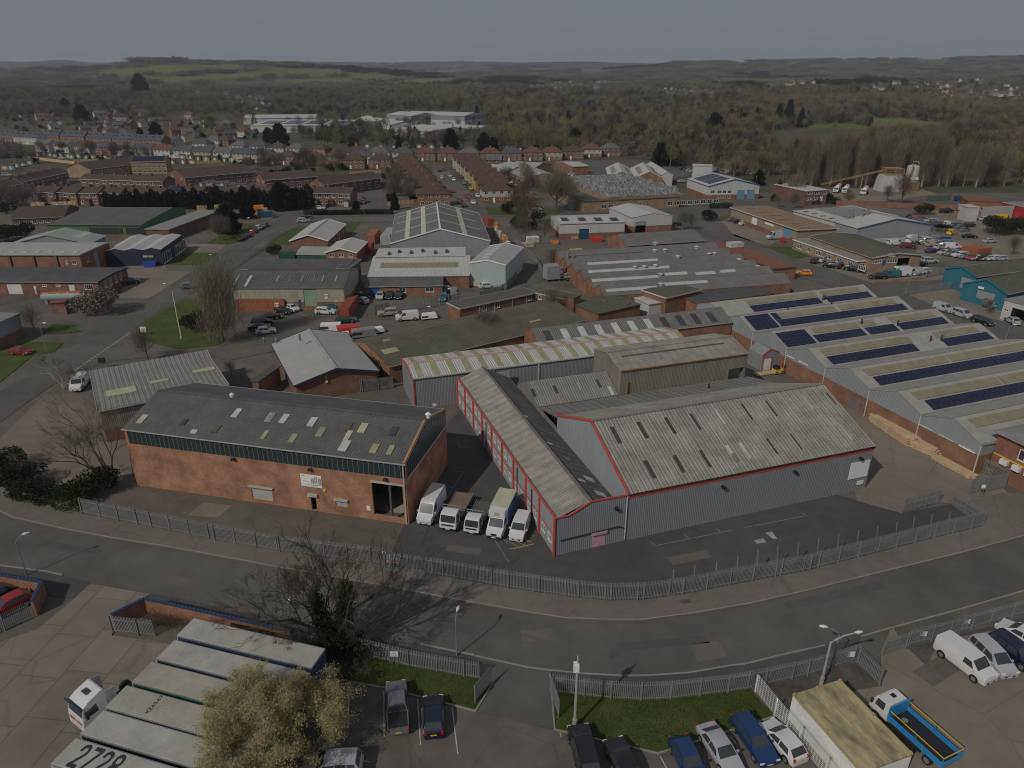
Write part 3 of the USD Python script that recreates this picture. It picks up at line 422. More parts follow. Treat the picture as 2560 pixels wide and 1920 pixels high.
class Bld:
 def __init__(s,name,label,A,B,C,zE,zR=None,roof='gx',wall='brick_red',rf='fibre_mid',low=None,side='B',ap=None,ops=(),rl=(),trim=None,over=0.22,group=None,cat='warehouse',corr=0,parent=None,th=0.25,gutter='grey_trim',ridge=None,back=True,ratio=0.5,para=0.0,back_e=None):
  zc=back_e if back_e is not None else zE
  A,B=G(A,zE),G(B,zE);A[2]=B[2]=0
  s.w=w=float(np.linalg.norm(B-A));u=(B-A)/w;n=np.array([-u[1],u[0],0])
  if isinstance(C,(int,float)):
   d=float(C)
  else:
   C=G(C,zc);C[2]=0
   d=float(np.dot(C-(B if side=='B' else A),n))
  s.d,s.A,s.u,s.n,s.zE=d,A,u,n,zE
  if ap is not None:
   if roof[:2]in('gx','mx'):
    mid=(B if side=='B' else A)+n*d*(ratio if roof[:2]=='gx' else 0.5/int(roof[2:]))
   elif roof[:2]=='gy':
    mid=A+u*w*ratio
   else:
    mid=A+u*w*0.5/int(roof[2:]or 1)
   zR=rise(mid,ap)
  zR=zR if zR is not None else zE+1.2
  s.zR=zR
  s.o=parent.o if parent else thing(name,label,cat,A,math.atan2(u[1],u[0]),group)
  s.off=np.array([0,0,0.0])if not parent else parent.loc(A)
  if parent:
   assert abs(np.dot(u,parent.u))>0.97,(label,np.dot(u,parent.u))
  k=roof[:2];m=int(roof[2:])if roof[2:]else 1
  def gables(L,m):
   p=[(0,zE)]
   for i in range(m):
    p+=[(L*(i+ratio)/m,zR),(L*(i+1)/m,zE)]
   return p
  F_,S_=[(0,zE+para),(w,zE+para)],[(0,zE+para),(d,zE+para)]
  Bk=F_
  if k in('gx','mx'):S_=gables(d,m)
  if k in('gy','my'):F_=gables(w,m);Bk=[(w-a,z)for a,z in F_[::-1]]
  if k=='mo':S_=[(0,zE),(d,zR)];Bk=[(0,zR),(w,zR)]
  s.walls={'f':((0,0),(1,0),(0,-1),F_),'r':((w,0),(0,1),(1,0),S_),'b':((w,d),(-1,0),(0,1),Bk),'l':((0,0),(0,1),(-1,0),S_)}
  holes={q:[]for q in s.walls}
  s.openings=[]
  for op in ops:
   wl=op[0]
   if op[1]=='row':
    _,_,nn,z0,ww,hh,kd=op[:7]
    L=w if wl in 'fb' else d
    a,b=op[7:9]if len(op)>8 else(0,L)
    for i in range(nn):
     c=a+(b-a)*(i+0.5)/nn
     s.openings.append((wl,c-ww/2,z0,c+ww/2,z0+hh,kd))
   elif isinstance(op[1],tuple):
    p,q=s.on_wall(wl,op[1]),s.on_wall(wl,op[2])
    s.openings.append((wl,min(p[0],q[0]),max(0.02,min(p[1],q[1])),max(p[0],q[0]),max(p[1],q[1]),op[3]))
   else:
    s.openings.append((wl,op[1],op[2],op[1]+op[3],op[2]+op[4],op[5]))
  for o in s.openings:
   holes[o[0]].append(sbox(o[1],o[2],o[3],o[4]))
  hi,lo=MB(),MB()
  for q,(P,uu,out,top)in s.walls.items():
   L=top[-1][0]
   ins=0.0 if q in 'fb' else th
   pg=Polygon([(0,-0.1)]+[(L,-0.1)]+top[::-1]).buffer(0)
   if ins:
    pg=pg.intersection(sbox(ins+.002,-1,L-ins-.002,99))
   if holes[q]:
    pg=pg.difference(unary_union(holes[q]))
   P3=np.array([P[0],P[1],0.0]);u3=np.array([*uu,0.0]);o3=np.array([*out,0.0])
   if low:
    lo.wallpoly(pg.intersection(sbox(-1,-1,L+1,low[0])),P3,u3,-o3,th)
    pg=pg.difference(sbox(-1,-1,L+1,low[0]))
    hi.wallpoly(pg,P3+o3*0.04,u3,-o3,th)
   else:
    hi.wallpoly(pg,P3,u3,-o3,th)
  s.mk(hi,'wall',wall)
  if low:
   s.mk(lo,'brick_base',low[1])
  for o in s.openings:
   s.fill(*o)
  s.slopes=[]
  def slope(P,e,L,sv):
   s.slopes.append((np.array(P,float),np.array(e,float),L,np.array(sv,float)))
  if k in('gx','mx'):
   for i in range(m):
    y0,y1,y2=d*i/m,d*(i+ratio)/m,d*(i+1)/m
    slope((0,y0,zE),(1,0,0),w,(0,y1-y0,zR-zE));slope((0,y2,zE),(1,0,0),w,(0,y1-y2,zR-zE))
  elif k in('gy','my'):
   for i in range(m):
    x0,x1,x2=w*i/m,w*(i+ratio)/m,w*(i+1)/m
    slope((x0,0,zE),(0,1,0),d,(x1-x0,0,zR-zE));slope((x2,0,zE),(0,1,0),d,(x1-x2,0,zR-zE))
  elif k=='mo':
   slope((0,0,zE),(1,0,0),w,(0,d,zR-zE))
  rfx=rf
  if rf.startswith(('fibre','sheet','speckled'))and rf!='sheet_cream' and not rf.endswith(('_x','_y')):
   rfx=rf+('_y' if k in('gy','my')else '_x')
  s.roofs=[]
  if k=='fl':
   mb=MB();mb.box(-over,-over,zE+0.005 if not para else zE-0.25,w+over,d+over,zE+0.16 if not para else zE-0.05)
   if para:
    mb=MB();mb.box(th+.01,th+.01,zE-0.3,w-th-.01,d-th-.01,zE-0.1)
   s.roofs.append(s.mk(mb,'roof',rfx))
   slope((0,0,zE+0.16 if not para else zE-0.1),(1,0,0),w,(0,d,0))
   if trim and not para:
    mb=MB()
    for a in((-over-.05,-over-.05,w+over+.05,-over),(-over-.05,d+over,w+over+.05,d+over+.05),(-over-.05,-over,-over,d+over),(w+over,-over,w+over+.05,d+over)):
     mb.box(a[0],a[1],zE-0.12,a[2],a[3],zE+0.19)
    s.mk(mb,'fascia',trim)
  elif k=='hi':
   t=min(w,d)/2;o_=over+.15
   if w>=d:ra,rb=(t,d/2,zR),(w-t,d/2,zR)
   else:ra,rb=(w/2,t,zR),(w/2,d-t,zR)
   c=[(-o_,-o_,zE),(w+o_,-o_,zE),(w+o_,d+o_,zE),(-o_,d+o_,zE)]
   if w>=d:fs=[[0,1,5],[0,5,4],[1,2,5],[2,3,4],[2,4,5],[3,0,4],[0,2,1],[0,3,2]]
   else:fs=[[0,1,4],[1,2,5],[1,5,4],[2,3,5],[3,0,4],[3,4,5],[0,2,1],[0,3,2]]
   s.roofs.append(s.mk(MB().add(c+[ra,rb],fs),'roof',rfx))
  else:
   for P,e,L,sv in s.slopes:
    sl=np.linalg.norm(sv);sn=sv/sl;nm=np.cross(e,sn)
    if nm[2]<0:nm=-nm
    nn=int(L/(corr/6))if corr else 1
    xs=np.linspace(-over,L+over,nn+1)
    amp=0.03*np.sin(np.arange(nn+1)*2*np.pi/6)if corr else np.zeros(nn+1)
    ext=over if k!='my' and k!='mx' else 0.02
    a=P+xs[:,None]*e+nm*(amp[:,None]+0.10)-sn*ext
    b=P+xs[:,None]*e+nm*(amp[:,None]+0.10)+sn*(sl+(0.0 if k!='mo' else over))
    lo_=nm*-0.08
    mb=MB();i=np.arange(nn)
    V=np.vstack([a,b]);N=nn+1
    mb.add(V,np.stack([i,i+1,N+i+1,N+i],-1))
    mb.add([a[0],a[-1],b[-1],b[0],a[0]+lo_,a[-1]+lo_,b[-1]+lo_,b[0]+lo_],[[4,5,1,0],[7,4,0,3],[5,6,2,1],[4,7,6,5]])
    s.roofs.append(s.mk(mb,'roof',rfx))
   if ridge:
    mb=MB()
    for P,e,L,sv in s.slopes[::2]:
     a=P+sv+[0,0,0.13]
     mb.bar(a-e*over,a+e*(L+over),0.5,0.1)
    s.mk(mb,'ridge_cap',ridge)
   if trim:
    for t in(0,1):
     mb=MB()
     for P,e,L,sv in s.slopes:
      a=P+e*(L+over+.04 if t else-over-.04)+[0,0,0.03]
      mb.bar(a-sv/np.linalg.norm(sv)*over,a+sv,0.09,0.34)
     s.mk(mb,'verge_trim',trim)
   if gutter and k in('gx','gy','mo'):
    mb=MB()
    for P,e,L,sv in s.slopes:
     h=sv*[1,1,0];h=h/np.linalg.norm(h)
     a=P-h*(over+0.08)+[0,0,-0.02]
     mb.bar(a-e*over,a+e*(L+over),0.14,0.12)
    s.mk(mb,'gutter',gutter)
  for r in rl:
   s.light(*r)
 def loc(s,p):
  q=np.asarray(p,float)-s.A
  return np.array([np.dot(q,s.u),np.dot(q,s.n),q[2]])+getattr(s,'off',0)
 def wor(s,p):
  return s.A+s.u*p[0]+s.n*p[1]+np.array([0,0,p[2]if len(p)>2 else 0])
 def mk(s,mb,name,m,parent=None,**kw):
  if not mb.v:return None
  if np.any(s.off):mb.v=[v+s.off for v in mb.v]
  return mb.build(name,m,parent or s.o,**kw)
 def on_wall(s,wl,q):
  P,u,out,_=s.walls[wl]
  h=hit(q,s.wor((P[0],P[1],0)),s.u*out[0]+s.n*out[1])-s.A
  l=np.array([np.dot(h,s.u),np.dot(h,s.n)])-P
  return float(np.dot(l,u)),float(h[2])
 def on_slope(s,k,q):
  P,e,L,sv=s.slopes[k]
  W=lambda v:s.u*v[0]+s.n*v[1]+np.array([0,0,v[2]])
  nm=np.cross(W(e),W(sv))
  h=hit(q,s.wor(P),nm)-s.wor(P)
  return float(np.dot(h,W(e))),float(np.dot(h,W(sv))/np.linalg.norm(sv))
 def fill(s,wl,a,z0,b,z1,kd):
  P,u,out,_=s.walls[wl]
  kind,_,m=kd.partition(':')
  if kind=='o':
   return
  if kind=='w':
   nmul=int(m)if m else 1
   f=MB();t=0.07
   for x0,x1,y0,y1 in[(a,b,z0,z0+t),(a,b,z1-t,z1),(a,a+t,z0+t,z1-t),(b-t,b,z0+t,z1-t)]+[(a+(b-a)*i/(nmul+1)-.03,a+(b-a)*i/(nmul+1)+.03,z0+t,z1-t)for i in range(1,nmul+1)]:
    vbox(f,P,u,out,x0,x1,y0,y1,-0.12,0.02)
   vbox(f,P,u,out,a-.08,b+.08,z0-.07,z0-0.003,-0.1,0.09)
   w=s.mk(f,'window','white_paint')
   s.mk(vbox(MB(),P,u,out,a+t-.01,b-t+.01,z0+t-.01,z1-t+.01,-0.10,-0.06),'pane','glass',w)
  elif kind=='d':
   d=s.mk(vbox(MB(),P,u,out,a,b,z0,z1,-0.14,-0.08),'door',m or 'door_blue')
   s.mk(vbox(MB(),P,u,out,b-.2,b-.12,z0+.95,z0+1.15,-0.08,-0.03),'handle','grey_trim',d)
  elif kind=='s':
   mb=MB();nsl=max(3,int((z1-z0)/0.3))
   for i in range(nsl):
    vbox(mb,P,u,out,a,b,z0+(z1-z0)*i/nsl+.012,z0+(z1-z0)*(i+1)/nsl-.012,-0.15,-0.10)
   vbox(mb,P,u,out,a,b,z0,z1,-0.17,-0.13)
   s.mk(mb,'shutter',m or 'shutter_grey')
  elif kind=='g':
   nn=max(1,int(m or 4))
   for i in range(nn):
    s.mk(vbox(MB(),P,u,out,a+(b-a)*i/nn+.024,a+(b-a)*(i+1)/nn-.024,z0,z1,-0.12,-0.08),'pane','glass_green')
   mb=MB()
   for i in range(nn+1):
    c=a+(b-a)*i/nn
    vbox(mb,P,u,out,c-.022,c+.022,z0,z1,-0.13,-0.04)
   s.mk(mb,'glazing_bars','galvanised')
 def light(s,k,p,q,m='skylight',th=0.05,name='rooflight'):
  """a sheet on slope k between two opposite corners (photo pixels, or metres along and up)"""
  a,b=(s.on_slope(k,p),s.on_slope(k,q))if max(p)>60 or isinstance(m,str)and m.endswith('!')else(p,q)
  m=m.rstrip('!')
  P,e,L,sv=s.slopes[k]
  sl=np.linalg.norm(sv);sn=sv/sl;nm=np.cross(e,sn);nm=nm if nm[2]>0 else-nm
  x0,x1=max(-.1,min(a[0],b[0])),min(L+.1,max(a[0],b[0]));y0,y1=max(0,min(a[1],b[1])),min(sl,max(a[1],b[1]))
  if x1-x0<.05 or y1-y0<.05:return
  v=[P+e*x+sn*y+nm*z for z in(0.1,0.16+th)for y in(y0,y1)for x in(x0,x1)]
  return s.mk(MB().add(v,BOXF),name,m,s.roofs[k]if s.slopes and k<len(s.roofs)else s.o)
 def panels(s,k,p,q,nx,ny,px=True):
  a,b=(s.on_slope(k,p),s.on_slope(k,q))if px else(p,q)
  P,e,L,sv=s.slopes[k]
  sl=np.linalg.norm(sv);sn=sv/sl;nm=np.cross(e,sn);nm=nm if nm[2]>0 else-nm
  x0,x1=max(.1,min(a[0],b[0])),min(L-.1,max(a[0],b[0]));y0,y1=max(.15,min(a[1],b[1])),min(sl-.1,max(a[1],b[1]))
  for i in range(nx):
   for j in range(ny):
    ax,bx=x0+(x1-x0)*i/nx+.045,x0+(x1-x0)*(i+1)/nx-.045
    ay,by=y0+(y1-y0)*j/ny+.04,y0+(y1-y0)*(j+1)/ny-.04
    v=[P+e*x+sn*y+nm*z for z in(0.2,0.25)for y in(ay,by)for x in(ax,bx)]
    s.mk(MB().add(v,BOXF),'solar_panel','panel_blue',s.roofs[k])
 def vent(s,k,p,h=0.8,r=0.18,m='galvanised',name='vent'):
  a=s.on_slope(k,p);P,e,L,sv=s.slopes[k];sn=sv/np.linalg.norm(sv)
  b=P+e*a[0]+sn*a[1]
  mb=MB().tube([b-[0,0,.1],b+[0,0,h]],[r,r],8).tube([b+[0,0,h],b+[0,0,h+.25]],[r*1.7,r*.5],8)
  return s.mk(mb,name,m,s.roofs[k])
bw=Bld('brick_warehouse','long red brick warehouse with a dark corrugated roof and a glazed band under the eaves',n1(975,543),n2(1240,822),n2(1590,400),8.4,roof='gx',wall='brick_warm',rf='fibre_dark',ap=n2(1412,476),gutter='grey_trim',ridge='fibre_dark_x',over=0.15,ops=[('f',0.4,6.3,37.9,2.0,'g:57'),('f',n2(973,965),n2(1236,1254),'o'),('f',n2(690,1115),n2(790,1168),'s:shutter_grey'),('f',n2(25,1015),n2(200,1120),'s:shutter_grey'),('f',n2(493,1078),n2(548,1190),'o')])
for k,(a,b,m)in enumerate([(n1(1075,503),n1(1145,436),'skylight_yellow'),(n1(1825,455),n1(1885,388),'skylight'),(n1(2092,490),n1(2150,420),'skylight'),(n1(1500,583),n1(1535,555),'skylight'),(n2(130,490),n2(190,420),'skylight'),(n2(240,502),n2(300,432),'skylight'),(n2(462,528),n2(522,458),'skylight'),(n2(528,608),n2(590,535),'skylight_tan'),(n2(862,575),n2(922,505),'skylight_yellow'),(n2(706,722),n2(785,640),'skylight'),(n2(750,640),n2(800,562),'skylight_yellow'),(n2(95,628),n2(140,560),'skylight_stained'),(n2(315,655),n2(365,590),'skylight_stained'),(n2(955,738),n2(1010,668),'skylight_stained'),(n2(1090,752),n2(1130,680),'skylight_stained'),(n1(1420,520),n1(1460,470),'skylight_dark'),(n1(1660,575),n1(1720,515),'fibre_moss_x'),(n2(1110,600),n2(1160,530),'skylight_dark'),(n2(760,560),n2(800,500),'fibre_moss_x')]):
 bw.light(0,a,(b[0]+11,b[1]+2),m+'!')
bw.vent(0,n1(1835,300),0.5,0.2,'white_paint');bw.vent(0,n2(1425,450),0.4,0.25,'white_paint')
def on_front(bl,name,m,p,q,d0=0.0,d1=0.08,wl='f',parent=None,**kw):
 a,b=bl.on_wall(wl,p),bl.on_wall(wl,q)
 P,u,out,_=bl.walls[wl]
 return bl.mk(vbox(MB(),P,u,out,min(a[0],b[0]),max(a[0],b[0]),min(a[1],b[1]),max(a[1],b[1]),d0,d1),name,m,parent,**kw)
def text_on(bl,wl,txt,p,h,m,d=0.09,parent=None,name='lettering',bold=True,width=None):
 """lettering on a wall, its lower left corner seen at p"""
 t=meshkit.text_mesh(txt,h,0.012,bold)
 a=bl.on_wall(wl,p);P,u,out,_=bl.walls[wl]
 v=np.asarray(t.vertices)
 if width:v=v*[width/np.ptp(v[:,0]),1,1]
 sg=1 if wl in 'fr' else-1
 V=np.c_[P[0]+u[0]*(a[0]+sg*v[:,0])+out[0]*(d+v[:,2]),P[1]+u[1]*(a[0]+sg*v[:,0])+out[1]*(d+v[:,2]),a[1]+v[:,1]]
 return bl.mk(MB().add(V,t.faces),name,m,parent)
on_front(bw,'shutter_box','shutter_grey',n2(475,1050),n2(553,1080),0,0.3);on_front(bw,'shutter_box','shutter_grey',n2(683,1088),n2(793,1117),0,0.3);on_front(bw,'shutter_box','shutter_grey',n2(5,985),n2(200,1020),0,0.3)
on_front(bw,'door_lintel','flat_pale',n2(970,965),n2(1238,985),-0.1,0.06)
on_front(bw,'notice','sign_white',n2(937,1150),n2(970,1188),0.01,0.05)
sg=on_front(bw,'sign_board','sign_white',n2(412,895),n2(590,1012),0.01,0.07)
def logo(bl,wl,p,q,parent):
 """grey slanted bars over a green swoosh"""
 a,b=bl.on_wall(wl,p),bl.on_wall(wl,q);P,u,out,_=bl.walls[wl]
 x0,x1,z0,z1=min(a[0],b[0]),max(a[0],b[0]),min(a[1],b[1]),max(a[1],b[1])
 W,Hh=x1-x0,z1-z0
 P3=np.array([*P,0.0])+np.array([*out,0.0])*0.075;u3=np.array([*u,0.0]);o3=np.array([*out,0.0])
 mb=MB()
 for i,(c,w)in enumerate([(0.50,.06),(0.58,.06),(0.66,.05),(0.74,.05),(0.84,.06),(0.92,.06)]):
  h0,h1=(0.30,0.86-0.06*abs(i-3))
  mb.wallpoly(Polygon([(x0+W*c,z0+Hh*h0),(x0+W*(c+w),z0+Hh*h0),(x0+W*(c+w-.0),z0+Hh*h1),(x0+W*(c-.0),z0+Hh*(h1+.04))]),P3,u3,o3,0.012)
 mb.wallpoly(Polygon([(x0+W*.06,z0+Hh*.84),(x0+W*.2,z0+Hh*.84),(x0+W*.2,z0+Hh*.9),(x0+W*.06,z0+Hh*.9)]),P3,u3,o3,0.012)
 mb.wallpoly(Polygon([(x0+W*.1,z0+Hh*.44),(x0+W*.38,z0+Hh*.44),(x0+W*.38,z0+Hh*.47),(x0+W*.1,z0+Hh*.47)]),P3,u3,o3,0.012)
 bl.mk(mb,'grey_bars','ink_grey',parent)
 mb=MB().wallpoly(Polygon([(x0+W*.22,z0+Hh*.2),(x0+W*.6,z0+Hh*.1),(x0+W*.99,z0+Hh*.26),(x0+W*.99,z0+Hh*.32),(x0+W*.6,z0+Hh*.17)]),P3,u3,o3,0.012)
 bl.mk(mb,'green_swoosh','sign_green',parent)
logo(bw,'f',n2(412,895),n2(590,1012),sg)
for q in(n2(495,865),n2(1090,945),n1(1850,785)):
 a=bw.on_wall('f',q);bw.mk(MB().box(a[0]-.2,-.45,a[1],a[0]+.2,-.02,a[1]+.25),'floodlight','black_trim')
a=bw.on_wall('f',n2(607,1027));bw.mk(MB().tube([[a[0],-.01,a[1]],[a[0],-.14,a[1]]],[.22,.2],10),'alarm_box','yellow_paint')
bw.mk(MB().tube([(bw.w-.25,-.1,0),(bw.w-.25,-.1,8.3)],[.09,.09],6),'downpipe','flat_pale')
bw.mk(MB().box(1,2,0.0,bw.w-1,bw.d-1,0.02),'floor','concrete')
for k,x in enumerate(range(6,38,6)):
 bw.mk(MB().box(x-.12,.3,0,x+.12,.6,8.3),'steel_post','plate_steel')
bw.mk(MB().bar((bw.w-.15,-.1,8.5),(bw.w-.15,bw.d/2,bw.zR+.12),0.3,0.12).bar((bw.w-.15,bw.d/2,bw.zR+.12),(bw.w-.15,bw.d+.1,8.5),0.3,0.12),'verge_trim','rust',label='rusty verge flashing')
gz,bars=lambda y:bw.zE+(bw.zR-bw.zE)*(1-abs(y-bw.d/2)/(bw.d/2))-.3,MB()
for k in range(22):
 y0,y1=.35+(bw.d-.7)*k/22,.35+(bw.d-.7)*(k+1)/22
 bw.mk(MB().wallpoly(Polygon([(y0+.02,6.3),(y1-.02,6.3),(y1-.02,gz(y1)),(y0+.02,gz(y0))]),np.array([bw.w+.01,0,0]),np.array([0,1.,0]),np.array([1.,0,0]),.04),'pane','glass_green');bars.box(bw.w+.01,y0-.02,6.3,bw.w+.07,y0+.02,gz(y0))
bw.mk(bars,'glazing_bars','galvanised');bw.mk(MB().box(bw.w+.01,.2,6.12,bw.w+.12,bw.d-.1,6.28),'sill','flat_pale')
A0=G(n3(1015,1062),6.3);A0[2]=0
TH=math.radians(18.9);U0=np.array([math.cos(TH),math.sin(TH),0]);N0=np.array([-U0[1],U0[0],0])
gp=lambda x,y,z=0.0:tuple(A0+U0*x+N0*y+np.array([0,0,z]))
gw=Bld('grey_clad_works','large grey clad works with red trim and a weathered ribbed roof',gp(0,0),gp(35.1,0),21.2,6.3,10.55,wall='clad_dark_grey',rf='fibre_brown',corr=0.5,gutter='black_trim',over=0.08,ridge='fibre_grey_x')
gw.mk(MB().box(0.05,-.06,5.75,35.15,0.0,6.2),'red_fascia','red_trim')
mb=MB()
for a,b in(((-.05,-.1,6.45),(-.05,10.6,10.72)),((-.05,10.6,10.72),(-.05,21.3,6.45))):mb.bar(a,b,.16,.3)
gw.mk(mb,'red_verge','red_trim');gw.mk(MB().box(-.06,0.1,3.9,0.0,21.1,6.2),'gable_cladding','clad_grey')
gw.mk(MB().wallpoly(Polygon([(0.12,6.2),(21.0,6.2),(10.6,10.4)]),np.array([-.06,0,0]),np.array([0,1.,0]),np.array([1.,0,0]),.05),'gable_cladding','clad_grey')
for a,b,m in[(n3(880,545),n3(900,660),'skylight_dark'),(n3(1090,505),n3(1120,620),'skylight_dark'),(n3(1310,470),n3(1340,585),'skylight_dark'),(n3(1510,440),n3(1540,552),'skylight_dark'),(n3(1700,400),n3(1745,515),'skylight'),(n3(1915,362),n3(1960,475),'skylight_dark'),(n3(2110,335),n3(2150,445),'skylight_dark'),(n3(1145,810),n3(1180,935),'skylight_dark'),(n3(1375,770),n3(1405,890),'skylight_dark'),(n3(1585,730),n3(1620,850),'skylight_dark'),(n3(1790,688),n3(1830,755),'skylight'),(n3(1835,755),n3(1860,805),'fibre_grey_x'),(n3(1900,668),n3(1965,785),'skylight'),(n3(2115,635),n3(2160,745),'skylight_dark'),(n4(375,595),n4(440,710),'skylight_dark'),(n4(575,560),n4(640,672),'skylight_dark'),(n4(770,520),n4(830,638),'skylight'),(n4(470,290),n4(530,390),'skylight'),(n4(660,270),n4(715,355),'skylight_dark')]:
 gw.light(0,(a[0]-5,a[1]-2),(a[0]+7+(b[1]-a[1])*.52,b[1]),m+'!')
sg=on_front(gw,'sign_board','sign_white',n4(845,815),n4(965,912),0.05,0.12);logo(gw,'f',n4(845,815),n4(965,912),sg)
on_front(gw,'notice','sign_white',n4(892,955),n4(935,975),0.05,0.1)
for q in(n3(1755,1000),n4(395,880),n4(915,775),n3(912,1168)):
 a=gw.on_wall('f',q);gw.mk(MB().box(a[0]-.18,-.5,a[1]-.1,a[0]+.18,-.02,a[1]+.2),'floodlight','black_trim')
gw.mk(MB().tube([(-.15,-.12,0.3),(-.15,-.12,6.1)],[.08,.08],6),'downpipe','flat_pale')
gw.mk(MB().tube([(-.3,-.13,1.9),(-1,-.13,2.25),(-8.3,-.13,2.0)],[.07]*3,6),'waste_pipe','black_trim')
PF=Polygon([(-8.9,0),(0,0),(0,6.25),(-4.64,6.33),(-7.27,5.05),(-8.9,5.0)])
op=sbox(-4.3,0,-2.6,1.75)
gw.mk(MB().wallpoly(PF.difference(op),np.zeros(3),np.array([1.,0,0]),np.array([0,1.,0]),.2),'office_front_wall','clad_dark_grey')
mb=MB()
for i in range(8):mb.box(-4.3,-.0,i*.22,-2.6,.06,i*.22+.2)
gw.mk(mb,'pink_shutter','pink_shutter');gw.mk(MB().box(-4.4,-.25,1.76,-2.5,-.01,2.1),'shutter_box','pink_shutter')
mb=MB()
for a,b in(((-9,-.06,5.05),(-7.27,-.06,5.1)),((-7.27,-.06,5.1),(-4.64,-.06,6.38)),((-4.64,-.06,6.38),(0,-.06,6.3))):mb.bar(a,b,.14,.16)
gw.mk(mb,'red_coping','red_trim')
def slab_roof(x0,z0,x1,z1,y0,y1,name,m,corr=.42):
 nn=int(abs(y1-y0)/(corr/6));ys=np.linspace(y0,y1,nn+1);am=.05*np.sin(np.arange(nn+1)*np.pi/3)
 V=np.vstack([np.c_[np.full(nn+1,x0),ys,z0+am],np.c_[np.full(nn+1,x1),ys,z1+am]]);i=np.arange(nn)
 return gw.mk(MB().add(V,np.stack([i,i+1,nn+2+i,nn+1+i],-1)),name,m)
slab_roof(-8.75,4.75,-4.64,6.3,.2,42,'office_roof','fibre_brown_y');orr=slab_roof(-4.64,6.3,-.1,3.85,.2,42,'office_roof','fibre_dark_y')
for y,x,ww,h,m in((2.6,-1.9,1.3,1.0,'skylight'),(6.3,-1.7,1.2,1.0,'skylight'),(5.2,-3.3,.9,.5,'skylight'),(11,-2.6,.8,.8,'fibre_grey_y'),(14.8,-3.6,.7,.4,'skylight'),(23,-4,.6,.4,'skylight')):
 z=lambda q:6.3-(q+4.64)*.54
 gw.mk(MB().add([(q,w_,z(q)+dz)for dz in(.05,.12)for w_ in(y,y+h)for q in(x-ww/2,x+ww/2)],BOXF),'rooflight',m,orr)
gw.mk(MB().bar((-4.64,.2,6.38),(-4.64,42,6.38),.4,.08),'ridge_cap','fibre_mid_y');gw.mk(MB().box(-.35,.2,3.6,-.02,42,3.84),'valley_gutter','flat_grey')
rows=[]
for k in range(9):
 y0=42*k/9
 for j,y in enumerate((y0+.9,y0+2.9)):
  if k>=3:rows.append((y,3.25,y+1.15,4.45))
  rows.append((y,.95,y+1.15,2.1))
fc=Polygon([(0,0),(42,0),(42,5.0),(0,5.0)]).difference(unary_union([sbox(*r)for r in rows]))
gw.mk(MB().wallpoly(fc,np.array([-8.9,0,0]),np.array([0,1.,0]),np.array([1.,0,0]),.2),'facade','clad_grey')
gw.mk(MB().box(-8.9,41.8,0,-.1,42,5),'office_back_wall','clad_grey')
for y0,z0,y1,z1 in rows:
 f=MB();W_=((-8.9,0),(0,1),(-1,0))
 for a,b,c,d in((y0,y1,z0,z0+.08),(y0,y1,z1-.08,z1),(y0,y0+.08,z0,z1),(y1-.08,y1,z0,z1),((y0+y1)/2-.03,(y0+y1)/2+.03,z0,z1)):vbox(f,*W_,a,b,c,d,-.12,.03)
 w_=gw.mk(f,'window','white_paint');gw.mk(vbox(MB(),*W_,y0+.06,y1-.06,z0+.06,z1-.06,-.1,-.06),'pane','glass',w_)
for k in range(10):gw.mk(MB().box(-9.08,42*k/9-.14,0,-8.905,42*k/9+.14,5.02),'red_post','red_trim')
gw.mk(MB().bar((-8.95,0,5.07),(-8.95,42,5.07),.22,.12),'red_coping','red_trim');gw.mk(MB().box(-8.97,.2,2.5,-8.905,41.8,2.62),'red_band','red_trim')
for y in(7.2,12.5,26):gw.mk(MB().tube([(-9.02,y,.2),(-9.02,y,4.6)],[.06,.06],6),'downpipe','black_trim')
k2=Bld('','',gp(0.05,28.82),gp(13.4,28.82),9.4,4.25,6.5,wall='clad_weathered',rf='fibre_grey',parent=gw,corr=.42,over=.02,gutter=None)
for a,b,m in[(n3(610,185),n3(640,240),'skylight'),(n3(845,215),n3(905,280),'skylight'),(n3(755,160),n3(800,218),'skylight_dark'),(n3(585,185),n3(612,240),'skylight_dark'),(n3(415,210),n3(460,265),'skylight_dark'),(n3(240,235),n3(285,290),'skylight_dark')]:k2.light(0,a,b,m+'!')
nn=500;xs=np.linspace(0,37,nn+1);am=.045*np.sin(np.arange(nn+1)*np.pi/3);i=np.arange(nn)
gw.mk(MB().add(np.vstack([np.c_[xs,np.full(nn+1,21.2),6.0+am],np.c_[xs,np.full(nn+1,28.5),4.3+am]]),np.stack([i,i+1,nn+2+i,nn+1+i],-1)),'link_roof','fibre_mid_x')
gw.mk(MB().box(0,28.4,3.9,37,28.8,4.2),'valley_gutter','flat_grey');gw.mk(MB().box(36.7,21.3,0,36.95,28.4,4.2),'link_wall','clad_weathered');gw.mk(MB().box(0.02,21.3,0,.2,28.6,4.3),'link_wall','clad_weathered')
gw.mk(MB().tube([(27,25,5.1),(27,25,5.9)],[.12,.12],6),'flue','black_trim')
tw=Bld('','',gp(13.5,28.8),gp(36.4,28.8),9.6,8.45,9.6,wall='clad_weathered',rf='fibre_brown',parent=gw,corr=.42,over=.15,gutter='rust',ridge='fibre_brown_x',ops=[('f',19.7,0,2.9,6.0,'o'),('r',1,0,7,5.6,'o')])
tw.light(0,m3(1120,1310),m3(1925,1195),'fibre_moss_x!',th=0.01);gw.mk(MB().tube([(14.6,28.5,4.2),(14.6,28.5,6.6)],[.1,.1],6),'flue','rust')
tw.mk(MB().box(.3,.3,0,22.6,9.3,.02),'floor','concrete')
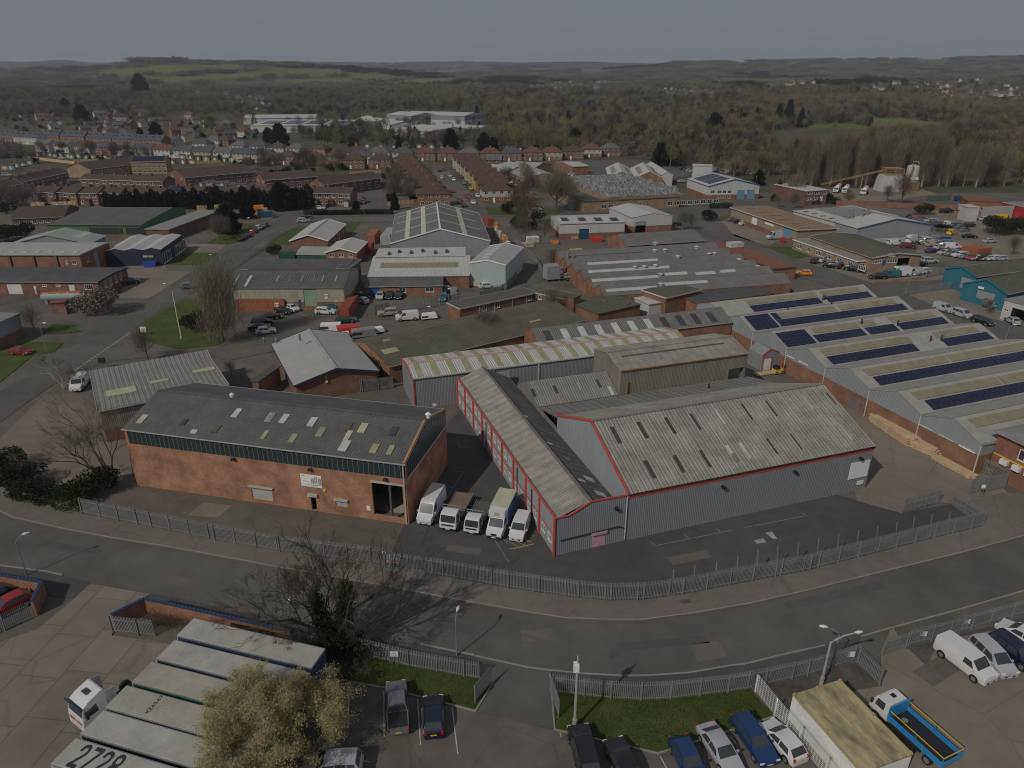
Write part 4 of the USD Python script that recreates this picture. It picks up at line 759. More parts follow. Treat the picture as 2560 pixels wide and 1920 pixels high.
wh=Bld('','',gp(-16,43),gp(34.8,43),9.2,5.35,6.1,wall='clad_dark_grey',rf='sheet_white',parent=gw,corr=.42,over=.08,gutter='grey_trim',trim='red_trim',ridge='pink_shutter',ops=[('f',n2(1450,340),n2(1490,375),'d:door_white')])
for k in range(19):
 x=.9+k*2.72
 for sl in(0,1):wh.light(sl,(x,.25),(x+.95,4.55),'skylight_stained',th=.01)
for x in(0.05,13.5,21.5):wh.mk(MB().box(x-.1,-.16,0,x+.1,-.05,5.3),'red_post' if x<1 else 'downpipe','red_trim' if x<1 else 'flat_pale')
kb=Bld('','',gp(9.5,52.6),gp(50.5,52.6),8.6,4.6,6.4,wall='brick_orange',rf='fibre_mid',parent=gw,corr=.42,over=.1)
for k in range(11):
 kb.light(0,(1.6+k*3.5,.5),(2.9+k*3.5,3.6),'skylight' if k in(1,2,3,4,5,6)else 'skylight_dark',th=.01)
def roof_stuff(b,k,spots,m='galvanised',h=.7,r=.25):
 for q in spots:b.vent(k,q,h,r,m)
sb=Bld('striped_barn','corrugated barn with yellow rooflights in its striped grey roof',n1(785,402),n1(1792,198),n1(600,113),5.2,side='A',ap=n1(655,168),ratio=0.82,wall='clad_weathered',rf='fibre_grey',corr=.75,over=.25,trim='grey_trim',gutter='grey_trim',low=(2.0,'brick_red'),ops=[('l',3.2,0,4.2,4.2,'o')])
for a,b in[(n1(845,300),n1(1070,210)),(n1(765,145),n1(960,90)),(n1(1080,80),n1(1275,22)),(m1(1395,1335),m1(1560,1285)),(m1(1530,1440),m1(1690,1385)),(n1(1190,195),n1(1330,150))]:sb.light(0,a,b,'skylight_yellow!')
ph=Bld('pale_roofed_hall','brick hall under a broad smooth pale grey gabled roof',m2(600,1520),m2(1230,1410),m2(840,1140),3.4,roof='gy',ap=m2(825,1390),wall='brick_red',rf='sheet_pale',over=.5,trim='navy_trim',gutter='navy_trim',cat='hall',ridge='grey_trim')
roof_stuff(ph,0,[m2(350,1190),m2(447,1195)],'galvanised',.8,.2);roof_stuff(ph,1,[m2(632,1168)],'galvanised',.9,.2)
a=ph.on_wall('f',m2(835,1462));ph.mk(MB().tube([[a[0],-.01,a[1]],[a[0],-.15,a[1]]],[.25,.22],10),'alarm_box','yellow_paint');ph.mk(MB().box(a[0]-.15,-.2,a[1]-1,a[0]+.25,-.01,a[1]-.6),'alarm_box','white_paint')
Bld('black_flat_store','low store with a black felt roof between the barn and the pale hall',m1(1990,1495),m2(300,1500),m1(1715,1335),3.0,side='A',roof='fl',wall='brick_red',rf='roof_felt',cat='store')
Bld('black_flat_store','long low black roofed lean-to on the right of the pale hall',m2(1180,1415),m2(1255,1400),m2(885,1150),2.6,roof='fl',wall='brick_red',rf='roof_felt',cat='store')
lb=Bld('mossy_long_barn','long low works with an orange gable and a mossy ribbed roof',m2(1335,1380),m3(830,1012),m2(1020,1182),3.4,side='A',ap=m2(1180,1190),ratio=.62,wall='brick_orange',rf='fibre_moss',corr=.5,over=.15,gutter='grey_trim')
for a,b in[(m2(1305,1290),m2(1385,1230)),(m2(1300,1190),m2(1335,1165)),(m3(400,1040),m3(470,1010))]:lb.light(0,a,b,'skylight_stained!')
fo=Bld('brick_office_range','long single storey brick range with a mossy flat roof and white windows',m2(1895,922),m3(440,797),m2(1800,878),3.3,side='A',roof='fl',wall='brick_red',rf='roof_moss_felt',trim='flat_pale',cat='office',ops=[('f',m3(18,890),m3(55,935),'w:1'),('f',m3(118,870),m3(155,912),'w:1'),('f',m3(370,820),m3(405,855),'w:1')])
for x in(5,9,14,18):fo.mk(MB().tube([(x,-.08,0),(x,-.08,3.2)],[.06,.06],6),'downpipe','flat_pale')
fb_=Bld('brick_hall','dark roofed brick hall with a square brick stack at its corner',m3(452,800),m3(690,850),m3(395,738),4.0,side='A',roof='fl',wall='brick_red',rf='roof_moss_felt',trim='flat_pale',cat='hall',ops=[('f',m3(460,815),m3(490,850),'w:1')])
c=fb_.w;fb_.mk(MB().box(c-.2,-1.4,0,c+2.6,1.3,5.0),'brick_stack','brick_red');fb_.mk(MB().box(c-.35,-1.55,5.0,c+2.75,1.45,5.25),'stack_cap','roof_moss_felt')
f3=Bld('grey_roofed_unit','unit with stained grey cladding, pale rooflights and a green loading door marked F3',m2(97,757),m2(975,755),m2(1072,605),5.3,ap=m2(1003,622),ratio=.45,wall='clad_stained',rf='fibre_dark',low=(1.9,'brick_orange'),corr=.5,over=.2,gutter='flat_grey',ops=[('f',m2(655,765),m2(770,900),'d:door_green'),('f',m2(618,850),m2(648,910),'d:door_blue')])
for x0,x1 in((105,175),(190,285),(240,290),(345,395),(442,500),(540,590),(637,690),(735,775),(800,855),(905,960)):
 f3.light(0,m2(x0,750 if x0<200 else 708),m2(x1-25,665),('skylight' if x0<300 else 'skylight_stained')+'!')
s3=on_front(f3,'sign_board','sign_white',m2(820,808),m2(858,843),.05,.1);text_on(f3,'f','F3',m2(824,838),.75,'ink_red',.11,s3,'lettering',True,1.0)
Bld('grey_rear_unit','dark ribbed roof continuing behind the unit marked F3',m2(175,610),m2(990,612),m2(945,532),5.6,ap=m2(955,533),ratio=.9,wall='clad_stained',rf='fibre_dark',corr=.5,over=.2)
Bld('small_flat_block','small dark flat roofed block behind the unit marked F3',m2(925,605),m2(1005,608),m2(1060,535),5.6,roof='fl',wall='fibre_mid_x',rf='roof_felt',trim='flat_pale',cat='store')
s1=Bld('small_brick_unit','small brick unit with a clean white gabled roof beside a lawn',m2(555,383),m2(848,383),m2(970,257),3.4,roof='gy',ap=m2(690,338),wall='brick_red',rf='sheet_white',over=.35,trim='white_paint',ridge='grey_trim',cat='unit',ops=[('r','row',4,.2,1.0,2.1,'d:door_white')])
s2=Bld('small_orange_unit','small orange brick unit with three white windows and a white roof',m2(832,476),m2(1075,478),m2(1140,398),3.2,roof='gy',zR=4.4,wall='brick_bright',rf='sheet_white',over=.3,trim='white_paint',cat='unit',ops=[('f',m2(865,487),m2(903,514),'w:2'),('f',m2(937,487),m2(977,514),'w:2'),('f',m2(1010,487),m2(1048,514),'w:2')])
Bld('green_lean_to','lean-to with a pale green corrugated roof',m2(588,492),m2(832,496),m2(835,453),2.4,3.1,roof='mo',wall='green_paint',rf='sheet_pale_green',cat='shed',over=.1)
ww=Bld('white_roofed_workshop','brick workshop with a long white roof and one tan strip of rooflights',m2(1172,668),m2(1968,660),m2(1960,560),3.3,5.6,ratio=.9,wall='brick_red',rf='sheet_white',over=.2,gutter='grey_trim',low=(1.2,'brick_red'))
ww.light(0,m2(1265,603),m2(1880,560),'skylight_tan!')
lw=Bld('dark_lean_to','brick lean-to with a dark sloping roof and a blue double door',m2(1150,748),m2(1755,738),6.2,2.5,3.2,roof='mo',wall='brick_bright',rf='fibre_dark',cat='lean-to',ops=[('f',.8,0,2.6,2.2,'d:door_blue'),('f',8,.9,1.6,1.2,'w:1'),('f',14.5,.9,2,1.2,'w:1'),('f',20.5,0,1.6,2.1,'d:door_grey')])
Bld('plant_deck','white flat roof with small boxes behind the white roofed workshop',m2(1230,516),m2(1935,504),m2(1915,440),5.7,roof='fl',wall='clad_white',rf='flat_pale',cat='flat roof',rl=[(0,m2(x,y),m2(x+22,y-16),'skylight_dark!',.3)for x,y in((1325,500),(1405,485),(1500,490),(1590,478),(1690,490),(1780,482))])
pg=Bld('pale_green_shed','tall pale green clad shed with a pale roof',m2(1970,560),m3(202,577),m3(150,432),6.2,7.2,roof='gy',wall='clad_pale_green',rf='sheet_pale',over=.15,trim='white_paint',low=(.3,'brick_red'))
for k in range(6):pg.light(0,(3.5+k*3.2,2.2),(4.3+k*3.2,4.4),'skylight')
bg=Bld('grey_gabled_works','big grey gabled works with white gable and cream rooflight stripes',m2(1350,405),m2(2130,385),m2(1385,183),6.0,side='A',roof='gy',ap=m2(1735,290),wall='clad_blue_grey',rf='fibre_mid',over=.2,trim='white_paint',low=(1.5,'brick_red'),ridge='white_paint')
L=bg.d
for sl,ta,tb in((0,.28,.38),(0,.62,.72),(1,.45,.55)):
 ln=np.linalg.norm(bg.slopes[sl][3]);bg.light(sl,(.3,ln*ta),(L-.3,ln*tb),'cream_roof')
for f in(.3,.6,.85):bg.light(0,(L*f,1),(L*f+.35,16),'flat_pale',.02);bg.light(1,(L*f,2),(L*f+.35,15),'flat_pale',.02)
u1=Bld('brick_unit','red brick unit with a pale roof and a tall grey door',m1(-260,497),m1(628,497),m1(845,400),6.0,ap=m1(800,407),ratio=.86,wall='brick_bright',rf='sheet_pale',over=.25,trim='grey_trim',gutter='grey_trim',cat='unit',ops=[('f',m1(565,540),m1(607,570),'w:1'),('f',m1(515,540),m1(538,568),'w:1'),('r',m1(735,480),m1(800,592),'s:door_grey'),('r',m1(675,515),m1(705,550),'w:1')])
for x in(75,265,445):a=u1.on_wall('f',m1(x,520));u1.mk(MB().box(a[0]-.25,-.35,0,a[0]+.25,-.02,5.8),'brick_pier','brick_dark')
for k in range(7):u1.light(0,(u1.w-3-k*3.4,2.2),(u1.w-2-k*3.4,3.6),'skylight')
u5=Bld('dark_roofed_unit','low brick unit with a dark ribbed roof and white door',m1(-300,705),m1(770,711),m1(992,600),3.8,ap=m1(890,645),wall='brick_red',rf='fibre_dark',over=.3,corr=.5,gutter='grey_trim',trim='black_trim',cat='unit',ops=[('f',m1(45,728),m1(185,808),'s:door_white'),('f',m1(258,742),m1(300,808),'d:door_white'),('f',m1(332,732),m1(372,745),'w:1'),('f',m1(440,730),m1(480,744),'w:1'),('f',m1(535,732),m1(602,802),'d:door_white'),('f',m1(662,732),m1(742,770),'w:3'),('r',m1(818,705),m1(850,752),'w:1'),('r',m1(858,684),m1(890,730),'w:1'),('r',m1(898,662),m1(930,708),'w:1'),('r',m1(938,642),m1(968,686),'w:1')])
text_on(u5,'r','35',m1(800,782),.6,'sign_white',.04,None,'lettering')
gs=Bld('green_gabled_hall','big dark roofed hall with a green gable wall',m1(370,262),m1(1107,264),m1(1465,124),4.2,ap=m1(1340,122),ratio=.72,wall='clad_green',rf='fibre_dark',over=.2,gutter='black_trim',low=(1.0,'brick_red'),cat='hall',ops=[('f',26,1.2,8,2.2,'g:14'),('f',35,1.2,6.5,2.2,'g:11'),('f',14,1.2,11,2.2,'g:18')])
an=Bld('flat_annex','flat pale roofed brick annex beside the green gable',m1(1150,294),m1(1330,298),m1(1652,150),3.6,roof='fl',wall='brick_dark',rf='flat_grey',cat='annex',trim='flat_grey')
nv=Bld('navy_units','dark navy units under three low white gables',m1(835,468),m1(1270,456),m1(1470,342),4.4,5.0,roof='my3',wall='clad_navy',rf='sheet_white',over=.1,cat='unit',ops=[('r',m1(1280,490),m1(1360,520),'w:3'),('r',m1(1375,430),m1(1475,455),'w:4'),('f',m1(1130,500),m1(1165,512),'w:1'),('f',m1(1172,500),m1(1208,512),'w:1')])
pgr=Bld('pale_green_roofed_hall','hall with a wide pale grey green gabled roof behind the brick unit',m1(60,420),m1(700,408),m1(905,345),5.0,roof='gy',zR=7.6,wall='clad_blue_grey',rf='sheet_pale_green',over=.3,cat='hall')
for k in range(8):pgr.light(1,(4+k*1.6,3.5),(4.7+k*1.6,5.5),'skylight')
tb=Bld('brick_bungalows','row of low brick bungalows with a brown roof at the far left',m1(87,212),m1(495,195),m1(515,127),2.8,5.4,wall='brick_house',rf='tiles_brown',over=.4,cat='bungalow',ops=[('f','row',8,.9,1.4,1.3,'w:1'),('f',6,0,1,2.1,'d:door_sky'),('f',16,0,1,2.1,'d:door_sky')])
Bld('corner_office','pale rendered office with a grey flat roof at the left edge',m1(-190,1110),m1(148,964),16,4.6,roof='fl',wall='clad_blue_grey',rf='flat_grey',trim='flat_grey',low=(1.6,'brick_red'),cat='office')
nl=Bld('north_light_works','sprawling works of low parallel ridges with white rooflight strips',m3(985,826),m4(372,724),m3(742,487),3.4,side='A',roof='mx6',zR=5.2,wall='brick_orange',rf='fibre_mid',ratio=.5,over=.1,ops=[('l',1.5,.9,1.2,1.3,'w:1')])
for i,(p,q)in enumerate([(m3(1000,795),m3(1390,745)),(m3(1440,740),m3(1795,705)),(m3(890,718),m3(1400,658)),(m3(1460,658),m3(1635,640)),(m3(860,645),m3(1490,585)),(m3(850,575),m3(1390,522)),(m3(1705,655),m3(1855,635)),(m3(1900,635),m3(2015,620))]):
 best=None
 for k in range(0,12):
  P,e,L,sv=nl.slopes[k]
  a,b=nl.on_slope(k,p),nl.on_slope(k,q);sl=np.linalg.norm(sv)
  if 0<(a[1]+b[1])/2<sl and k%2==0:
   c=min(max((a[1]+b[1])/2,.75),sl-.75)
   nl.light(k,(a[0],c-.5),(b[0],c+.5),'sheet_white_x');break
for k,q in((0,m3(1430,740)),(2,m3(1425,662)),(4,m3(1225,605)),(4,m3(1300,600)),(4,m3(1385,592)),(6,m3(1565,520)),(8,m3(1460,468)),(8,m3(1380,472)),(10,m3(1385,415)),(8,m3(1810,500)),(8,m3(1850,495)),(6,m4(-40,545)),(4,m4(110,600)),(2,m4(275,665)),(2,m4(45,690)),(8,m3(1710,445))):
 nl.vent(k,q,.5,.45,'flat_pale','roof_ventilator')
for k in(5,7,9):
 for x in range(26,44,2):nl.light(k,(x,.5),(x+.5,2.5),'skylight_dark',.02)
nl.light(10,m3(760,520),m3(1290,475),'roof_felt!')
Bld('brown_flat_office','long brown flat roofed office range with orange brick walls',m4(236,608),m4(412,592),m3(1822,408),3.4,side='A',roof='fl',wall='brick_orange',rf='flat_red',cat='office',trim='flat_red',ops=[('l','row',9,1.0,1.5,1.3,'w:1')],rl=[(0,m3(1980,445),m3(2072,420),'flat_pale!',1.2)])
Bld('grey_gabled_store','grey ribbed roof with an orange brick gable behind the north light works',m3(1165,425),m3(1775,384),m3(1085,345),2.8,side='A',zR=4.8,wall='brick_orange',rf='fibre_mid',over=.15)
Bld('low_dark_block','low brick block with a dark mossy flat roof and white edging',m3(1470,838),m3(1742,775),m3(1335,768),4.2,side='A',roof='fl',wall='brick_red',rf='roof_moss_felt',trim='flat_pale',cat='block')
Bld('low_dark_block','squat brick block with a stained dark flat roof at the bare hedge',m3(935,965),m3(1265,890),m3(825,843),3.4,side='A',roof='fl',wall='brick_red',rf='roof_moss_felt',cat='block',rl=[(0,m3(x,y),m3(x+16,y-6),'flat_grey!',.2)for x,y in((985,870),(1165,890),(1110,850))])
Bld('white_canopy_roof','white peeling low roof between two dark roofed blocks',m3(1335,890),m3(1460,870),m3(1210,842),2.8,side='A',roof='fl',wall='clad_white',rf='flat_pale',cat='canopy')
Bld('low_flat_range','low dark flat roofed range behind the white striped roof',m3(1720,880),m4(240,800),12,3.0,roof='fl',wall='brick_orange',rf='roof_felt',trim='flat_red',cat='range')
w1=Bld('white_warehouse','white clad warehouse with a brick base and a blue shutter',m3(632,253),m3(1145,237),m3(553,190),5.2,side='A',zR=6.0,wall='clad_white',rf='sheet_white',low=(2.0,'brick_red'),over=.15,gutter='grey_trim',ops=[('f',m3(785,293),m3(858,388),'s:door_teal'),('f',m3(715,345),m3(740,395),'d:door_grey')])
for x in(640,775,905,1030):w1.light(0,m3(x+10,232),m3(x+45,205),'skylight_dark!')
on_front(w1,'red_skip_sign','yellow_paint',m3(745,352),m3(775,368),.05,.1)
w2=Bld('white_gabled_unit','white clad unit with an open door and brick lower wall',m3(1205,204),m3(1520,188),m3(1060,122),5.6,side='A',roof='gy',zR=6.8,wall='clad_white',rf='sheet_white',low=(2.6,'brick_red'),over=.15,ops=[('f',m3(1230,236),m3(1307,318),'o')])
on_front(w2,'raised_shutter','door_grey',m3(1230,236),m3(1307,262),-.15,-.05)
yw=Bld('yellow_brick_works','long yellow brick office front with a row of white windows',t2(1570,1042),t2(2185,1012),t2(1485,930),4.0,side='A',roof='fl',wall='brick_tan',rf='roof_felt',cat='works',ops=[('f','row',6,1.0,2.2,1.6,'w:1',7,25),('f','row',8,1.0,2.2,1.6,'w:1',36,60)])
sw=Bld('patchy_saw_roof_works','works with a speckled black and white saw roof',t2(1690,1015),t2(2190,990),t2(1555,898),5.0,side='A',roof='mx5',zR=7.6,wall='brick_tan',rf='speckled_roof',over=.1)
wm=Bld('white_multi_gable_works','white roofed works with two gables and tan rooflights',t2(1725,886),t2(2075,890),t2(1555,822),5.0,side='A',roof='my2',zR=8.0,wall='brick_orange',rf='sheet_white',over=.2)
for k in range(4):
 ln=np.linalg.norm(wm.slopes[k][3]);wm.light(k,(6,ln*.3),(wm.d-8,ln*.62),'skylight_tan')
Bld('white_multi_gable_annex','white clad gabled annex right of the white roofed works',t2(2070,868),t2(2140,868),t2(1880,800),5.0,side='A',roof='gy',zR=6.5,wall='clad_white',rf='sheet_white',over=.2)
Bld('small_white_unit','small brick unit with a white roof left of the white gabled works',t2(1500,815),t2(1600,810),t2(1458,782),4.0,side='A',zR=5,wall='brick_orange',rf='sheet_white',cat='unit')
for a,b,c in((t2(1075,850),t2(1200,835),t2(1060,805)),(t2(1240,830),t2(1360,800),t2(1200,790)),(t2(1190,890),t2(1420,880),t2(1210,800))):
 Bld('grey_curved_store',('pale grey gabled store behind the round bare tree','second pale grey store beside the white gabled works','third pale grey store right behind the round bare tree')[COUNT.get(('/World','grey_curved_store'),0)],a,b,c,4.0,side='A',roof='gy',zR=6.0,wall='brick_tan',rf='sheet_pale',cat='store')
pvb=Bld('blue_trimmed_unit','white unit with blue trim, blue doors and solar panels on its roof',t3(186,940),t3(513,932),t3(20,893),6.0,side='A',roof='gy',ap=t3(345,896),wall='clad_white',rf='sheet_white',low=(2.2,'brick_red'),over=.25,trim='blue_paint',gutter='blue_paint',cat='unit',ops=[('f',t3(370,967),t3(410,1026),'d:door_sky'),('f',t3(432,965),t3(476,1024),'d:door_sky')]+[('f',t3(x,968),t3(x+22,985),'w:1')for x in(200,242,275,308)]+[('f',t3(x,1003),t3(x+22,1016),'w:1')for x in(238,272,305)])
ln=np.linalg.norm(pvb.slopes[0][3])
for sl in(0,):pvb.panels(sl,(3,1.5),(pvb.d*.48,ln-1),8,4,False);pvb.panels(sl,(pvb.d*.52,1.5),(pvb.d-3,ln-1),8,4,False)
Bld('brick_two_storey_block','two storey brick office block with white windows and a red sign',t3(815,972),t3(950,964),t3(682,925),6.0,side='A',roof='fl',wall='brick_dark',rf='flat_pale',cat='office',trim='flat_pale',ops=[('f',t3(x,974),t3(x+30,990),'w:2')for x in(822,868,912)]+[('f',t3(x,1012),t3(x+28,1028),'w:2')for x in(818,856)]+[('f',t3(900,1005),t3(915,1036),'d:door_white')])
tr=Bld('tan_roofed_unit','long tan panelled unit with a flat brown roof and blue shutter',t3(332,1078),t3(757,1222),t3(1015,1212),4.6,roof='fl',wall='clad_tan',rf='flat_brown',low=(1.6,'brick_red'),trim='flat_pale',cat='unit',over=.5,ops=[('f',t3(665,1205),t3(708,1280),'s:door_sky'),('f',t3(465,1130),t3(492,1192),'d:door_white')])
on_front(tr,'sign_board','sign_white',t3(550,1170),t3(602,1200),.05,.12)
for k in range(7):tr.light(0,(4+k*7,3),(4.8+k*7,9),'fibre_brown_x',.04)
Bld('long_white_range','long white roofed range with flues behind the tan roofed unit',m4(392,150),m4(737,240),m4(1010,158),5.0,roof='mo',zR=5.6,wall='clad_white',rf='sheet_white',cat='range',over=.2,rl=[(0,(3+4.4*k,1.5),(4+4.4*k,3.5),'skylight_dark')for k in range(9)])
bgf=Bld('grey_blue_trimmed_shed','pale grey clad shed with thin blue trim and a low white gable roof',m4(902,288),m4(1478,257),m4(737,235),5.2,side='A',roof='gy',ap=m4(1207,214),wall='clad_blue_grey',rf='sheet_white',over=.2,trim='blue_paint',low=(1.7,'clad_white'))
roof_stuff(bgf,0,[m4(935,195),m4(975,185)],'galvanised',2.4,.35);roof_stuff(bgf,0,[m4(820,215),m4(850,210)],'galvanised',3.0,.4)
Bld('grey_flat_range','grey flat roofed range behind the long white range',m4(560,130),m4(790,195),m4(990,150),5.6,roof='fl',wall='clad_white',rf='flat_grey',cat='range')
tn=Bld('tan_brick_workshop','tan brick workshop with a broad grey felt roof and an open garage door',m4(1012,520),m4(1404,497),m4(545,352),4.2,side='A',roof='gy',zR=5.1,wall='brick_tan',rf='roof_moss_felt',over=.3,cat='workshop',trim='flat_pale',ops=[('f',m4(1215,525),m4(1300,585),'o'),('f',m4(1098,540),m4(1116,580),'d:door_blue'),('f',m4(1020,540),m4(1085,560),'w:3'),('f',m4(1135,533),m4(1208,555),'w:3')])
on_front(tn,'sign_board','sign_white',m4(1140,488),m4(1192,510),.05,.1)
Bld('tan_office_range','low flat roofed tan brick office with a run of white windows',m4(392,378),m4(893,547),m4(1012,538),2.9,roof='fl',wall='brick_tan',rf='flat_grey',trim='white_paint',cat='office',ops=[('f','row',7,.9,2.6,1.3,'w:3',1,33),('r',1.2,.9,3,1.2,'w:3')])
for nm,lb_,a,b,c,apx,sgn in(('teal_shed','teal clad shed with a grey door, the farther of the teal pair',m4(1590,607),m4(1838,672),m4(2290,600),m4(1722,590),0),('teal_shed','teal clad shed with a red and white sign, the nearer of the teal pair',m4(1732,722),m4(2083,808),m4(2560,730),m4(1932,692),1)):
 q=Bld(nm,lb_,a,b,c,4.4 if not sgn else 4.0,roof='gy',ap=apx,wall='clad_teal',rf='fibre_moss',over=.2,trim='clad_teal',ops=[('f',m4(1720,668),m4(1832,790),'s:door_grey')]if not sgn else[('f',m4(1845,770),m4(1965,870),'s:door_grey')])
 if sgn:
  on_front(q,'sign_board','sign_white',m4(1855,742),m4(1895,770),.06,.12)
  on_front(q,'sign_stripe','ink_red',m4(1858,748),m4(1893,756),.125,.14)
Bld('white_garage_front','white garage front with louvres and an open bay right of the teal sheds',m4(2062,850),m4(2260,905),12,4.4,roof='fl',wall='clad_white',rf='flat_grey',cat='garage',ops=[('f',2.0,0,5,3.2,'o'),('f',.4,2.0,1,.5,'w:1')])
Bld('red_fronted_garage','garage with bright red doors at the right edge',t3(2078,1045),t3(2360,1105),t3(2075,1012),5.0,side='A',roof='fl',wall='clad_red',rf='flat_grey',cat='garage',ops=[('f','row',4,.2,4.2,3.0,'s:red_paint')],trim='grey_trim')
Bld('flat_brick_showroom','flat roofed red brick showroom beside the red garage',t3(1850,1035),t3(2072,1045),t3(1860,1012),4.4,side='A',roof='fl',wall='brick_bright',rf='flat_red',cat='showroom',ops=[('f','row',5,1,1.6,1.5,'w:1')])
Bld('small_brick_lodge','small brick lodge by the car sales yard',t3(1775,1095),t3(1850,1102),t3(1790,1075),3.0,side='A',roof='fl',wall='brick_orange',rf='roof_felt',cat='lodge',ops=[('f',1,.9,1.3,1.3,'w:1')])
Bld('white_block','small white two storey block among parked trucks',t3(85,812),t3(208,815),10,6,roof='fl',wall='clad_white',rf='sheet_white',cat='block')
pA=np.array([62.9,83.8,0]);pU=np.array([math.cos(math.radians(20)),math.sin(math.radians(20)),0]);pN=np.array([-pU[1],pU[0],0])
pv=Bld('solar_roofed_sheds','row of white gabled sheds with brown rooflight strips and dark solar panels',tuple(pA),tuple(pA+pU*40.3),67.4,4.5,6.3,roof='mx7',wall='clad_blue_grey',rf='sheet_cream',low=(2.9,'brick_orange'),over=.12,gutter=None,ops=[('l',n4(1385,500),n4(1495,560),'w:2'),('l',n4(1548,585),n4(1655,640),'w:2'),('l',n4(1705,660),n4(1822,735),'w:2'),('l',m4(345,1278),m4(398,1318),'w:1'),('l',m4(435,1325),m4(505,1372),'w:2')])
def strip(i,p,q,m='skylight_tan',t0=.55,t1=.86):
 k=2*i;P,e,L,sv=pv.slopes[k];sl=np.linalg.norm(sv)
 a,b=pv.on_slope(k,p)[0],pv.on_slope(k,q)[0]
 pv.light(k,(a,sl*t0),(b,sl*t1),m)
def sol(i,p,q,ny=2,t0=.08,t1=.48):
 k=2*i;P,e,L,sv=pv.slopes[k];sl=np.linalg.norm(sv)
 a,b=pv.on_slope(k,p)[0],pv.on_slope(k,q)[0]
 pv.panels(k,(a,sl*t0),(b,sl*t1),max(2,int((b-a)/1.12)),ny,False)
strip(6,m4(20,880),m4(560,805));strip(6,m4(605,800),m4(895,765));sol(6,m4(60,930),m4(595,855));sol(6,m4(645,850),m4(985,805))
strip(5,m4(270,975),m4(720,925));strip(5,m4(745,915),m4(1180,860));sol(5,m4(270,1040),m4(1260,900));sol(5,m4(40,1040),m4(215,1000),6,.06,.92);sol(5,m4(195,960),m4(250,960),3,.5,.9)
strip(4,m4(535,1095),m4(890,1050));strip(4,m4(900,1040),m4(1020,1030));strip(4,m4(1140,1010),m4(1490,965));sol(4,m4(560,1160),m4(935,1100));sol(4,m4(960,1095),m4(1185,1060));sol(4,m4(1215,1060),m4(1580,1010));sol(4,m4(240,1140),m4(480,1100),5,.06,.85)
strip(3,m4(610,1270),m4(1310,1175));strip(3,m4(1490,1130),m4(1840,1090));sol(3,m4(665,1330),m4(1350,1225));sol(3,m4(1570,1190),m4(1930,1130))
strip(2,m4(950,1430),m4(1600,1330));strip(2,m4(1620,1320),m4(2400,1200));sol(2,m4(1030,1490),m4(2400,1260))
strip(1,n4(1330,280),n4(2010,175));strip(1,n4(2030,170),n4(2500,100));sol(1,n4(1430,340),n4(2500,170))
strip(0,n4(1790,500),n4(2400,400))
for i in range(7):
 pv.mk(MB().tube([(-.12,67.4*(i+.0)/7+.1,0),(-.12,67.4*i/7+.1,4.5)],[.09,.09],6),'downpipe','flat_pale')
 pv.mk(MB().bar((-.1,67.4*i/7,4.62),(40.4,67.4*i/7,4.62),.5,.1),'valley_gutter','flat_grey')
for i,q in((3,m4(935,1310)),(3,m4(1470,1185)),(3,m4(1555,1180)),(4,m4(1210,1060)),(4,m4(925,1050)),(5,m4(430,1040)),(6,m4(620,860)),(6,m4(635,855)),(5,m4(345,930)),(5,m4(690,890))):pv.vent(2*i,q,1.0,.13,'black_trim','flue')
ex=pv.loc(G(m4(300,1260),2));pv.mk(MB().tube([(ex[0],ex[1],0),(ex[0],ex[1],4.2),(ex[0]+.5,ex[1]+.2,4.7)],[.4,.4,.4],10).tube([(ex[0]+.5,ex[1]+.2,4.7),(ex[0]+.5,ex[1]+.2,6.0)],[.55,.5],10),'extract_duct','galvanised')
ob=Bld('brick_solar_office','two storey red brick office with white windows at the end of the solar roofed sheds',tuple(pA-pN*14.5+pU*2.2),tuple(pA-pN*14.5+pU*22),14.3,6.2,roof='hi',zR=7.6,wall='brick_bright',rf='flat_grey',over=.5,cat='office',ops=[('l',4,3.8,1.6,1.5,'w:1'),('l',9.5,3.8,1.6,1.5,'w:1'),('l',5,1.2,3.4,1.2,'w:3'),('f','row',4,3.6,1.6,1.5,'w:1'),('f','row',4,.9,1.8,1.5,'w:1')])
ob.mk(MB().box(-.03,0,3.05,-.005,14.2,3.25),'string_course','yellow_paint')
for y in(8.5,10.2,11.9):ob.mk(MB().box(-.5,y,2.3,-.03,y+1.0,3.0),'air_conditioner','white_paint')
for k,(nm,lb_,a,b,c,h)in enumerate([('far_warehouse','big pale grey box warehouse with a green sign, left of the far pair',t2(458,489),t2(640,481),45,11),('far_warehouse','big pale grey box warehouse with a dark band, right of the far pair',t2(800,489),t2(925,476),75,11)]):
 q=Bld(nm,lb_,a,b,c,h,side='A',roof='gy',zR=h+2.5,wall='clad_white',rf='sheet_white',over=.4,ops=[('f','row',2,0,4,4.5,'s:black_trim')])
 q.mk(MB().box(-.15,-.15,h-4.2,q.w+.15,-.02,h-.3).box(-.15,-.1,h-4.2,-.02,q.d,h-.3),'dark_band','clad_dark_grey')
 if k==0:q.mk(MB().box(q.w*.44,-.3,h-8,q.w*.56,-.1,h-5),'sign_board','sign_green')
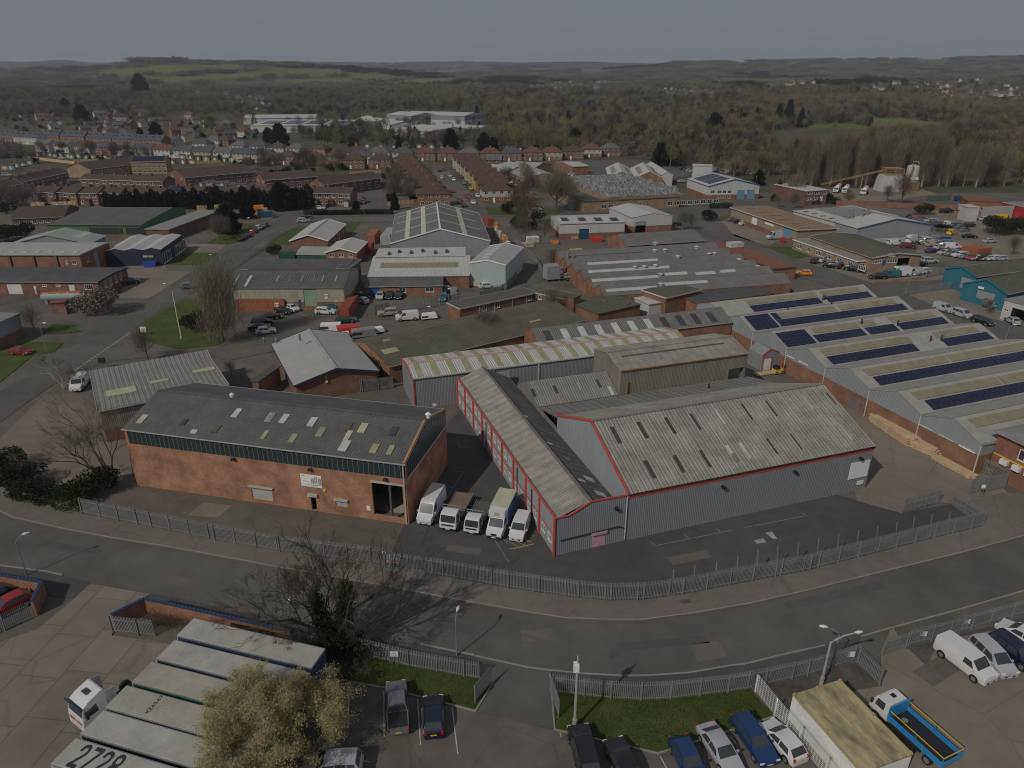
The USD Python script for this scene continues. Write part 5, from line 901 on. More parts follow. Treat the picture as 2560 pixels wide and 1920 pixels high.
for k,(lb_,a,b,c,h,kw)in enumerate([('long low white industrial roof left of the far warehouses',t2(105,503),t2(330,545),t2(390,528),5,{}),('low white roof before the far warehouses',t2(350,570),t2(560,590),t2(700,560),5,{}),('low white roof beyond the terraces with dark solar panels',t1(1610,550),t1(2212,552),t1(2212,517),6,dict(pv=1)),('second low white roof behind the solar one',t1(1560,505),t1(2030,500),45,6,{}),('white roof between the far warehouses and the trees',t2(560,565),t2(850,580),t2(930,560),5,{}),('pale roof left of the far grey pair',t2(0,545),t2(130,548),t2(130,518),5,dict(pv=1))]):
 pv_=kw.pop('pv',0)
 q=Bld('far_works',lb_,a,b,c,h,roof='gx',zR=h+2.5,wall='clad_white',rf='sheet_white',over=.4,ratio=.6)
 if pv_:
  ln=np.linalg.norm(q.slopes[0][3])
  for j in range(4):q.panels(0,(q.w*(.05+.24*j),ln*.25),(q.w*(.25+.24*j),ln*.8),3,1,False)
def wheels(o,spots,r=0.33,w=0.22):
 for x,y in spots:
  s=1 if y>0 else-1
  t=MB().tube([(x,y-w/2*s,r),(x,y+w/2*s,r)],[r,r],14)
  p=t.build('wheel','tyre',o)
  MB().tube([(x,y+(w/2)*s,r),(x,y+(w/2+.012)*s,r)],[r*.64,r*.58],10).build('rim','rim',p)
class Body:
 """lofted body: stations (x, top height); sides lean in above the belt"""
 def __init__(s,W,belt,H,st,zb=0.24,lean=.74,nose=.88):
  s.w,s.belt,s.H,s.st,s.zb,s.lean,s.nose=W/2,belt,H,st,zb,lean,nose
 def at(s,x):
  xs=[p[0]for p in s.st][::-1];zs=[p[1]for p in s.st][::-1]
  zt=float(np.interp(x,xs,zs));L=xs[-1]-xs[0]
  e=min(1.0,min(abs(x-xs[0]),abs(xs[-1]-x))/(0.12*L))
  w=s.w*(s.nose+(1-s.nose)*math.sqrt(max(0,e)))
  b=min(s.belt,zt-.03)
  k=max(0,(zt-s.belt)/max(.01,s.H-s.belt))
  return w,b,zt,w*(0.93-(0.93-s.lean)*min(1,k))
 def mesh(s):
  V,n=[],8
  for x,_ in s.st:
   w,b,zt,wt=s.at(x)
   V+=[(x,-w*.93,s.zb),(x,-w,s.zb+.18),(x,-w,b),(x,-wt,zt),(x,wt,zt),(x,w,b),(x,w,s.zb+.18),(x,w*.93,s.zb)]
  m=len(s.st);i,j=np.meshgrid(np.arange(m-1),np.arange(n),indexing='ij')
  q=np.stack([i*n+j,(i+1)*n+j,(i+1)*n+(j+1)%n,i*n+(j+1)%n],-1).reshape(-1,4)
  mb=MB().add(V,q)
  for e,fl in((0,0),(m-1,1)):
   f=[[0,k,k+1]for k in range(1,7)]
   mb.add(V[e*n:e*n+n],[t[::-1]for t in f]if not fl else f)
  return mb
 def top(s,x0,x1,f=.9,off=.014):
  """sheet lying on the upper surface between two stations"""
  P=[]
  for x in(x0,x1):
   w,b,zt,wt=s.at(x);P.append((x,wt*f,zt))
  d=np.array([P[1][0]-P[0][0],0,P[1][2]-P[0][2]]);n=np.array([-d[2],0,d[0]]);n=n/np.linalg.norm(n);n=n if n[2]>0 else-n
  return MB().quad(*[np.array(p)+n*off for p in((P[0][0],-P[0][1],P[0][2]),(P[0][0],P[0][1],P[0][2]),(P[1][0],P[1][1],P[1][2]),(P[1][0],-P[1][1],P[1][2]))])
 def side(s,x0,x1,t0=.1,t1=.86,x0t=None,x1t=None,off=.014):
  out=[]
  for sg in(-1,1):
   P=[]
   for x,t in((x0,t0),(x1,t0),(x1t if x1t is not None else x1,t1),(x0t if x0t is not None else x0,t1)):
    w,b,zt,wt=s.at(x);P.append(np.array([x,sg*(w+(wt-w)*t+off),b+(zt-b)*t+.004]))
   out.append(MB().quad(*P))
  return out
STY={'hatchback':dict(W=1.78,belt=.92,H=1.48,st=[(2.05,.60),(1.95,.74),(1.05,.97),(.3,1.43),(-.5,1.48),(-1.35,1.42),(-1.9,.98),(-2.02,.88),(-2.05,.6)],scr=(1.0,.34),rear=(-1.4,-1.86),sw=[(.72,-.32,.38,-.32),(-.4,-1.45,-.4,-1.25)],wx=1.27),'saloon':dict(W=1.82,belt=.92,H=1.45,st=[(2.35,.58),(2.25,.74),(1.2,.96),(.4,1.40),(-.5,1.45),(-1.1,1.38),(-1.75,1.0),(-2.2,.95),(-2.33,.85),(-2.35,.55)],scr=(1.15,.44),rear=(-1.15,-1.72),sw=[(.85,-.3,.5,-.3),(-.38,-1.35,-.38,-1.05)],wx=1.42),'estate car':dict(W=1.82,belt=.92,H=1.48,st=[(2.35,.58),(2.25,.74),(1.2,.96),(.4,1.42),(-.5,1.48),(-1.95,1.44),(-2.2,.98),(-2.32,.85),(-2.35,.55)],scr=(1.15,.44),rear=(-1.98,-2.18),sw=[(.85,-.3,.5,-.3),(-.38,-1.2,-.38,-1.2),(-1.28,-1.95,-1.28,-1.85)],wx=1.42),'off roader':dict(W=1.9,belt=1.05,H=1.72,st=[(2.3,.75),(2.22,.95),(1.15,1.12),(.5,1.66),(-.5,1.72),(-1.9,1.68),(-2.2,1.12),(-2.28,.95),(-2.3,.6)],scr=(1.1,.54),rear=(-1.93,-2.17),sw=[(.8,-.3,.55,-.3),(-.38,-1.2,-.38,-1.2),(-1.28,-1.95,-1.28,-1.85)],wx=1.38,zb=.32,r=.37),'people carrier':dict(W=1.86,belt=1.0,H=1.75,st=[(2.2,.65),(2.1,.88),(1.4,1.08),(.5,1.68),(-.5,1.75),(-1.9,1.70),(-2.12,1.05),(-2.18,.9),(-2.2,.6)],scr=(1.35,.54),rear=(-1.93,-2.1),sw=[(1.0,-.2,.58,-.2),(-.3,-1.15,-.3,-1.15),(-1.22,-1.92,-1.22,-1.85)],wx=1.35),'small van':dict(W=1.84,belt=1.1,H=1.84,st=[(2.2,.68),(2.1,.95),(1.35,1.14),(.62,1.76),(-.5,1.84),(-2.05,1.82),(-2.17,1.7),(-2.2,.6)],scr=(1.3,.66),rear=None,sw=[(1.0,.05,.66,.05)],wx=1.4,lean=.86),'panel van':dict(W=1.98,belt=1.2,H=2.0,st=[(2.55,.75),(2.45,1.05),(1.75,1.25),(1.0,1.92),(-.5,2.0),(-2.4,1.98),(-2.52,1.88),(-2.55,.6)],scr=(1.7,1.04),rear=None,sw=[(1.35,.35,1.02,.35)],wx=1.6,lean=.88,zb=.3,r=.35),'large van':dict(W=2.0,belt=1.35,H=2.65,st=[(2.95,.78),(2.85,1.08),(2.2,1.3),(1.4,2.35),(.9,2.6),(-2.7,2.65),(-2.92,2.55),(-2.95,.6)],scr=(2.15,1.44),rear=None,sw=[(1.8,.85,1.45,.85)],wx=1.85,lean=.88,zb=.32,r=.36)}
PROTO={}
NOUN={}
def build_car(style,col,o):
 d=STY[style];L2=d['st'][0][0]
 b=Body(d['W'],d['belt'],d['H'],d['st'],d.get('zb',.24),d.get('lean',.74))
 b.mesh().build('body',f'paint_{col}',o,smooth=32)
 b.top(*d['scr']).build('windscreen','glass',o)
 if d['rear']:b.top(*d['rear']).build('rear_window','glass',o)
 for x0,x1,a0,a1 in d['sw']:
  for q in b.side(x0,x1,x0t=a0,x1t=a1):q.build('side_window','glass',o)
 if not d['rear']:
  for sg in(-1,1):MB().box(-L2-.012,.1*sg if sg>0 else-.1-.62,d['belt']+.1,-L2+.03,(.72 if sg>0 else-.1),d['belt']+.55).build('rear_window','glass',o)
 r=d.get('r',.32);w=d['W']/2
 for x in(d['wx'],-d['wx']):
  for sg in(-1,1):
   pass
 arch=MB()
 for x in(d['wx'],-d['wx']):
  for sg in(-1,1):arch.tube([(x,sg*(w-.1),r+.02),(x,sg*(w+.006),r+.02)],[r+.07]*2,12)
 arch.build('wheel_arch','plastic_black',o,kind='stuff')
 wheels(o,[(x,sg*(w-.09))for x in(d['wx'],-d['wx'])for sg in(-1,1)],r)
 zt=d['st'][1][1];n=d['W']*.44*.88
 for sg in(-1,1):
  MB().box(L2-.14,sg*n-.17,zt-.17,L2-.01,sg*n+.17,zt-.03).build('headlight','lamp_clear',o)
  zr=d['belt'];MB().box(-L2-.012,sg*n-.1,zr-.22,-L2+.12,sg*n+.1,zr+.06 if d['rear']else zr+.2).build('tail_light','lamp_red',o)
  MB().box(d['scr'][0]-.35,sg*(w+.02),d['belt']-.02,d['scr'][0]-.2,sg*(w+.2),d['belt']+.13).build('wing_mirror',f'paint_{col}',o)
 MB().box(L2-.06,-.5,.34,L2+.012,.5,.52).build('grille','plastic_black',o)
 MB().box(L2+.005,-.26,.38,L2+.022,.26,.48).build('number_plate','plate_white',o)
 MB().box(-L2-.024,-.26,.62,-L2-.005,.26,.73).build('number_plate','plate_yellow',o,label='yellow rear number plate')
def vehicle(style,col,label,pos,rz,group=None,build=build_car,cat=None,z=0.03):
 key=(style,col);nm=style.replace(' ','_')
 cat=cat or{'hatchback':'car','saloon':'car','estate car':'car','off roader':'car','people carrier':'car','small van':'van','panel van':'van','large van':'van'}.get(style,style)
 loc=(pos[0],pos[1],z)
 if key in PROTO:
  return copy(PROTO[key],label,loc,rz,None,group,cat)
 o=thing(nm,label,cat,loc,rz,group)
 build(style,col,o)
 PROTO[key]=o
 return o
def car2(style,col,label,front,rear,group=None,L=None,**kw):
 """a vehicle standing between two ground points of the photo"""
 f,r=G(front),G(rear)
 c=(f+r)/2
 return vehicle(style,col,label,c,math.atan2(f[1]-r[1],f[0]-r[0]),group,**kw)
ORD=['first','second','third','fourth','fifth','sixth','seventh','eighth','ninth','tenth','eleventh','twelfth','thirteenth','fourteenth','fifteenth','sixteenth','seventeenth','eighteenth','nineteenth','twentieth']
CN={'navy':'dark blue','sky_blue':'light blue','gold':'beige'}
STC={'h':'hatchback','s':'saloon','e':'estate car','o':'off roader','p':'people carrier','v':'small van','V':'panel van','X':'large van'}
def row(where,items,ang,group,jit=.06):
 """items: (style letter, colour, pixel); labelled from left to right"""
 it=sorted(items,key=lambda q:q[2][0])
 single=len(it)==1
 for i,(s,c,q)in enumerate(it):
  st=STC[s];a=ang[i]if isinstance(ang,list)else ang
  lab=f"{CN.get(c, c)} {st}"+(f", {ORD[i]} from the left," if not single else '')+f" {where}"
  vehicle(st,c,lab,G(q),a+R.uniform(-jit,jit),group)
def heading(a,b):
 a,b=G(a),G(b)
 return math.atan2(b[1]-a[1],b[0]-a[0])
CG='cars parked around the estate'
def build_pickup(style,col,o):
 b=Body(1.88,1.05,1.78,[(2.6,.8),(2.5,1.0),(1.35,1.12),(.75,1.72),(0,1.78),(-.75,1.74),(-.95,1.1),(-2.6,1.08),(-2.65,.6)],.36)
 b.mesh().build('body',f'paint_{col}',o,smooth=32);b.top(1.3,.8).build('windscreen','glass',o);b.top(-.78,-.93).build('rear_window','glass',o)
 for x0,x1,a0,a1 in((1.0,-.02,.78,-.02),(-.08,-.85,-.08,-.75)):
  for q in b.side(x0,x1,x0t=a0,x1t=a1):q.build('side_window','glass',o)
 MB().box(-2.55,-.78,1.09,-1.0,.78,1.13).build('load_cover','plastic_black',o)
 for sg in(-1,1):MB().bar((-2.5,sg*.84,1.14),(-1.0,sg*.84,1.14),.05).build('bed_rail','rim',o);MB().bar((.6,sg*.66,1.8),(-.7,sg*.66,1.8),.04).build('roof_rail','rim',o)
 wheels(o,[(x,sg*.86)for x in(1.65,-1.6)for sg in(-1,1)],.39,.26)
 for sg in(-1,1):MB().box(2.45,sg*.7-.15,.82,2.6,sg*.7+.15,.95).build('headlight','lamp_clear',o);MB().box(-2.67,sg*.82-.07,.75,-2.6,sg*.82+.07,1.05).build('tail_light','lamp_red',o)
 MB().box(-2.675,-.26,.55,-2.655,.26,.66).build('number_plate','plate_yellow',o)
def cab(o,x1,W,H,col,L=1.9,low=.5,name='cab'):
 """lorry cab, its front at x1"""
 b=Body(W,1.3 if H>2 else 1.1,H,[(x1,low+.7),(x1-.06,H*.55),(x1-.45,H*.93),(x1-.75,H),(x1-L,H-.03),(x1-L-.02,low+.3)],low,.9,.96)
 b.mesh().build(name,f'paint_{col}',o,smooth=32);b.top(x1-.08,x1-.42,.92).build('windscreen','glass',o)
 for q in b.side(x1-.5,x1-1.35,.08,.8,x0t=x1-.62):q.build('side_window','glass',o)
 for sg in(-1,1):
  MB().box(x1-.08,sg*W*.4-.15,low+.12,x1+.015,sg*W*.4+.15,low+.3).build('headlight','lamp_clear',o)
  MB().box(x1-.35,sg*(W/2+.06),H*.6,x1-.2,sg*(W/2+.26),H*.78).build('wing_mirror','plastic_black',o)
 MB().box(x1-.06,-W*.36,low+.42,x1+.02,W*.36,low+.62).build('grille','plastic_black',o)
 MB().box(x1-.1,-W*.48,low-.1,x1+.03,W*.48,low+.08).build('bumper','plastic_black',o)
 MB().box(x1+.03,-.26,low-.03,x1+.045,.26,low+.07).build('number_plate','plate_white',o)
def build_flatbed(style,col,o,Lb=5.2,W=2.3,Hc=2.35,bed='wood_bed'):
 x1=(Lb+2.0)/2
 cab(o,x1,W-.2,Hc,col,1.75)
 MB().box(-x1,-W/2,1.0,x1-1.95,W/2,1.12).build('bed',bed,o)
 for sg in(-1,1):MB().box(-x1,sg*W/2-.03,.95,x1-1.95,sg*W/2+.03,1.24).build('bed_edge','galvanised',o)
 h=MB();hx=x1-1.95
 for y in(-W/2,-W/6,W/6,W/2):h.bar((hx,y,1.1),(hx,y,Hc+.25),.07)
 for z in(Hc+.22,Hc-.15):h.bar((hx,-W/2,z),(hx,W/2,z),.08)
 h.build('headboard','galvanised',o)
 MB().box(-x1+.2,-.45,.6,x1-.4,.45,.98).build('chassis','plastic_black',o)
 wheels(o,[(x1-.75,sg*(W/2-.2))for sg in(-1,1)]+[(-x1+1.5,sg*(W/2-.22))for sg in(-1,1)],.42,.3)
def build_box(style,col,o):
 b=Body(2.0,1.35,2.4,[(3.3,.78),(3.2,1.08),(2.5,1.3),(1.75,2.2),(1.4,2.4),(.9,2.4),(.88,.6)],.32,.88)
 b.mesh().build('cab',f'paint_{col}',o,smooth=32);b.top(2.45,1.8).build('windscreen','glass',o)
 for q in b.side(2.1,1.2,x0t=1.8):q.build('side_window','glass',o)
 MB().box(-3.3,-1.08,.8,.85,1.08,3.1).box(.85,-1.0,2.35,1.9,1.0,3.1,top=(.0,.05)).build('box_body','paint_white',o)
 MB().box(-3.3,-1.1,3.1,.9,1.1,3.15).build('box_roof','cream_roof',o)
 for sg in(-1,1):MB().box(-3.2,sg*1.085-.004,.9,.8,sg*1.085+.004,2.95).build('side_panel','blue_paint',o)
 MB().box(1.9,-.3,2.55,1.93,.35,3.0).build('emblem','render_cream',o)
 MB().box(3.2,-.85,.35,3.33,.85,.62).build('bumper','plastic_black',o);MB().box(3.33,-.26,.42,3.345,.26,.53).build('number_plate','plate_white',o)
 MB().box(3.25,-.35,.7,3.32,.35,.95).build('grille','plastic_black',o)
 for sg in(-1,1):MB().box(3.05,sg*.75-.16,.78,3.26,sg*.75+.16,.98).build('headlight','lamp_clear',o)
 wheels(o,[(2.35,sg*.88)for sg in(-1,1)]+[(-1.9,sg*.9)for sg in(-1,1)],.36)
def build_tipper(style,col,o):
 cab(o,3.4,2.1,2.35,'white',1.75)
 W=1.12
 MB().box(-3.4,-W,1.02,1.45,W,1.1).build('bed','plastic_black',o)
 for sg in(-1,1):MB().box(-3.4,sg*W-.04,1.0,1.45,sg*W+.04,1.5).build('bed_side','paint_sky_blue',o)
 MB().box(-3.45,-W,1.0,-3.38,W,1.5).build('tailboard','paint_sky_blue',o);MB().box(1.45,-W-.05,1.0,1.55,W+.05,2.35).build('headboard','paint_sky_blue',o)
 for sg in(-1,1):
  for a,b in(((1.4,-1.0)),((-1.0,-3.4))):MB().bar((a,sg*W,2.0),(b,sg*W,2.0),.06).build('rail','yellow_paint',o)
  for x in(-1.0,-3.38):MB().bar((x,sg*W,1.4),(x,sg*W,2.05),.08).build('stake','paint_sky_blue',o)
 MB().bar((-3.4,-W,2.0),(-3.4,W,2.0),.06).build('rail','yellow_paint',o)
 sp=MB().tube([(.7,.15,1.12),(.7,.15,1.34)],[.42,.42],14).build('spare_wheel','tyre',o);MB().tube([(.7,.15,1.34),(.7,.15,1.36)],[.25,.2],10).build('rim','rim',sp)
 MB().box(-3.3,-.45,.6,3.0,.45,1.0).build('chassis','plastic_black',o)
 for sg in(-1,1):MB().bar((1.3,sg*1.02,.75),(-1.6,sg*1.02,.75),.18,.3).build('side_guard','plastic_black',o)
 MB().box(2.1,-.3,2.36,2.5,.1,2.4).build('roof_hatch','plastic_black',o)
 wheels(o,[(2.6,sg*.9)for sg in(-1,1)]+[(-2.2,sg*.9)for sg in(-1,1)],.4,.3)
def build_tractor(style,col,o):
 b=Body(2.4,1.9,3.5,[(2.6,1.2),(2.52,2.0),(2.25,2.85),(1.7,3.2),(.6,3.5),(.45,3.45),(.43,1.0)],.5,.86,.97)
 b.mesh().build('cab','paint_white',o,smooth=30);b.top(2.5,2.27,.94).build('windscreen','glass',o)
 for q in b.side(2.2,1.25,.02,.55,x0t=2.1):q.build('side_window','glass',o)
 MB().box(1.1,-.35,3.36,1.55,.35,3.44).build('roof_hatch','glass',o)
 for sg in(-1,1):
  MB().add([(.42,sg*1.2,1.1),(-.35,sg*1.22,1.1),(.42,sg*1.2,3.3),(-.35,sg*1.18,3.2),(.42,sg*1.14,1.1),(-.35,sg*1.16,1.1),(.42,sg*1.14,3.3),(-.35,sg*1.12,3.2)],BOXF).build('side_fairing','paint_silver',o)
  MB().box(2.1,sg*1.22,1.9,2.3,sg*1.42,2.6).build('wing_mirror','plastic_black',o)
  MB().box(2.55,sg*.95-.2,.7,2.62,sg*.95+.2,.9).build('headlight','lamp_clear',o)
 MB().bar((2.5,-1.25,2.95),(2.5,1.25,2.95),.1,.16).build('sun_visor','navy_trim',o)
 t=meshkit.text_mesh('KIRKPATRICK',.24,.01,True);v=np.asarray(t.vertices);v=v*[1.9/np.ptp(v[:,0]),1,1]
 MB().add(np.c_[2.625+v[:,2],v[:,0]-.95,v[:,1]+1.28],t.faces).build('lettering','ink_red',o)
 MB().box(-3.2,-.42,.7,2.3,.42,1.0).build('chassis','plastic_black',o)
 wheels(o,[(1.75,sg*1.0)for sg in(-1,1)]+[(-2.0,sg*.98)for sg in(-1,1)],.5,.34)
def build_mixer(style,col,o):
 cab(o,4.0,2.3,2.7,'white',1.8)
 MB().tube([(1.7,0,2.0),(1.0,0,2.1),(-.6,0,2.35),(-2.6,0,2.75),(-3.4,0,2.95)],[.7,1.05,1.2,.95,.5],14).build('drum','paint_white',o,smooth=40)
 for a,m in((.1,'red_paint'),(-1.6,'ink_blue'),(-2.3,'red_paint')):MB().tube([(a+.25,0,2.23-a*.18),(a-.25,0,2.3-a*.18)],[1.17 if a>-1 else 1.02,1.2 if a>-1 else .98],14).build('drum_band',m,o)
 MB().box(-4.0,-.45,.7,3.4,.45,1.1).build('chassis','plastic_black',o);MB().bar((-3.6,0,2.2),(-4.4,0,1.2),.4,.1).build('chute','galvanised',o)
 wheels(o,[(x,sg*1.0)for x in(3.0,1.6,-1.6,-2.9)for sg in(-1,1)],.5,.32)
car2('pickup truck','grey','dark grey pickup truck with a black load cover parked under the left grass patch',b2(1140,1052),b2(1160,1425),build=build_pickup)
car2('hatchback','navy','dark blue hatchback with red tail lights parked right of the pickup',b2(1425,1165),b2(1430,1435))
car2('off roader','silver','silver car with a dark sunroof cut by the bottom edge beside the yellow shrub',b2(480,1700),b2(830,1680))
car2('off roader','black','black off roader with silver roof rails under the right grass patch',b3(600,1410),b3(690,1740))
car2('saloon','black','low black car at the bottom edge right of the black off roader',b3(890,1540),b3(1010,1800))
car2('hatchback','blue','bright blue hatchback with a black roof at the bottom edge',b3(1510,1780),b3(1370,1500))
car2('saloon','silver','silver car with a dark roof parked nose out below the grass',b3(1780,1700),b3(1590,1410))
car2('estate car','blue','deep blue estate car parked between the silver car and the white car',b3(2060,1650),b3(1830,1310))
car2('hatchback','white','white hatchback with red tail lights beside the white mesh fence',b4(165,1350),b4(420,1640))
car2('panel van','white','white panel van with faint grey roof lettering behind the right fence',b4(1870,1020),b4(1505,745))
car2('people carrier','silver','silver people carrier with a black roof rack beside the white panel van',b4(2030,985),b4(1760,720))
car2('off roader','navy','dark blue off roader parked next to the silver people carrier',b4(2230,930),b4(1900,690))
car2('hatchback','white','white hatchback cut by the right edge beside the dark blue off roader',b4(2010,610),b4(2230,740))
car2('tipper truck','white','white cabbed dropside truck with a bright blue bed and yellow rails',b4(1050,1225),b4(1520,1650),build=build_tipper)
car2('hatchback','red','red hatchback behind the palisade gate at the left edge',b1(-40,500),b1(200,380))
car2('hatchback','black','dark car beyond the red hatchback at the left edge',b1(-160,440),b1(30,340))
car2('lorry tractor','white','white lorry tractor with red lettering below its windscreen at the trailers',b1(595,1400),b1(1090,1050),build=build_tractor,cat='lorry')
car2('large van','white','tall white van with green stripes nearest the brick warehouse',n2(1375,1340),n2(1530,1090))
car2('flatbed lorry','white','white flatbed lorry with a long worn wooden bed',n2(1572,1375),n2(1720,1100),build=build_flatbed,cat='lorry')
car2('flatbed truck','white','smaller white flatbed truck with a grey steel bed',n2(1755,1410),n2(1880,1165),build=lambda s,c,o:build_flatbed(s,c,o,3.9,2.1,2.15,'plate_steel'),cat='lorry')
car2('box van','white','white box van with a cream roof and blue sides',n2(1935,1440),n2(2060,1180),build=build_box,cat='lorry')
car2('small van','white','small white van nearest the red trimmed facade',n2(2112,1455),n2(2185,1270))
g19=math.radians(19)
row('in the yard of the unit marked F3',[('h','white',m2(365,1115)),('s','black',m2(315,1085)),('o','black',m2(335,1050)),('s','black',m2(400,1005))],g19,CG)
row('beside the orange container',[('s','black',m2(498,955)),('h','white',m2(572,935))],math.radians(-40),CG)
row('in front of the green loading door',[('e','white',m2(838,960)),('e','teal',m2(890,925))],[math.radians(-8),math.radians(10)],CG)
row('parked against the brick lean-to with the blue door',[('h','silver',m2(1265,838)),('h','black',m2(1338,835)),('h','black',m2(1412,835))],math.radians(-88),CG)
row('behind the red container',[('h','silver',m2(1118,875)),('h','black',m2(1120,838))],[math.radians(140),0],CG)
row('in the lane right of the red container',[('e','green',m2(990,1030)),('o','gold',m2(1325,975)),('V','white',m2(1480,1010))],[g19,math.radians(190),math.radians(195)],CG)
row('beside the pale green shed',[('h','silver',m2(1800,785)),('h','white',m2(2108,758)),('e','teal',m2(1762,850))],[math.radians(-90),0,g19],CG)
row('along the verge of the climbing road',[('h','black',m2(168,382)),('s','navy',m2(217,357)),('h','red',m2(262,325)),('o','white',m2(308,296)),('h','grey',m2(356,274))],heading(m2(168,382),m2(356,274)),'cars along the road verge')
row('at the far corner of the estate road',[('o','white',m2(660,240)),('s','black',m2(692,208)),('e','white',m2(786,136))],[math.radians(20),0,0],CG)
row('by the end wall of the dark roofed unit',[('o','black',m1(1032,728))],math.radians(30),CG);row('driving down the estate road',[('h','grey',m1(1497,760))],math.radians(15),CG);row('standing on the dark verge at the far left',[('h','red',m1(170,1280))],math.radians(-10),CG);row('half hidden behind the striped barn',[('V','white',m1(640,1540))],math.radians(-80),CG)
row('in the narrow works lane',[('o','black',m3(280,478))],math.radians(-95),CG)
row('in front of the tan roofed unit',[('h','white',m3(2088,260)),('h','black',m3(2040,245)),('h','grey',m3(1998,228))],math.radians(15),CG)
row('beside the blue shutter of the tan roofed unit',[('X','silver',m4(245,372))],math.radians(190),CG);row('driving past the brown roofed office',[('h','orange',m4(472,655))],math.radians(160),CG);row('by the white gabled unit',[('h','black',m3(1560,262))],0.3,CG)
row('lined up before the tan office range',[('s','black',m4(560,555)),('s','silver',m4(618,548)),('e','navy',m4(687,598)),('s','black',m4(780,590)),('s','black',m4(858,622)),('s','teal',m4(967,617)),('o','black',m4(1052,612)),('h','red',m4(1136,612)),('o','black',m4(1247,600)),('h','black',m4(1390,585)),('o','silver',m4(1458,560))],[.9,.9,2.6,2.5,2.5,1.0,1.0,1.2,1.4,.3,0.0],'cars before the tan workshop')
row('along the low wall opposite the teal sheds',[('e','black',m4(1052,685)),('V','teal',m4(1150,672)),('X','white',m4(1222,665)),('V','silver',m4(1332,655)),('h','white',m4(1408,640))],math.radians(185),CG)
row('along the road below the teal sheds',[('v','silver',m4(1570,940)),('p','silver',m4(1718,985)),('e','black',m4(1880,1040))],heading(m4(1570,940),m4(1880,1040)),CG)
row('by the blossoming tree at the teal sheds',[('h','white',m4(1990,915)),('h','silver',m4(2115,1035))],[.1,1.4],CG)
CS=['black','silver','white','grey','navy','red','white','black','silver','blue','grey','maroon','teal']
def many(where,a,b,n,ang,group='cars in the sales yard',styles='hsehoev'):
 it=[]
 for i in range(n):
  t=i/max(1,n-1)
  it.append((R.choice(styles),R.choice(CS),(a[0]+(b[0]-a[0])*t,a[1]+(b[1]-a[1])*t)))
 row(where,it,ang,group)
many('in the top row of the sales yard',m4(1370,352),m4(1570,395),6,2.6);many('in the second row of the sales yard',m4(1360,385),m4(1580,420),6,2.6);many('in the third row of the sales yard',m4(1400,415),m4(1620,440),5,2.6)
many('in the front row of the sales yard',m4(1580,495),m4(1820,535),5,3.3);many('in the row before the orange cabin',m4(1700,480),m4(1810,490),3,3.3);many('in the last row beside the hedge',m4(1830,535),m4(2010,540),5,3.3)
many('in the far fenced strip',m4(1320,208),m4(1470,245),5,2.7);many('in the upper fenced block',m4(1500,265),m4(1780,275),6,0.4);many('in the lower fenced block',m4(1495,300),m4(1740,310),5,.4);many('by the small brick lodge',m4(1420,132),m4(1530,126),4,.2)
row('among the cars of the sales yard',[('V','white',m4(1190,420)),('h','red',m4(1220,388)),('o','maroon',m4(1290,442)),('X','white',m4(1330,400)),('s','blue',m4(1485,478)),('v','gold',m4(1490,430)),('V','white',m4(1640,450)),('e','silver',m4(1550,450)),('X','silver',m4(1880,500)),('h','yellow',m4(1050,382)),('v','yellow',m4(1640,335)),('o','black',m4(1590,165)),('s','black',m4(1780,362)),('h','silver',m4(1935,400))],0.2,'cars in the sales yard',.4)
row('before the row of grey panels',[('h','silver',m4(1900,225)),('s','black',m4(1980,228)),('X','yellow',m4(2040,232)),('h','silver',m4(2150,240))],.15,CG)
for k in range(3):
 vehicle('mixer lorry','white',f'white concrete mixer lorry with a striped drum, {ORD[k]} from the left at the conveyor',G((t3(1010,978),t3(1065,982),t3(1185,992))[k]),math.radians(235),'mixer lorries at the concrete plant',build_mixer,'lorry')
st=heading(t2(790,1060),t2(650,830))
row('on the left side of the house street',[('h','blue',t2(668,838)),('h','navy',t2(640,846)),('h','white',t2(653,890)),('s','black',t2(638,940)),('h','red',t2(720,980)),('h','red',t2(766,1034)),('h','maroon',t2(770,1052)),('s','black',t2(796,1072))],st,'cars in the house street')
row('on the right side of the house street',[('s','silver',t2(706,880)),('h','white',t2(731,905)),('h','red',t2(776,884)),('s','grey',t2(800,925)),('h','navy',t2(832,945)),('h','orange',t2(841,962)),('h','red',t2(820,1010)),('h','white',t2(884,1010)),('h','red',t2(838,1036)),('s','white',t2(856,1052)),('h','black',t2(926,1030)),('h','grey',t2(690,862))],st+math.pi,'cars in the house street')
row('in the short cul-de-sac',[('h','white',t2(186,918)),('h','red',t2(188,945)),('o','silver',t2(150,1048)),('s','grey',t2(140,1022))],1.5,CG)
many('in the parking court between the terraces',t1(1300,905),t1(1400,880),6,.7,'cars in the parking court');row('at the lower end of the parking court',[('h','white',t1(1475,945)),('h','white',t1(1455,925)),('h','silver',t1(1600,880))],.2,'cars in the parking court')
row('outside the left terraces',[('p','silver',t1(45,875)),('h','white',t1(400,765)),('s','grey',t1(210,848)),('h','white',t1(400,1070))],.3,CG)
many('in the yard left of the white block',t3(5,830),t3(80,850),5,.3,'cars around the white works');many('in the yard right of the white block',t3(225,845),t3(370,868),8,.5,'cars around the white works','hsovVX');many('by the tree line behind the white block',t3(410,862),t3(470,865),4,.5,'cars around the white works','hsV')
many('beside the white gabled works',t2(1490,868),t2(1560,892),5,.6,'cars around the white works');many('right of the patchy roofed works',t2(2090,900),t2(2200,915),6,.4,'cars around the white works');many('behind the left gable of the white works',t2(1400,790),t2(1440,830),4,1.2,'cars around the white works');row('on the cross street by the red garage',[('s','black',t3(1300,1062)),('V','blue',t3(1800,1035))],.05,CG)
row('beside the brick showroom',[('s','silver',t3(1570,1085)),('h','white',t3(1605,1083)),('o','black',t3(1720,1108))],.3,CG)
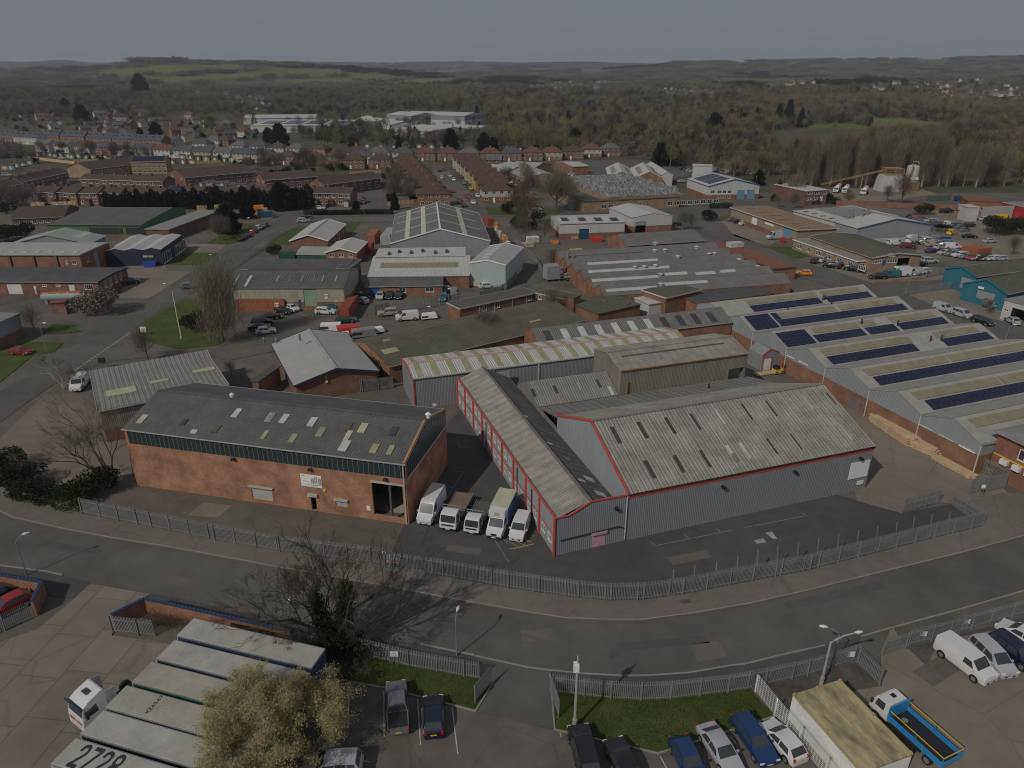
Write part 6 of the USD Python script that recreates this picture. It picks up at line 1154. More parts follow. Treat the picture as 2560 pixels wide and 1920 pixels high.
def palisade(pts,label,h=2.2,z=0.0,gap=.155,single=False,post=2.75,m='galvanised',name='palisade_fence',inner=1,group=None,mesh=False,wpale=.07):
 P=[G(q,z)for q in pts]
 o=thing(name,label,'gate' if 'gate' in name else 'fence',P[0],0,group)
 P=[p-P[0]for p in P]
 pales,rails=MB(),MB()
 for a,b in zip(P[:-1],P[1:]):
  L=np.linalg.norm(b-a);t=(b-a)/L;n=np.array([-t[1],t[0],0])
  k=max(1,int(L/gap));s=(np.arange(k)+.5)/k*L
  w,d=wpale/2,.012
  for j,x in enumerate(s):
   c=a+t*x
   v=[c+t*i*w+n*e*d+[0,0,zz]for zz in(.06,h-.12)for e in(-1,1)for i in(-1,1)]+[c+[0,0,h]]
   f=[[0,1,5],[0,5,4],[2,7,3],[2,6,7],[0,4,6],[0,6,2],[1,3,7],[1,7,5],[4,5,8],[5,7,8],[7,6,8],[6,4,8]]
   if single:MB().add(v,f).build('pale',m,o)
   else:pales.add(v,f)
  for zz in((.3,h-.45)if not mesh else np.arange(.15,h,.18)):rails.bar(a-n*.03*inner+[0,0,zz],b-n*.03*inner+[0,0,zz],.05 if not mesh else .02,.05 if not mesh else .02)
  for i in range(int(L/post)+1):
   c=a+t*min(L,i*post)-n*.08*inner
   MB().box(c[0]-.05,c[1]-.05,c[2],c[0]+.05,c[1]+.05,h-.05).build('post',m,o)
 if not single:pales.build('pales',m,o,kind='stuff')
 rails.build('rails',m,o,kind='stuff')
 return o
PF_=dict(gap=.155)
palisade(FB[:5],'grey palisade fence in front of the brick warehouse yard',2.3,.11)
o=palisade([n2(1084,1640)]+FB[5:],'long curved grey palisade fence around the dark tarmac of the lot',2.3,.11)
for k,(a,b)in enumerate([(b3(1320,330),b3(1322,130)),(b3(1480,300),b3(1483,100)),(b3(1648,270),b3(1648,70)),(b3(1810,232),b3(1802,35)),(b3(1968,182),b3(1955,-8)),(n4(92,1690),n4(83,1518)),(n4(255,1655),n4(234,1485)),(n4(415,1625),n4(393,1460)),(n4(575,1588),n4(553,1428)),(n4(735,1556),n4(700,1395)),(n4(888,1520),n4(860,1368)),(n4(1040,1490),n4(1003,1340)),(n4(1195,1455),n4(1148,1312)),(n4(1325,1410),n4(1293,1275)),(n4(1465,1390),n4(1432,1247)),(n4(1610,1375),n4(1567,1220))]):
 p=G(a,.11);q=G(b,3.4);q=p+(q-p)*np.array([.35,.35,1])
 t=thing('leaning_post',f'thin grey post leaning over the lot fence, {ORD[k]} from the left','post',p,0,'posts along the lot fence')
 MB().bar((0,0,0),q-p,.09).build('post','galvanised',t);MB().box(-.15,-.15,0,.15,.15,.03).build('foot_plate','galvanised',t)
palisade([n4(1880,1312),n4(1625,1140)],'palisade fence turning back to the open gate of the lot',2.2,.11)
palisade([n4(1245,1207),n4(1545,1127)],'open palisade gate leaf standing on the dark tarmac',2.2,.016,name='palisade_gate',post=1.9)
palisade([n4(1770,1058),n4(2062,1010)],'pale palisade gate leaf by the stacks of timber',2.3,.016,gap=.11,name='palisade_gate')
palisade([n4(820,372),n4(1360,640),n4(1750,830),n4(2075,985)],'palisade fence running behind the stacks of timber',2.3)
palisade([b2(690,745),b2(890,795),b2(1235,880),b2(1660,957),b2(1782,975)],'grey palisade fence behind the left grass patch',2.1,single=True)
palisade([b2(1738,1160),b2(1872,1005)],'open gate leaf beside the left grass patch',2.1,single=True,name='palisade_gate')
palisade([b3(405,1078),b3(850,1130),b3(1080,1140),b3(1305,1132),b3(1530,1105),b3(1745,1080),b3(1935,1050)],'grey palisade fence behind the right grass patch',2.2,single=True)
palisade([b3(392,1082),b3(455,1278)],'open gate leaf at the left end of the right grass patch',2.1,single=True,name='palisade_gate')
palisade([b4(20,1045),b4(155,1022),b4(480,950),b4(830,842),b4(865,832)],'grey palisade fence behind the gravel bed of the cabin',2.1,single=True)
palisade([b4(872,850),b4(1047,1030)],'open gate leaf beside the gravel bed',2.0,single=True,name='palisade_gate')
palisade([b4(1055,795),b4(1245,737)],'gate leaf left of the fence by the white vans',2.0,single=True,name='palisade_gate')
palisade([b4(1252,722),b4(1570,640),b4(1880,550),b4(2151,475),b4(2330,425)],'grey palisade fence behind the parked white vans',2.0,single=True)
palisade([b1(-60,640),b1(40,600),b1(248,500)],'palisade gate in front of the red hatchback',2.0,single=True,name='palisade_gate')
palisade([b1(870,615),b1(1197,650)],'single palisade gate leaf at the end of the middle brick wall',2.1,single=True,name='palisade_gate')
palisade([b4(90,1072),b4(237,1257),b4(418,1475),b4(620,1720),b4(760,1900)],'white mesh fence between the grass and the white cabin',2.0,gap=.3,post=4,m='white_paint',name='mesh_fence',mesh=True,wpale=.02)
palisade([n2(640,250),n2(905,250),n2(1150,222)],'palisade fence behind the brick warehouse',2.3)
palisade([m2(1340,960),m2(1660,915),m2(2000,830),m2(2230,790)],'thin mesh fence along the car park of the lean-to',2.2,gap=.35,m='galvanised',name='mesh_fence',mesh=True,wpale=.025)
palisade([m2(1218,975),m2(1338,945)],'grey panel gate left of the mesh fence',2.4,gap=.12,name='palisade_gate')
palisade([m2(40,640),m2(290,480),m2(420,365),m2(620,262),m2(800,225),m2(1100,240),m2(1300,238)],'pale mesh fence along the estate road',1.9,gap=.3,name='mesh_fence',mesh=True,wpale=.03)
palisade([m3(200,590),m3(290,700),m3(180,790),m3(0,850),m3(-200,860)],'palisade fence curving round the pale green shed',2.0)
palisade([m3(285,410),m3(440,560),m3(510,680)],'palisade fence on the right of the works lane',2.0);palisade([m3(370,412),m3(612,400)],'palisade fence before the white warehouse',1.9)
palisade([m1(0,890),m1(200,850),m1(310,830)],'mesh fence before the dark roofed unit',2.2,gap=.3,name='mesh_fence',mesh=True,wpale=.03);palisade([m1(1490,400),m1(1660,395)],'short fence beside the navy units',2.0,gap=.3,name='mesh_fence',mesh=True,wpale=.03)
palisade([m4(1430,680),m4(1590,650)],'dark mesh gates at the car forecourt',2.4,gap=.2,name='mesh_fence',mesh=True,wpale=.03);palisade([m4(1260,815),m4(1480,785),m4(1650,765)],'fence before the yard of the teal sheds',2.0,gap=.25)
palisade([t3(1590,1035),t3(1740,1030)],'green fence panels behind the concrete plant',2.2,gap=.15,m='green_paint');palisade([m4(800,120),m4(1300,200),m4(1500,330),m4(1760,350)],'tall grey fence around the car compound',2.2,gap=.25)
def wall(pts,h,label,m='brick_orange',w=.25,cope=None,wire=False,name='brick_wall'):
 P=[G(q)for q in pts]
 o=thing(name,label,'wall',P[0]);P=[p-P[0]for p in P]
 ln=LineString([p[:2]for p in P])
 MB().prism(ln.buffer(w/2,cap_style=2,join_style=2),0,h).build('wall',m,o)
 if cope:MB().prism(ln.buffer(w/2+.05,cap_style=2,join_style=2),h,h+.08).build('coping',cope,o)
 if wire:
  mb=MB();L=ln.length;k=int(L/.45)
  for i in range(k):
   a,b=ln.interpolate(i*.45),ln.interpolate(i*.45+.45)
   th=np.linspace(0,2*np.pi,9)
   d=np.array([b.x-a.x,b.y-a.y]);d=d/(np.linalg.norm(d)+1e-9)
   mb.tube([(a.x+(b.x-a.x)*j/8-d[1]*.13*math.cos(t),a.y+(b.y-a.y)*j/8+d[0]*.13*math.cos(t),h+.2+.13*math.sin(t))for j,t in enumerate(th)],.022,3,False)
  mb.build('blue_wire','blue_paint',o,kind='stuff')
 return o
wall([b1(-200,240),b1(352,335),b1(278,492)],1.75,'orange brick wall topped with blue wire at the left edge',wire=True,cope='navy_trim')
wall([b1(885,590),b1(1135,465),b1(1250,490),b1(2250,720)],1.75,'long orange brick wall topped with blue wire behind the trailers',wire=True,cope='navy_trim')
wall([t3(1000,1066),t3(1480,1085),t3(1780,1100)],2.2,'long brick wall behind the grey shed with blue trim','brick_red');wall([m1(440,945),m1(530,965),m1(590,875)],1.6,'low brick wall by the rusty tank','brick_dark');wall([m4(1020,722),m4(1420,690)],.6,'low brick wall by the car forecourt','brick_tan')
def lamp(base,top,label,arm=1.2,dirn=(0,1),r=.075,m='galvanised',head=True,name='street_lamp',cat='street lamp',z=0.02):
 P=G(base,z);h=min(11,max(2.0,rise(P,top)));o=thing(name,label,cat,P)
 d=np.array([*dirn,0.0]);d=d/np.linalg.norm(d)
 pts=[np.array([0,0,t*h*.86])for t in(0,.5,1)]
 if arm:pts+=[d*arm*f+[0,0,h*(.86+.14*math.sin(f*1.57))]for f in(.2,.5,1)]
 else:pts+=[np.array([0,0,h])]
 MB().tube(pts,np.linspace(r,r*.55,len(pts)),7).build('pole',m,o);MB().tube([(0,0,0),(0,0,1.0)],[r*1.5,r*1.5],7).build('base',m,o)
 if head:
  e=pts[-1]
  MB().tube([e-d*.1,e+d*.25,e+d*.6],[.07,.16,.08],8).build('lamp_head','white_paint',o)
 return o
lamp(b2(1605,795),b2(1612,485),'slim street lamp behind the left grass patch fence',.6,(.2,1),.06)
q=lamp(b3(572,1352),b3(603,805),'thick grey lamp post with a box lantern on the right grass patch',0,(0,1),.13,m='grey_trim',head=False,z=.06)
h=rise(G(b3(572,1352)),b3(585,880));MB().box(-.32,-.3,h-.35,.12,.2,h+.35).build('lantern','white_paint',q)
lamp(b4(590,1025),b4(690,640),'thick grey lamp post with a broad oval lamp behind the cabin',2.2,(1,.15),.12,m='grey_trim')
lamp(b4(668,905),b4(700,590),'thin lamp post with a small oval lamp beside the thick one',1.2,(-1,.2),.06)
lamp(b1(205,178),n1(150,1400),'slim street lamp beside the left brick wall',.8,(.8,.6),.06);lamp(b2(352,650),b2(338,385),'slim lamp post behind the trailers and the ivy tree',0,(0,1),.06)
for k,(a,b,lb_,dr)in enumerate([(m1(370,1255),m1(320,1035),'street lamp on the dark verge at the far left',(1,0)),(m1(1372,910),m1(1320,725),'street lamp beside the lawn of the tall bare tree',(-1,0)),(m1(1703,575),m1(1690,495),'lamp at the edge of the climbing road by the lawn',(-1,0)),(m1(1957,322),m1(1947,205),'lamp on the birch verge',(1,0)),(m1(2035,465),m1(2015,305),'tall lamp opposite the birch verge',(-1,0)),(m2(1848,862),m2(1830,765),'lamp behind the mesh fence of the lean-to car park',(-1,0)),(m2(1690,985),m2(1688,910),'lamp by the brick office range',(-1,.3)),(m2(1140,187),m2(1140,90),'lamp on the cross street',(0,1)),(m2(925,1015),m2(905,872),'lamp post beside the red container',(0,1)),(m4(1280,818),m4(1305,655),'lamp at the junction near the solar roofs',(1,.2)),(m4(2068,1160),m4(2100,1050),'lamp by the car at the teal sheds',(1,0)),(t3(358,828),t3(362,720),'tall pole behind the blue trimmed unit',(0,1)),(t3(528,840),t3(530,792),'lamp with a white head by the conifer',(0,1)),(t3(660,830),t3(662,745),'tall pole before the poplars',(0,1)),(t3(470,1050),t3(498,880),'thin mast by the blue trimmed unit',(0,1))]):
 lamp(a,b,lb_,.8 if k<11 else 0,dr,.07)
o=thing('flag_pole','bare white flagpole on the triangular lawn','pole',G(m1(1432,1155)));MB().tube([(0,0,0),(0,0,rise(G(m1(1432,1155)),m1(1387,778)))],[.1,.05],8).build('pole','white_paint',o);MB().box(-.2,-.2,0,.2,.2,.15).build('base','concrete',o)
def signpost(q,t,label,w=.9,hh=.9,m='sign_white',extra=None):
 P=G(q);h=rise(P,t);o=thing('sign',label,'sign',P)
 for x in(-w*.35,w*.35):MB().tube([(x,.03,0),(x,.03,h)],[.035,.035],6).build('post','galvanised',o)
 b=MB().box(-w/2,-.03,h-hh,w/2,-.005,h).build('panel',m,o)
 for x0,z0,x1,z1,mm in extra or():MB().box(-w/2+w*x0,-.042,h-hh+hh*z0,-w/2+w*x1,-.031,h-hh+hh*z1).build('print',mm,b)
 return o
signpost(m1(1140,1130),m1(1135,1065),'white sign on posts at the corner of the triangular lawn',1.2,1.2,extra=[(.2,.55,.8,.62,'ink_grey'),(.2,.35,.8,.42,'ink_grey')]);signpost(m1(820,1395),m1(815,1308),'dark grey sign seen from behind beside the lane mouth',1.4,1.1,'black_trim')
signpost(n2(1112,1640),n2(1112,1537),'white, yellow and blue notice on the corner of the lot fence',.8,1.1,extra=[(.08,.62,.92,.95,'ink_grey'),(.08,.36,.92,.56,'blue_paint'),(.08,.08,.92,.32,'yellow_paint')]);signpost(n2(1165,1650),n2(1160,1533),'white notice with a red band on the lot fence',1.1,1.2,extra=[(.1,.1,.95,.38,'ink_red'),(.15,.55,.8,.62,'ink_grey'),(.15,.7,.8,.77,'ink_grey')])
signpost(n2(1085,1635),n2(1085,1510),'small white square notice at the fence corner',.4,.45);signpost(b2(1130,870),b2(1130,763),'white notice hung on the fence of the left grass patch',.75,.6,extra=[(.1,.1,.16,.9,'ink_grey'),(.36,.1,.42,.9,'ink_grey'),(.6,.1,.66,.9,'ink_grey')])
signpost(n4(1865,1090),n4(1862,985),'white notice on the pale gate by the timber',.5,.5);signpost(b4(805,850),b4(805,765),'small white notice on the fence by the gravel bed',.7,.6);signpost(b4(1360,690),b4(1360,610),'white notice on the fence left of the white vans',.65,.55);signpost(b4(1690,600),b4(1690,515),'white notice on the fence above the white vans',.65,.55)
TD=G(b1(2151,650),4.0)-G(b1(1490,497),4.0);TA=math.atan2(TD[1],TD[0])
for k,(a,b,rf,side,lb_)in enumerate([(b1(1490,497),b1(1355,650),'trailer_roof','navy_trim','pale roofed trailer with dark blue sides, nearest the brick wall'),(b1(1345,662),b1(1195,830),'trailer_roof','navy_trim','pale roofed trailer, second from the brick wall'),(b1(1165,838),b1(1012,1000),'trailer_tan','green_paint','tan roofed trailer with green sides, third from the brick wall'),(b1(970,1020),b1(805,1195),'trailer_tan','green_paint','tan roofed trailer with small characters on its roof'),(b1(800,1205),b1(608,1405),'trailer_roof','black_trim','pale trailer between the marked one and the one numbered 2728'),(b1(590,1415),b1(378,1640),'trailer_roof','grey_trim','trailer with large black digits 2728 on its roof')]):
 p,q=G(a,4.0),G(b,4.0);c=(p+q)/2;c[2]=0.01
 o=thing('lorry_trailer',lb_,'trailer',c,TA,'trailers parked side by side')
 W=1.12
 MB().box(0,-W,1.15,13.6,W,3.9).build('body',side,o);MB().box(-.03,-W-.03,3.9,13.63,W+.03,4.0,top=(.06,.06)).build('roof',rf,o)
 for y in(-W-.03,W+.03):MB().bar((0,y,3.9),(13.6,y,3.9),.07,.12).build('roof_rail','galvanised',o)
 for y in(-W-.02,W+.02):MB().bar((.1,y,1.15),(13.5,y,1.15),.06,.18).build('side_rail','galvanised',o)
 MB().box(-.04,-W,1.2,0,W,3.85).build('front_panel','white_paint',o);MB().box(2,-.5,.8,13,.5,1.12).build('chassis','plastic_black',o)
 for sg in(-1,1):MB().bar((2.6,sg*.8,0),(2.6,sg*.8,1.1),.14).build('landing_leg','galvanised',o)
 wheels(o,[(x,sg*1.05)for x in(9.2,10.5,11.8)for sg in(-1,1)],.48,.38)
 if k in(3,5):
  txt='2728' if k==5 else 'KZ6147'
  t=meshkit.text_mesh(txt,1.85 if k==5 else .30,.008,True);v=np.asarray(t.vertices)
  if k==5:v=v*[3.9/np.ptp(v[:,0]),1,1];V=np.c_[v[:,0]+1.05,v[:,1]-.95,v[:,2]+4.002]
  else:V=np.c_[v[:,1]*-1+3.75,v[:,0]*1.15-.75,v[:,2]+4.002]
  MB().add(V,t.faces).build('lettering','ink_dark',o)
for nm,c in(('container_red',(0.32,0.08,0.055)),('container_orange',(0.38,0.14,0.08)),('green_paint',(0.03,0.10,0.06)),('flat_pale',(0.4,0.43,0.42))):ribbed(nm+'_ribs',c,'w',.3,.2,.6)
mat('cabin_roof',{'tc':('texture_coordinate',{}),'mp':('mapping',{'scale':(.35,1,1)}),'n':('noise_texture',{'scale':.9,'detail':6.0,'roughness':.7}),'r':('rgb_ramp',{'ramp':[(.34,(.17,.15,.085)),(.46,(.30,.265,.14)),(.56,(.42,.36,.19)),(.7,(.50,.44,.25))]}),'p':('principled_bsdf',{'roughness':.85})},[('tc.object','mp.vector'),('mp.vector','n.vector'),('n.fac','r.fac'),('r.color','p.base_color')])
mat('tank_rust',{'tc':('texture_coordinate',{}),'s':('separate_xyz',{}),'n':('noise_texture',{'scale':1.2,'detail':5.0}),'m':('map_range',{'from_min':1.6,'from_max':2.6,'to_min':-.35,'to_max':.3}),'a':('math',{'math_type':'add'}),'r':('rgb_ramp',{'ramp':[(.45,(.30,.38,.40)),(.6,(.40,.36,.32)),(.68,(.32,.12,.06))]}),'p':('principled_bsdf',{'roughness':.7})},[('tc.object','s.vector'),('tc.object','n.vector'),('s.z','m.value'),('m.result','a.value1'),('n.fac','a.value2'),('a.value','r.fac'),('r.color','p.base_color')])
pc=Bld('site_cabin','white site cabin with a mossy yellow roof beside the tipper',b4(375,1105),b4(900,1705),b4(730,990),2.6,side='A',roof='fl',wall='white_paint',rf='cabin_roof',over=.02,cat='cabin',ops=[('f',b4(455,1258),b4(500,1330),'w:0'),('f',b4(675,1510),b4(728,1590),'w:0')])
for y in(0,pc.d*.5,pc.d):pc.mk(MB().bar((-.05,y,2.79),(pc.w+.05,y,2.79),.1,.06),'roof_seam','render_yellow')
for x in(.1,pc.w-.1,pc.w*.5):
 for y in(.08,pc.d*.5,pc.d-.08):pc.mk(MB().box(x-.1,y-.1,2.78,x+.1,y+.1,2.93),'lifting_eye','render_yellow')
def container(label,A,B,C,m,zE=2.6,name='shipping_container',**kw):
 q=Bld(name,label,A,B,C,zE,roof='fl',wall=m,rf=m,over=.0,cat='container',th=.06,**kw)
 for x in(0,q.w):
  for y in(0,q.d):q.mk(MB().box(x-.08,y-.08,0,x+.08,y+.08,zE+.2),'corner_post',m.replace('_ribs',''))
 return q
oc=container('long orange shipping container marked F3',m2(128,856),m2(500,852),2.45,'container_orange_ribs');s_=on_front(oc,'sign_board','sign_white',m2(430,875),m2(470,915),.04,.07);text_on(oc,'f','F3',m2(434,909),.75,'ink_red',.08,s_,width=1.0)
rc=container('red shipping container standing end on in the yard',m2(932,932),m2(1012,932),m2(1076,822),'container_red_ribs')
container('orange red shipping container behind the small orange unit',m2(1152,350),m2(1217,350),m2(1238,296),'container_orange_ribs');container('brick red container in front of the orange red one',m2(1138,425),m2(1190,425),5,'container_red_ribs');container('pale container against the grey gabled works',m2(1266,352),m2(1338,352),m2(1338,282),'flat_pale_ribs');container('dark green container beside the green lean-to',m2(465,487),m2(586,490),2.45,'green_paint_ribs')
container('orange site hut among the sales cars',m4(1728,428),m4(1845,455),6,'container_orange_ribs',2.6,'site_hut');container('red container at the top of the works lane',m3(65,215),m3(110,212),6,'container_red_ribs');container('white kiosk on the green at the end of the house street',m3(395,138),m3(490,132),3,'flat_pale_ribs',3.0,'kiosk');container('white gatehouse beside the yellow brick works',t2(1490,1040),t2(1560,1036),4,'flat_pale_ribs',3.0,'gatehouse')
def skip(q,rz,m,label,L=3.6,W=1.9,h=1.4):
 o=thing('skip',label,'skip',G(q),rz)
 pg=[(-L/2+.45,0),(L/2-.45,0),(L/2,h),(-L/2,h)]
 MB().wallpoly(Polygon(pg),np.array([0,W/2,0]),np.array([1.,0,0]),np.array([0,-1.,0]),W).build('body',m,o)
 MB().box(-L/2,-W/2,h,L/2,W/2,h+.06).build('lid',m,o)
 for x in(-.9,0,.9):MB().box(x-.05,-W/2-.05,.1,x+.05,-W/2-.003,h-.1).build('rib',m,o)
skip(m1(1187,590),0.2,'ink_blue','bright blue lidded skip before the navy units');skip(m2(1015,1128),.3,'red_paint','red skip in the cluttered yard by the pale hall',4.6,2.2,1.9);skip(m3(920,390),0,'red_paint','red skip before the white warehouse',4,1.8);skip(m3(590,412),.2,'orange_paint','small orange skip before the white warehouse',2.4,1.4,1.0);skip(m3(232,440),.4,'black_trim','dark open skip at the works lane',3.4);skip(m4(305,400),0,'red_paint','red bin beside the silver van',1.5,1.2,1.4)
o=thing('storage_tank','rust streaked pale blue tank lying before the dark roofed unit','tank',G(m1(340,880)),.15);MB().tube([(0,0,1.6),(.3,0,1.6),(10,0,1.6),(10.3,0,1.6)],[.5,1.15,1.15,.5],16).build('tank','tank_rust',o,smooth=40);MB().box(1,-1,0,1.5,1,.9).build('cradle','concrete',o);MB().box(8,-1,0,8.5,1,.9).build('cradle','concrete',o)
Bld('brick_outhouse','small brick outhouse with a dark roof before the rusty tank',m1(395,880),m1(505,872),m1(555,845),2.2,roof='fl',wall='brick_orange',rf='flat_red',cat='outhouse')
for k,(a,b,nx,nz,w,lb_)in enumerate([(n4(985,485),n4(1285,690),4,5,.5,'tall long stack of sawn timber nearest the grey shed'),(n4(1295,685),n4(1500,775),4,4,.55,'square ended timber stack at the middle of the yard'),(n4(1478,785),n4(1795,955),3,2,.45,'low open stack of timber nearest the pale gate'),(n4(960,395),n4(1350,595),2,3,.5,'long timber pack lying against the fence at the far end'),(n4(1405,640),n4(1520,695),2,3,.5,'short timber pack on top of the bend of the fence'),(n4(1575,725),n4(1940,905),2,3,.55,'long pale timber pack against the fence at the near end')]):
 p,q=G(a),G(b);L=np.linalg.norm(q-p);o=thing('timber_stack',lb_,'timber stack',p,math.atan2(q[1]-p[1],q[0]-p[0]),'stacks of timber')
 for j in range(nz):
  for i in range(nx):
   e=R.uniform(-.25,.25);MB().box(e,i*(w+.06),.09+j*.25,L+e+R.uniform(-.3,.1),i*(w+.06)+w,.09+j*.25+.18).build('timber_pack','timber',o)
  for x in np.arange(.6,L,1.6):MB().box(x,0,j*.25+.025,x+.1,nx*(w+.06),.09+j*.25-.003).build('batten','timber',o)
o=thing('site_office','small grey hut with a red trimmed gable and white door beside the tall shed','hut',G(m4(130,1415)));MB().wallpoly(Polygon([(0,0),(4.2,0),(4.2,3),(1.5,4.2),(0,3)]),np.zeros(3),U0,N0,4).build('walls','clad_dark_grey',o);mb=MB();W_=((0,0),tuple(U0[:2]),tuple(-N0[:2]));vbox(mb,*W_,.4,2.0,0,2.4,.01,.06);mb.build('door','door_white',o)
mb=MB();[vbox(mb,*W_,*q_,.07,.1)for q_ in((.25,.38,0,2.5),(2.02,2.15,0,2.5),(.25,2.15,2.42,2.55))];mb.build('door_frame','red_trim',o);mb=MB();[mb.bar(U0*a[0]+[0,0,a[1]]-N0*.05,U0*b[0]+[0,0,b[1]]-N0*.05,.16,.2)for a,b in(((-.1,2.98),(1.5,4.2)),((1.5,4.2),(4.3,2.98)))];mb.build('verge_trim','red_trim',o)
for k,(q_,m_,lb_,dim)in enumerate([(m4(262,1430),'yellow_paint','yellow machine in the yard beside the tall shed',(1.8,1.2,1.5)),(m4(330,1420),'red_paint','red machine next to the yellow one by the tall shed',(1.6,1.1,1.6)),(m4(410,1445),'ink_blue','blue box by the fence of the solar roofed sheds',(2.2,1.4,.9)),(m4(160,1440),'timber','pale timber lying before the small grey hut',(4,1.2,.6))]):
 o=thing('yard_machine' if k<2 else 'yard_crate',lb_,'machine' if k<2 else 'crate',G(q_),g19);a,b,c=dim
 MB().box(-a/2,-b/2,.15,a/2,b/2,c*.6,top=(.08,.08)).build('body',m_,o)
 if k<2:MB().box(-a/2+.1,-b/2+.1,c*.6,a*.1,b/2-.1,c,top=(.1,.1)).build('cab','plastic_black',o);wheels(o,[(x,y)for x in(-.6,.6)for y in(-b/2,b/2)],.28,.2)
 else:MB().box(-a/2+.05,-b/2+.05,.0,a/2-.05,b/2-.05,.14).build('runner','wood_bed',o)
o=thing('extraction_plant','blue grey filter house with fat silver ducts at the end of the north light works','extraction plant',G(m3(530,712)),g19,s=.68)
MB().box(0,0,.8,5.4,4.5,6.0).build('filter_house','clad_blue_grey',o);
for i in range(5):MB().box(5.4,-.25,.8+i*1.1,6.4,.4,.9+i*1.1).build('stair_landing','galvanised',o)
for sx in(.1,5.2):
 for sy in(.1,4.3):MB().box(sx,sy,0,sx+.15,sy+.15,.8).build('leg','galvanised',o)
for pts,r_ in(([(5.4,1,2.2),(8,.5,2.2),(10,1,2.8),(14,2,2.8)],.55),([(5.4,3,3.4),(9,3,3.6),(11,2.6,3.8),(12,4,6)],.45),([(6.5,-1,1.6),(9,-1.6,1.6),(14,-1.2,1.8)],.6),([(10.5,5,3.5),(10.5,5,9.5),(11.2,5,10),(11.8,5,9.2)],.5),([(7,1,4.4),(11,4,4.4)],.35)):MB().tube(pts,r_,10).build('duct','galvanised',o,smooth=50)
MB().tube([(12.5,4.5,4),(12.5,4.5,11)],[.18,.18],7).build('flue','rust',o)
for q_,m_,d_,lb_ in((m2(880,1105),'white_paint',(4.6,2,1.9),'white truck body without wheels in the cluttered yard'),(m2(1135,1140),'flat_grey',(5,2.4,1.7),'grey metal box beside the red skip'),(m2(1240,1112),'white_paint',(3,1.6,1.2),'white panel heap behind the grey metal box'),(m2(965,1165),'white_paint',(3.4,1.8,1.5),'white cab shell below the red skip'),(m2(1650,1000),'white_paint',(3.6,2,1.2),'white van roof behind the mossy long barn')):
 o=thing('scrap_body',lb_,'scrap',G(q_),g19+R.uniform(-.2,.2));a,b,c=d_
 MB().box(-a/2,-b/2,.3,a/2,b/2,c,top=(.25,.12)).build('shell',m_,o);MB().box(-a/2-.01,-b/2-.012,c*.5,-a*.1,-b/2+.02,c*.8).build('window','glass',o);MB().box(-a/2+.1,-b/2+.1,0,a/2-.1,b/2-.1,.29).build('base','plastic_black',o)
k=0
for i in range(14):
 t=i/13;q_=m3(100+115*t+R.uniform(-10,10),255+160*t)
 m_=R.choice(['white_paint','blue_paint','white_paint','rust','orange_paint','flat_pale','door_grey'])
 o=thing('pallet_stack',f'stacked tank and pallet in the heap along the works lane, {ORD[i]} from the far end','pallet stack',G(q_),R.uniform(0,1),'heap along the works lane')
 MB().box(-.6,-.6,0,.6,.6,.15).build('pallet','timber',o);hh=R.uniform(1.0,2.4);MB().box(-.55,-.55,.15,.55,.55,hh,top=(.04,.04)).build('load',m_,o)
for i,(q_,m_)in enumerate([(m3(760,468),'render_yellow'),(m3(375,430),'render_cream'),(m3(415,395),'white_paint'),(m1(1600,140),'render_yellow'),(m1(1740,155),'render_yellow'),(m1(2050,170),'orange_paint'),(m1(2080,190),'render_yellow'),(m1(2110,205),'door_teal')]):
 o=thing('pallet_stack',('pale yellow boards stacked before the north light works','cream sacks stacked at the end of the works lane','white crate behind the palisade before the white warehouse','yellow stack of crates behind the flat annex','second yellow stack of crates behind the flat annex','orange crates beside the dark conifers','yellow crates beside the orange ones','dark teal bin at the dark conifers')[i],'pallet stack',G(q_),.3)
 MB().box(-2,-1,0,2,1,.2).build('pallet','timber',o);MB().box(-1.9,-.95,.2,1.9,.95,(.7,1.2,1.8,1.6,2.6,3.2,3.0,2.4)[i]).build('load',m_,o)
for k in range(3):
 q_=m4(1860+62*k,225-3*k);o=thing('panel_screen',f'tall pale panel screen, {ORD[k]} from the left before the hedge','screen',G(q_),.12,'tall pale panels');MB().box(0,-.1,.2,6.4,.1,5).build('panel','sheet_pale_x',o)
 for x in(.1,3.2,6.3):MB().box(x-.1,.102,0,x+.1,.3,5.1).build('post','galvanised',o)
Bld('grey_curtain_store','pale grey box store left of the tall panels',m4(1772,122),m4(1862,122),6,5,roof='fl',wall='flat_pale',rf='flat_pale',cat='store')
P0=G(t3(1285,975));o=thing('concrete_plant','pale concrete silo tower with a yellow platform and a long yellow conveyor','concrete plant',P0,s=.6)
hz=rise(P0,t3(1285,868))/.6;MB().box(0,0,0,17.5,12,hz,top=(1.3,1)).build('aggregate_bins','flat_pale',o)
MB().box(2.0,.5,hz,16,11,hz+.3).build('platform','plant_yellow',o)
for z in(1.2,2.4,4.2):
 for a,b in(((2,.5),(16,.5)),((16,.5),(16,11)),((2,.5),(2,11))):MB().bar((*a,hz+z),(*b,hz+z),.16).build('rail','plant_yellow',o)
for x in(2,5.5,9,12.5,16):MB().bar((x,.5,hz),(x,.5,hz+4.6),.2).build('stanchion','plant_yellow',o)
MB().box(3,1.5,hz+4.4,15,10,hz+4.8).build('canopy','rust',o)
MB().box(20.5,1,0,30,10,hz*.55).build('silo_base','brick_orange',o);MB().tube([(25,5.5,hz*.55),(25,5.5,hz+6),(25,5.5,hz+7)],[4.8,4.4,1.5],18).build('silo','flat_pale',o,smooth=40);MB().box(22,.6,hz*.7,28,1.0,hz*.85).build('sign_board','sign_white',o)
MB().bar((18.6,0,1),(22,0,hz+7),.8).build('ladder','rust',o);MB().tube([(22,2,hz+6),(22,2,hz+9.5),(26,2,hz+9.8),(27,2,hz+7)],.25,6).build('vent_pipe','flat_pale',o)
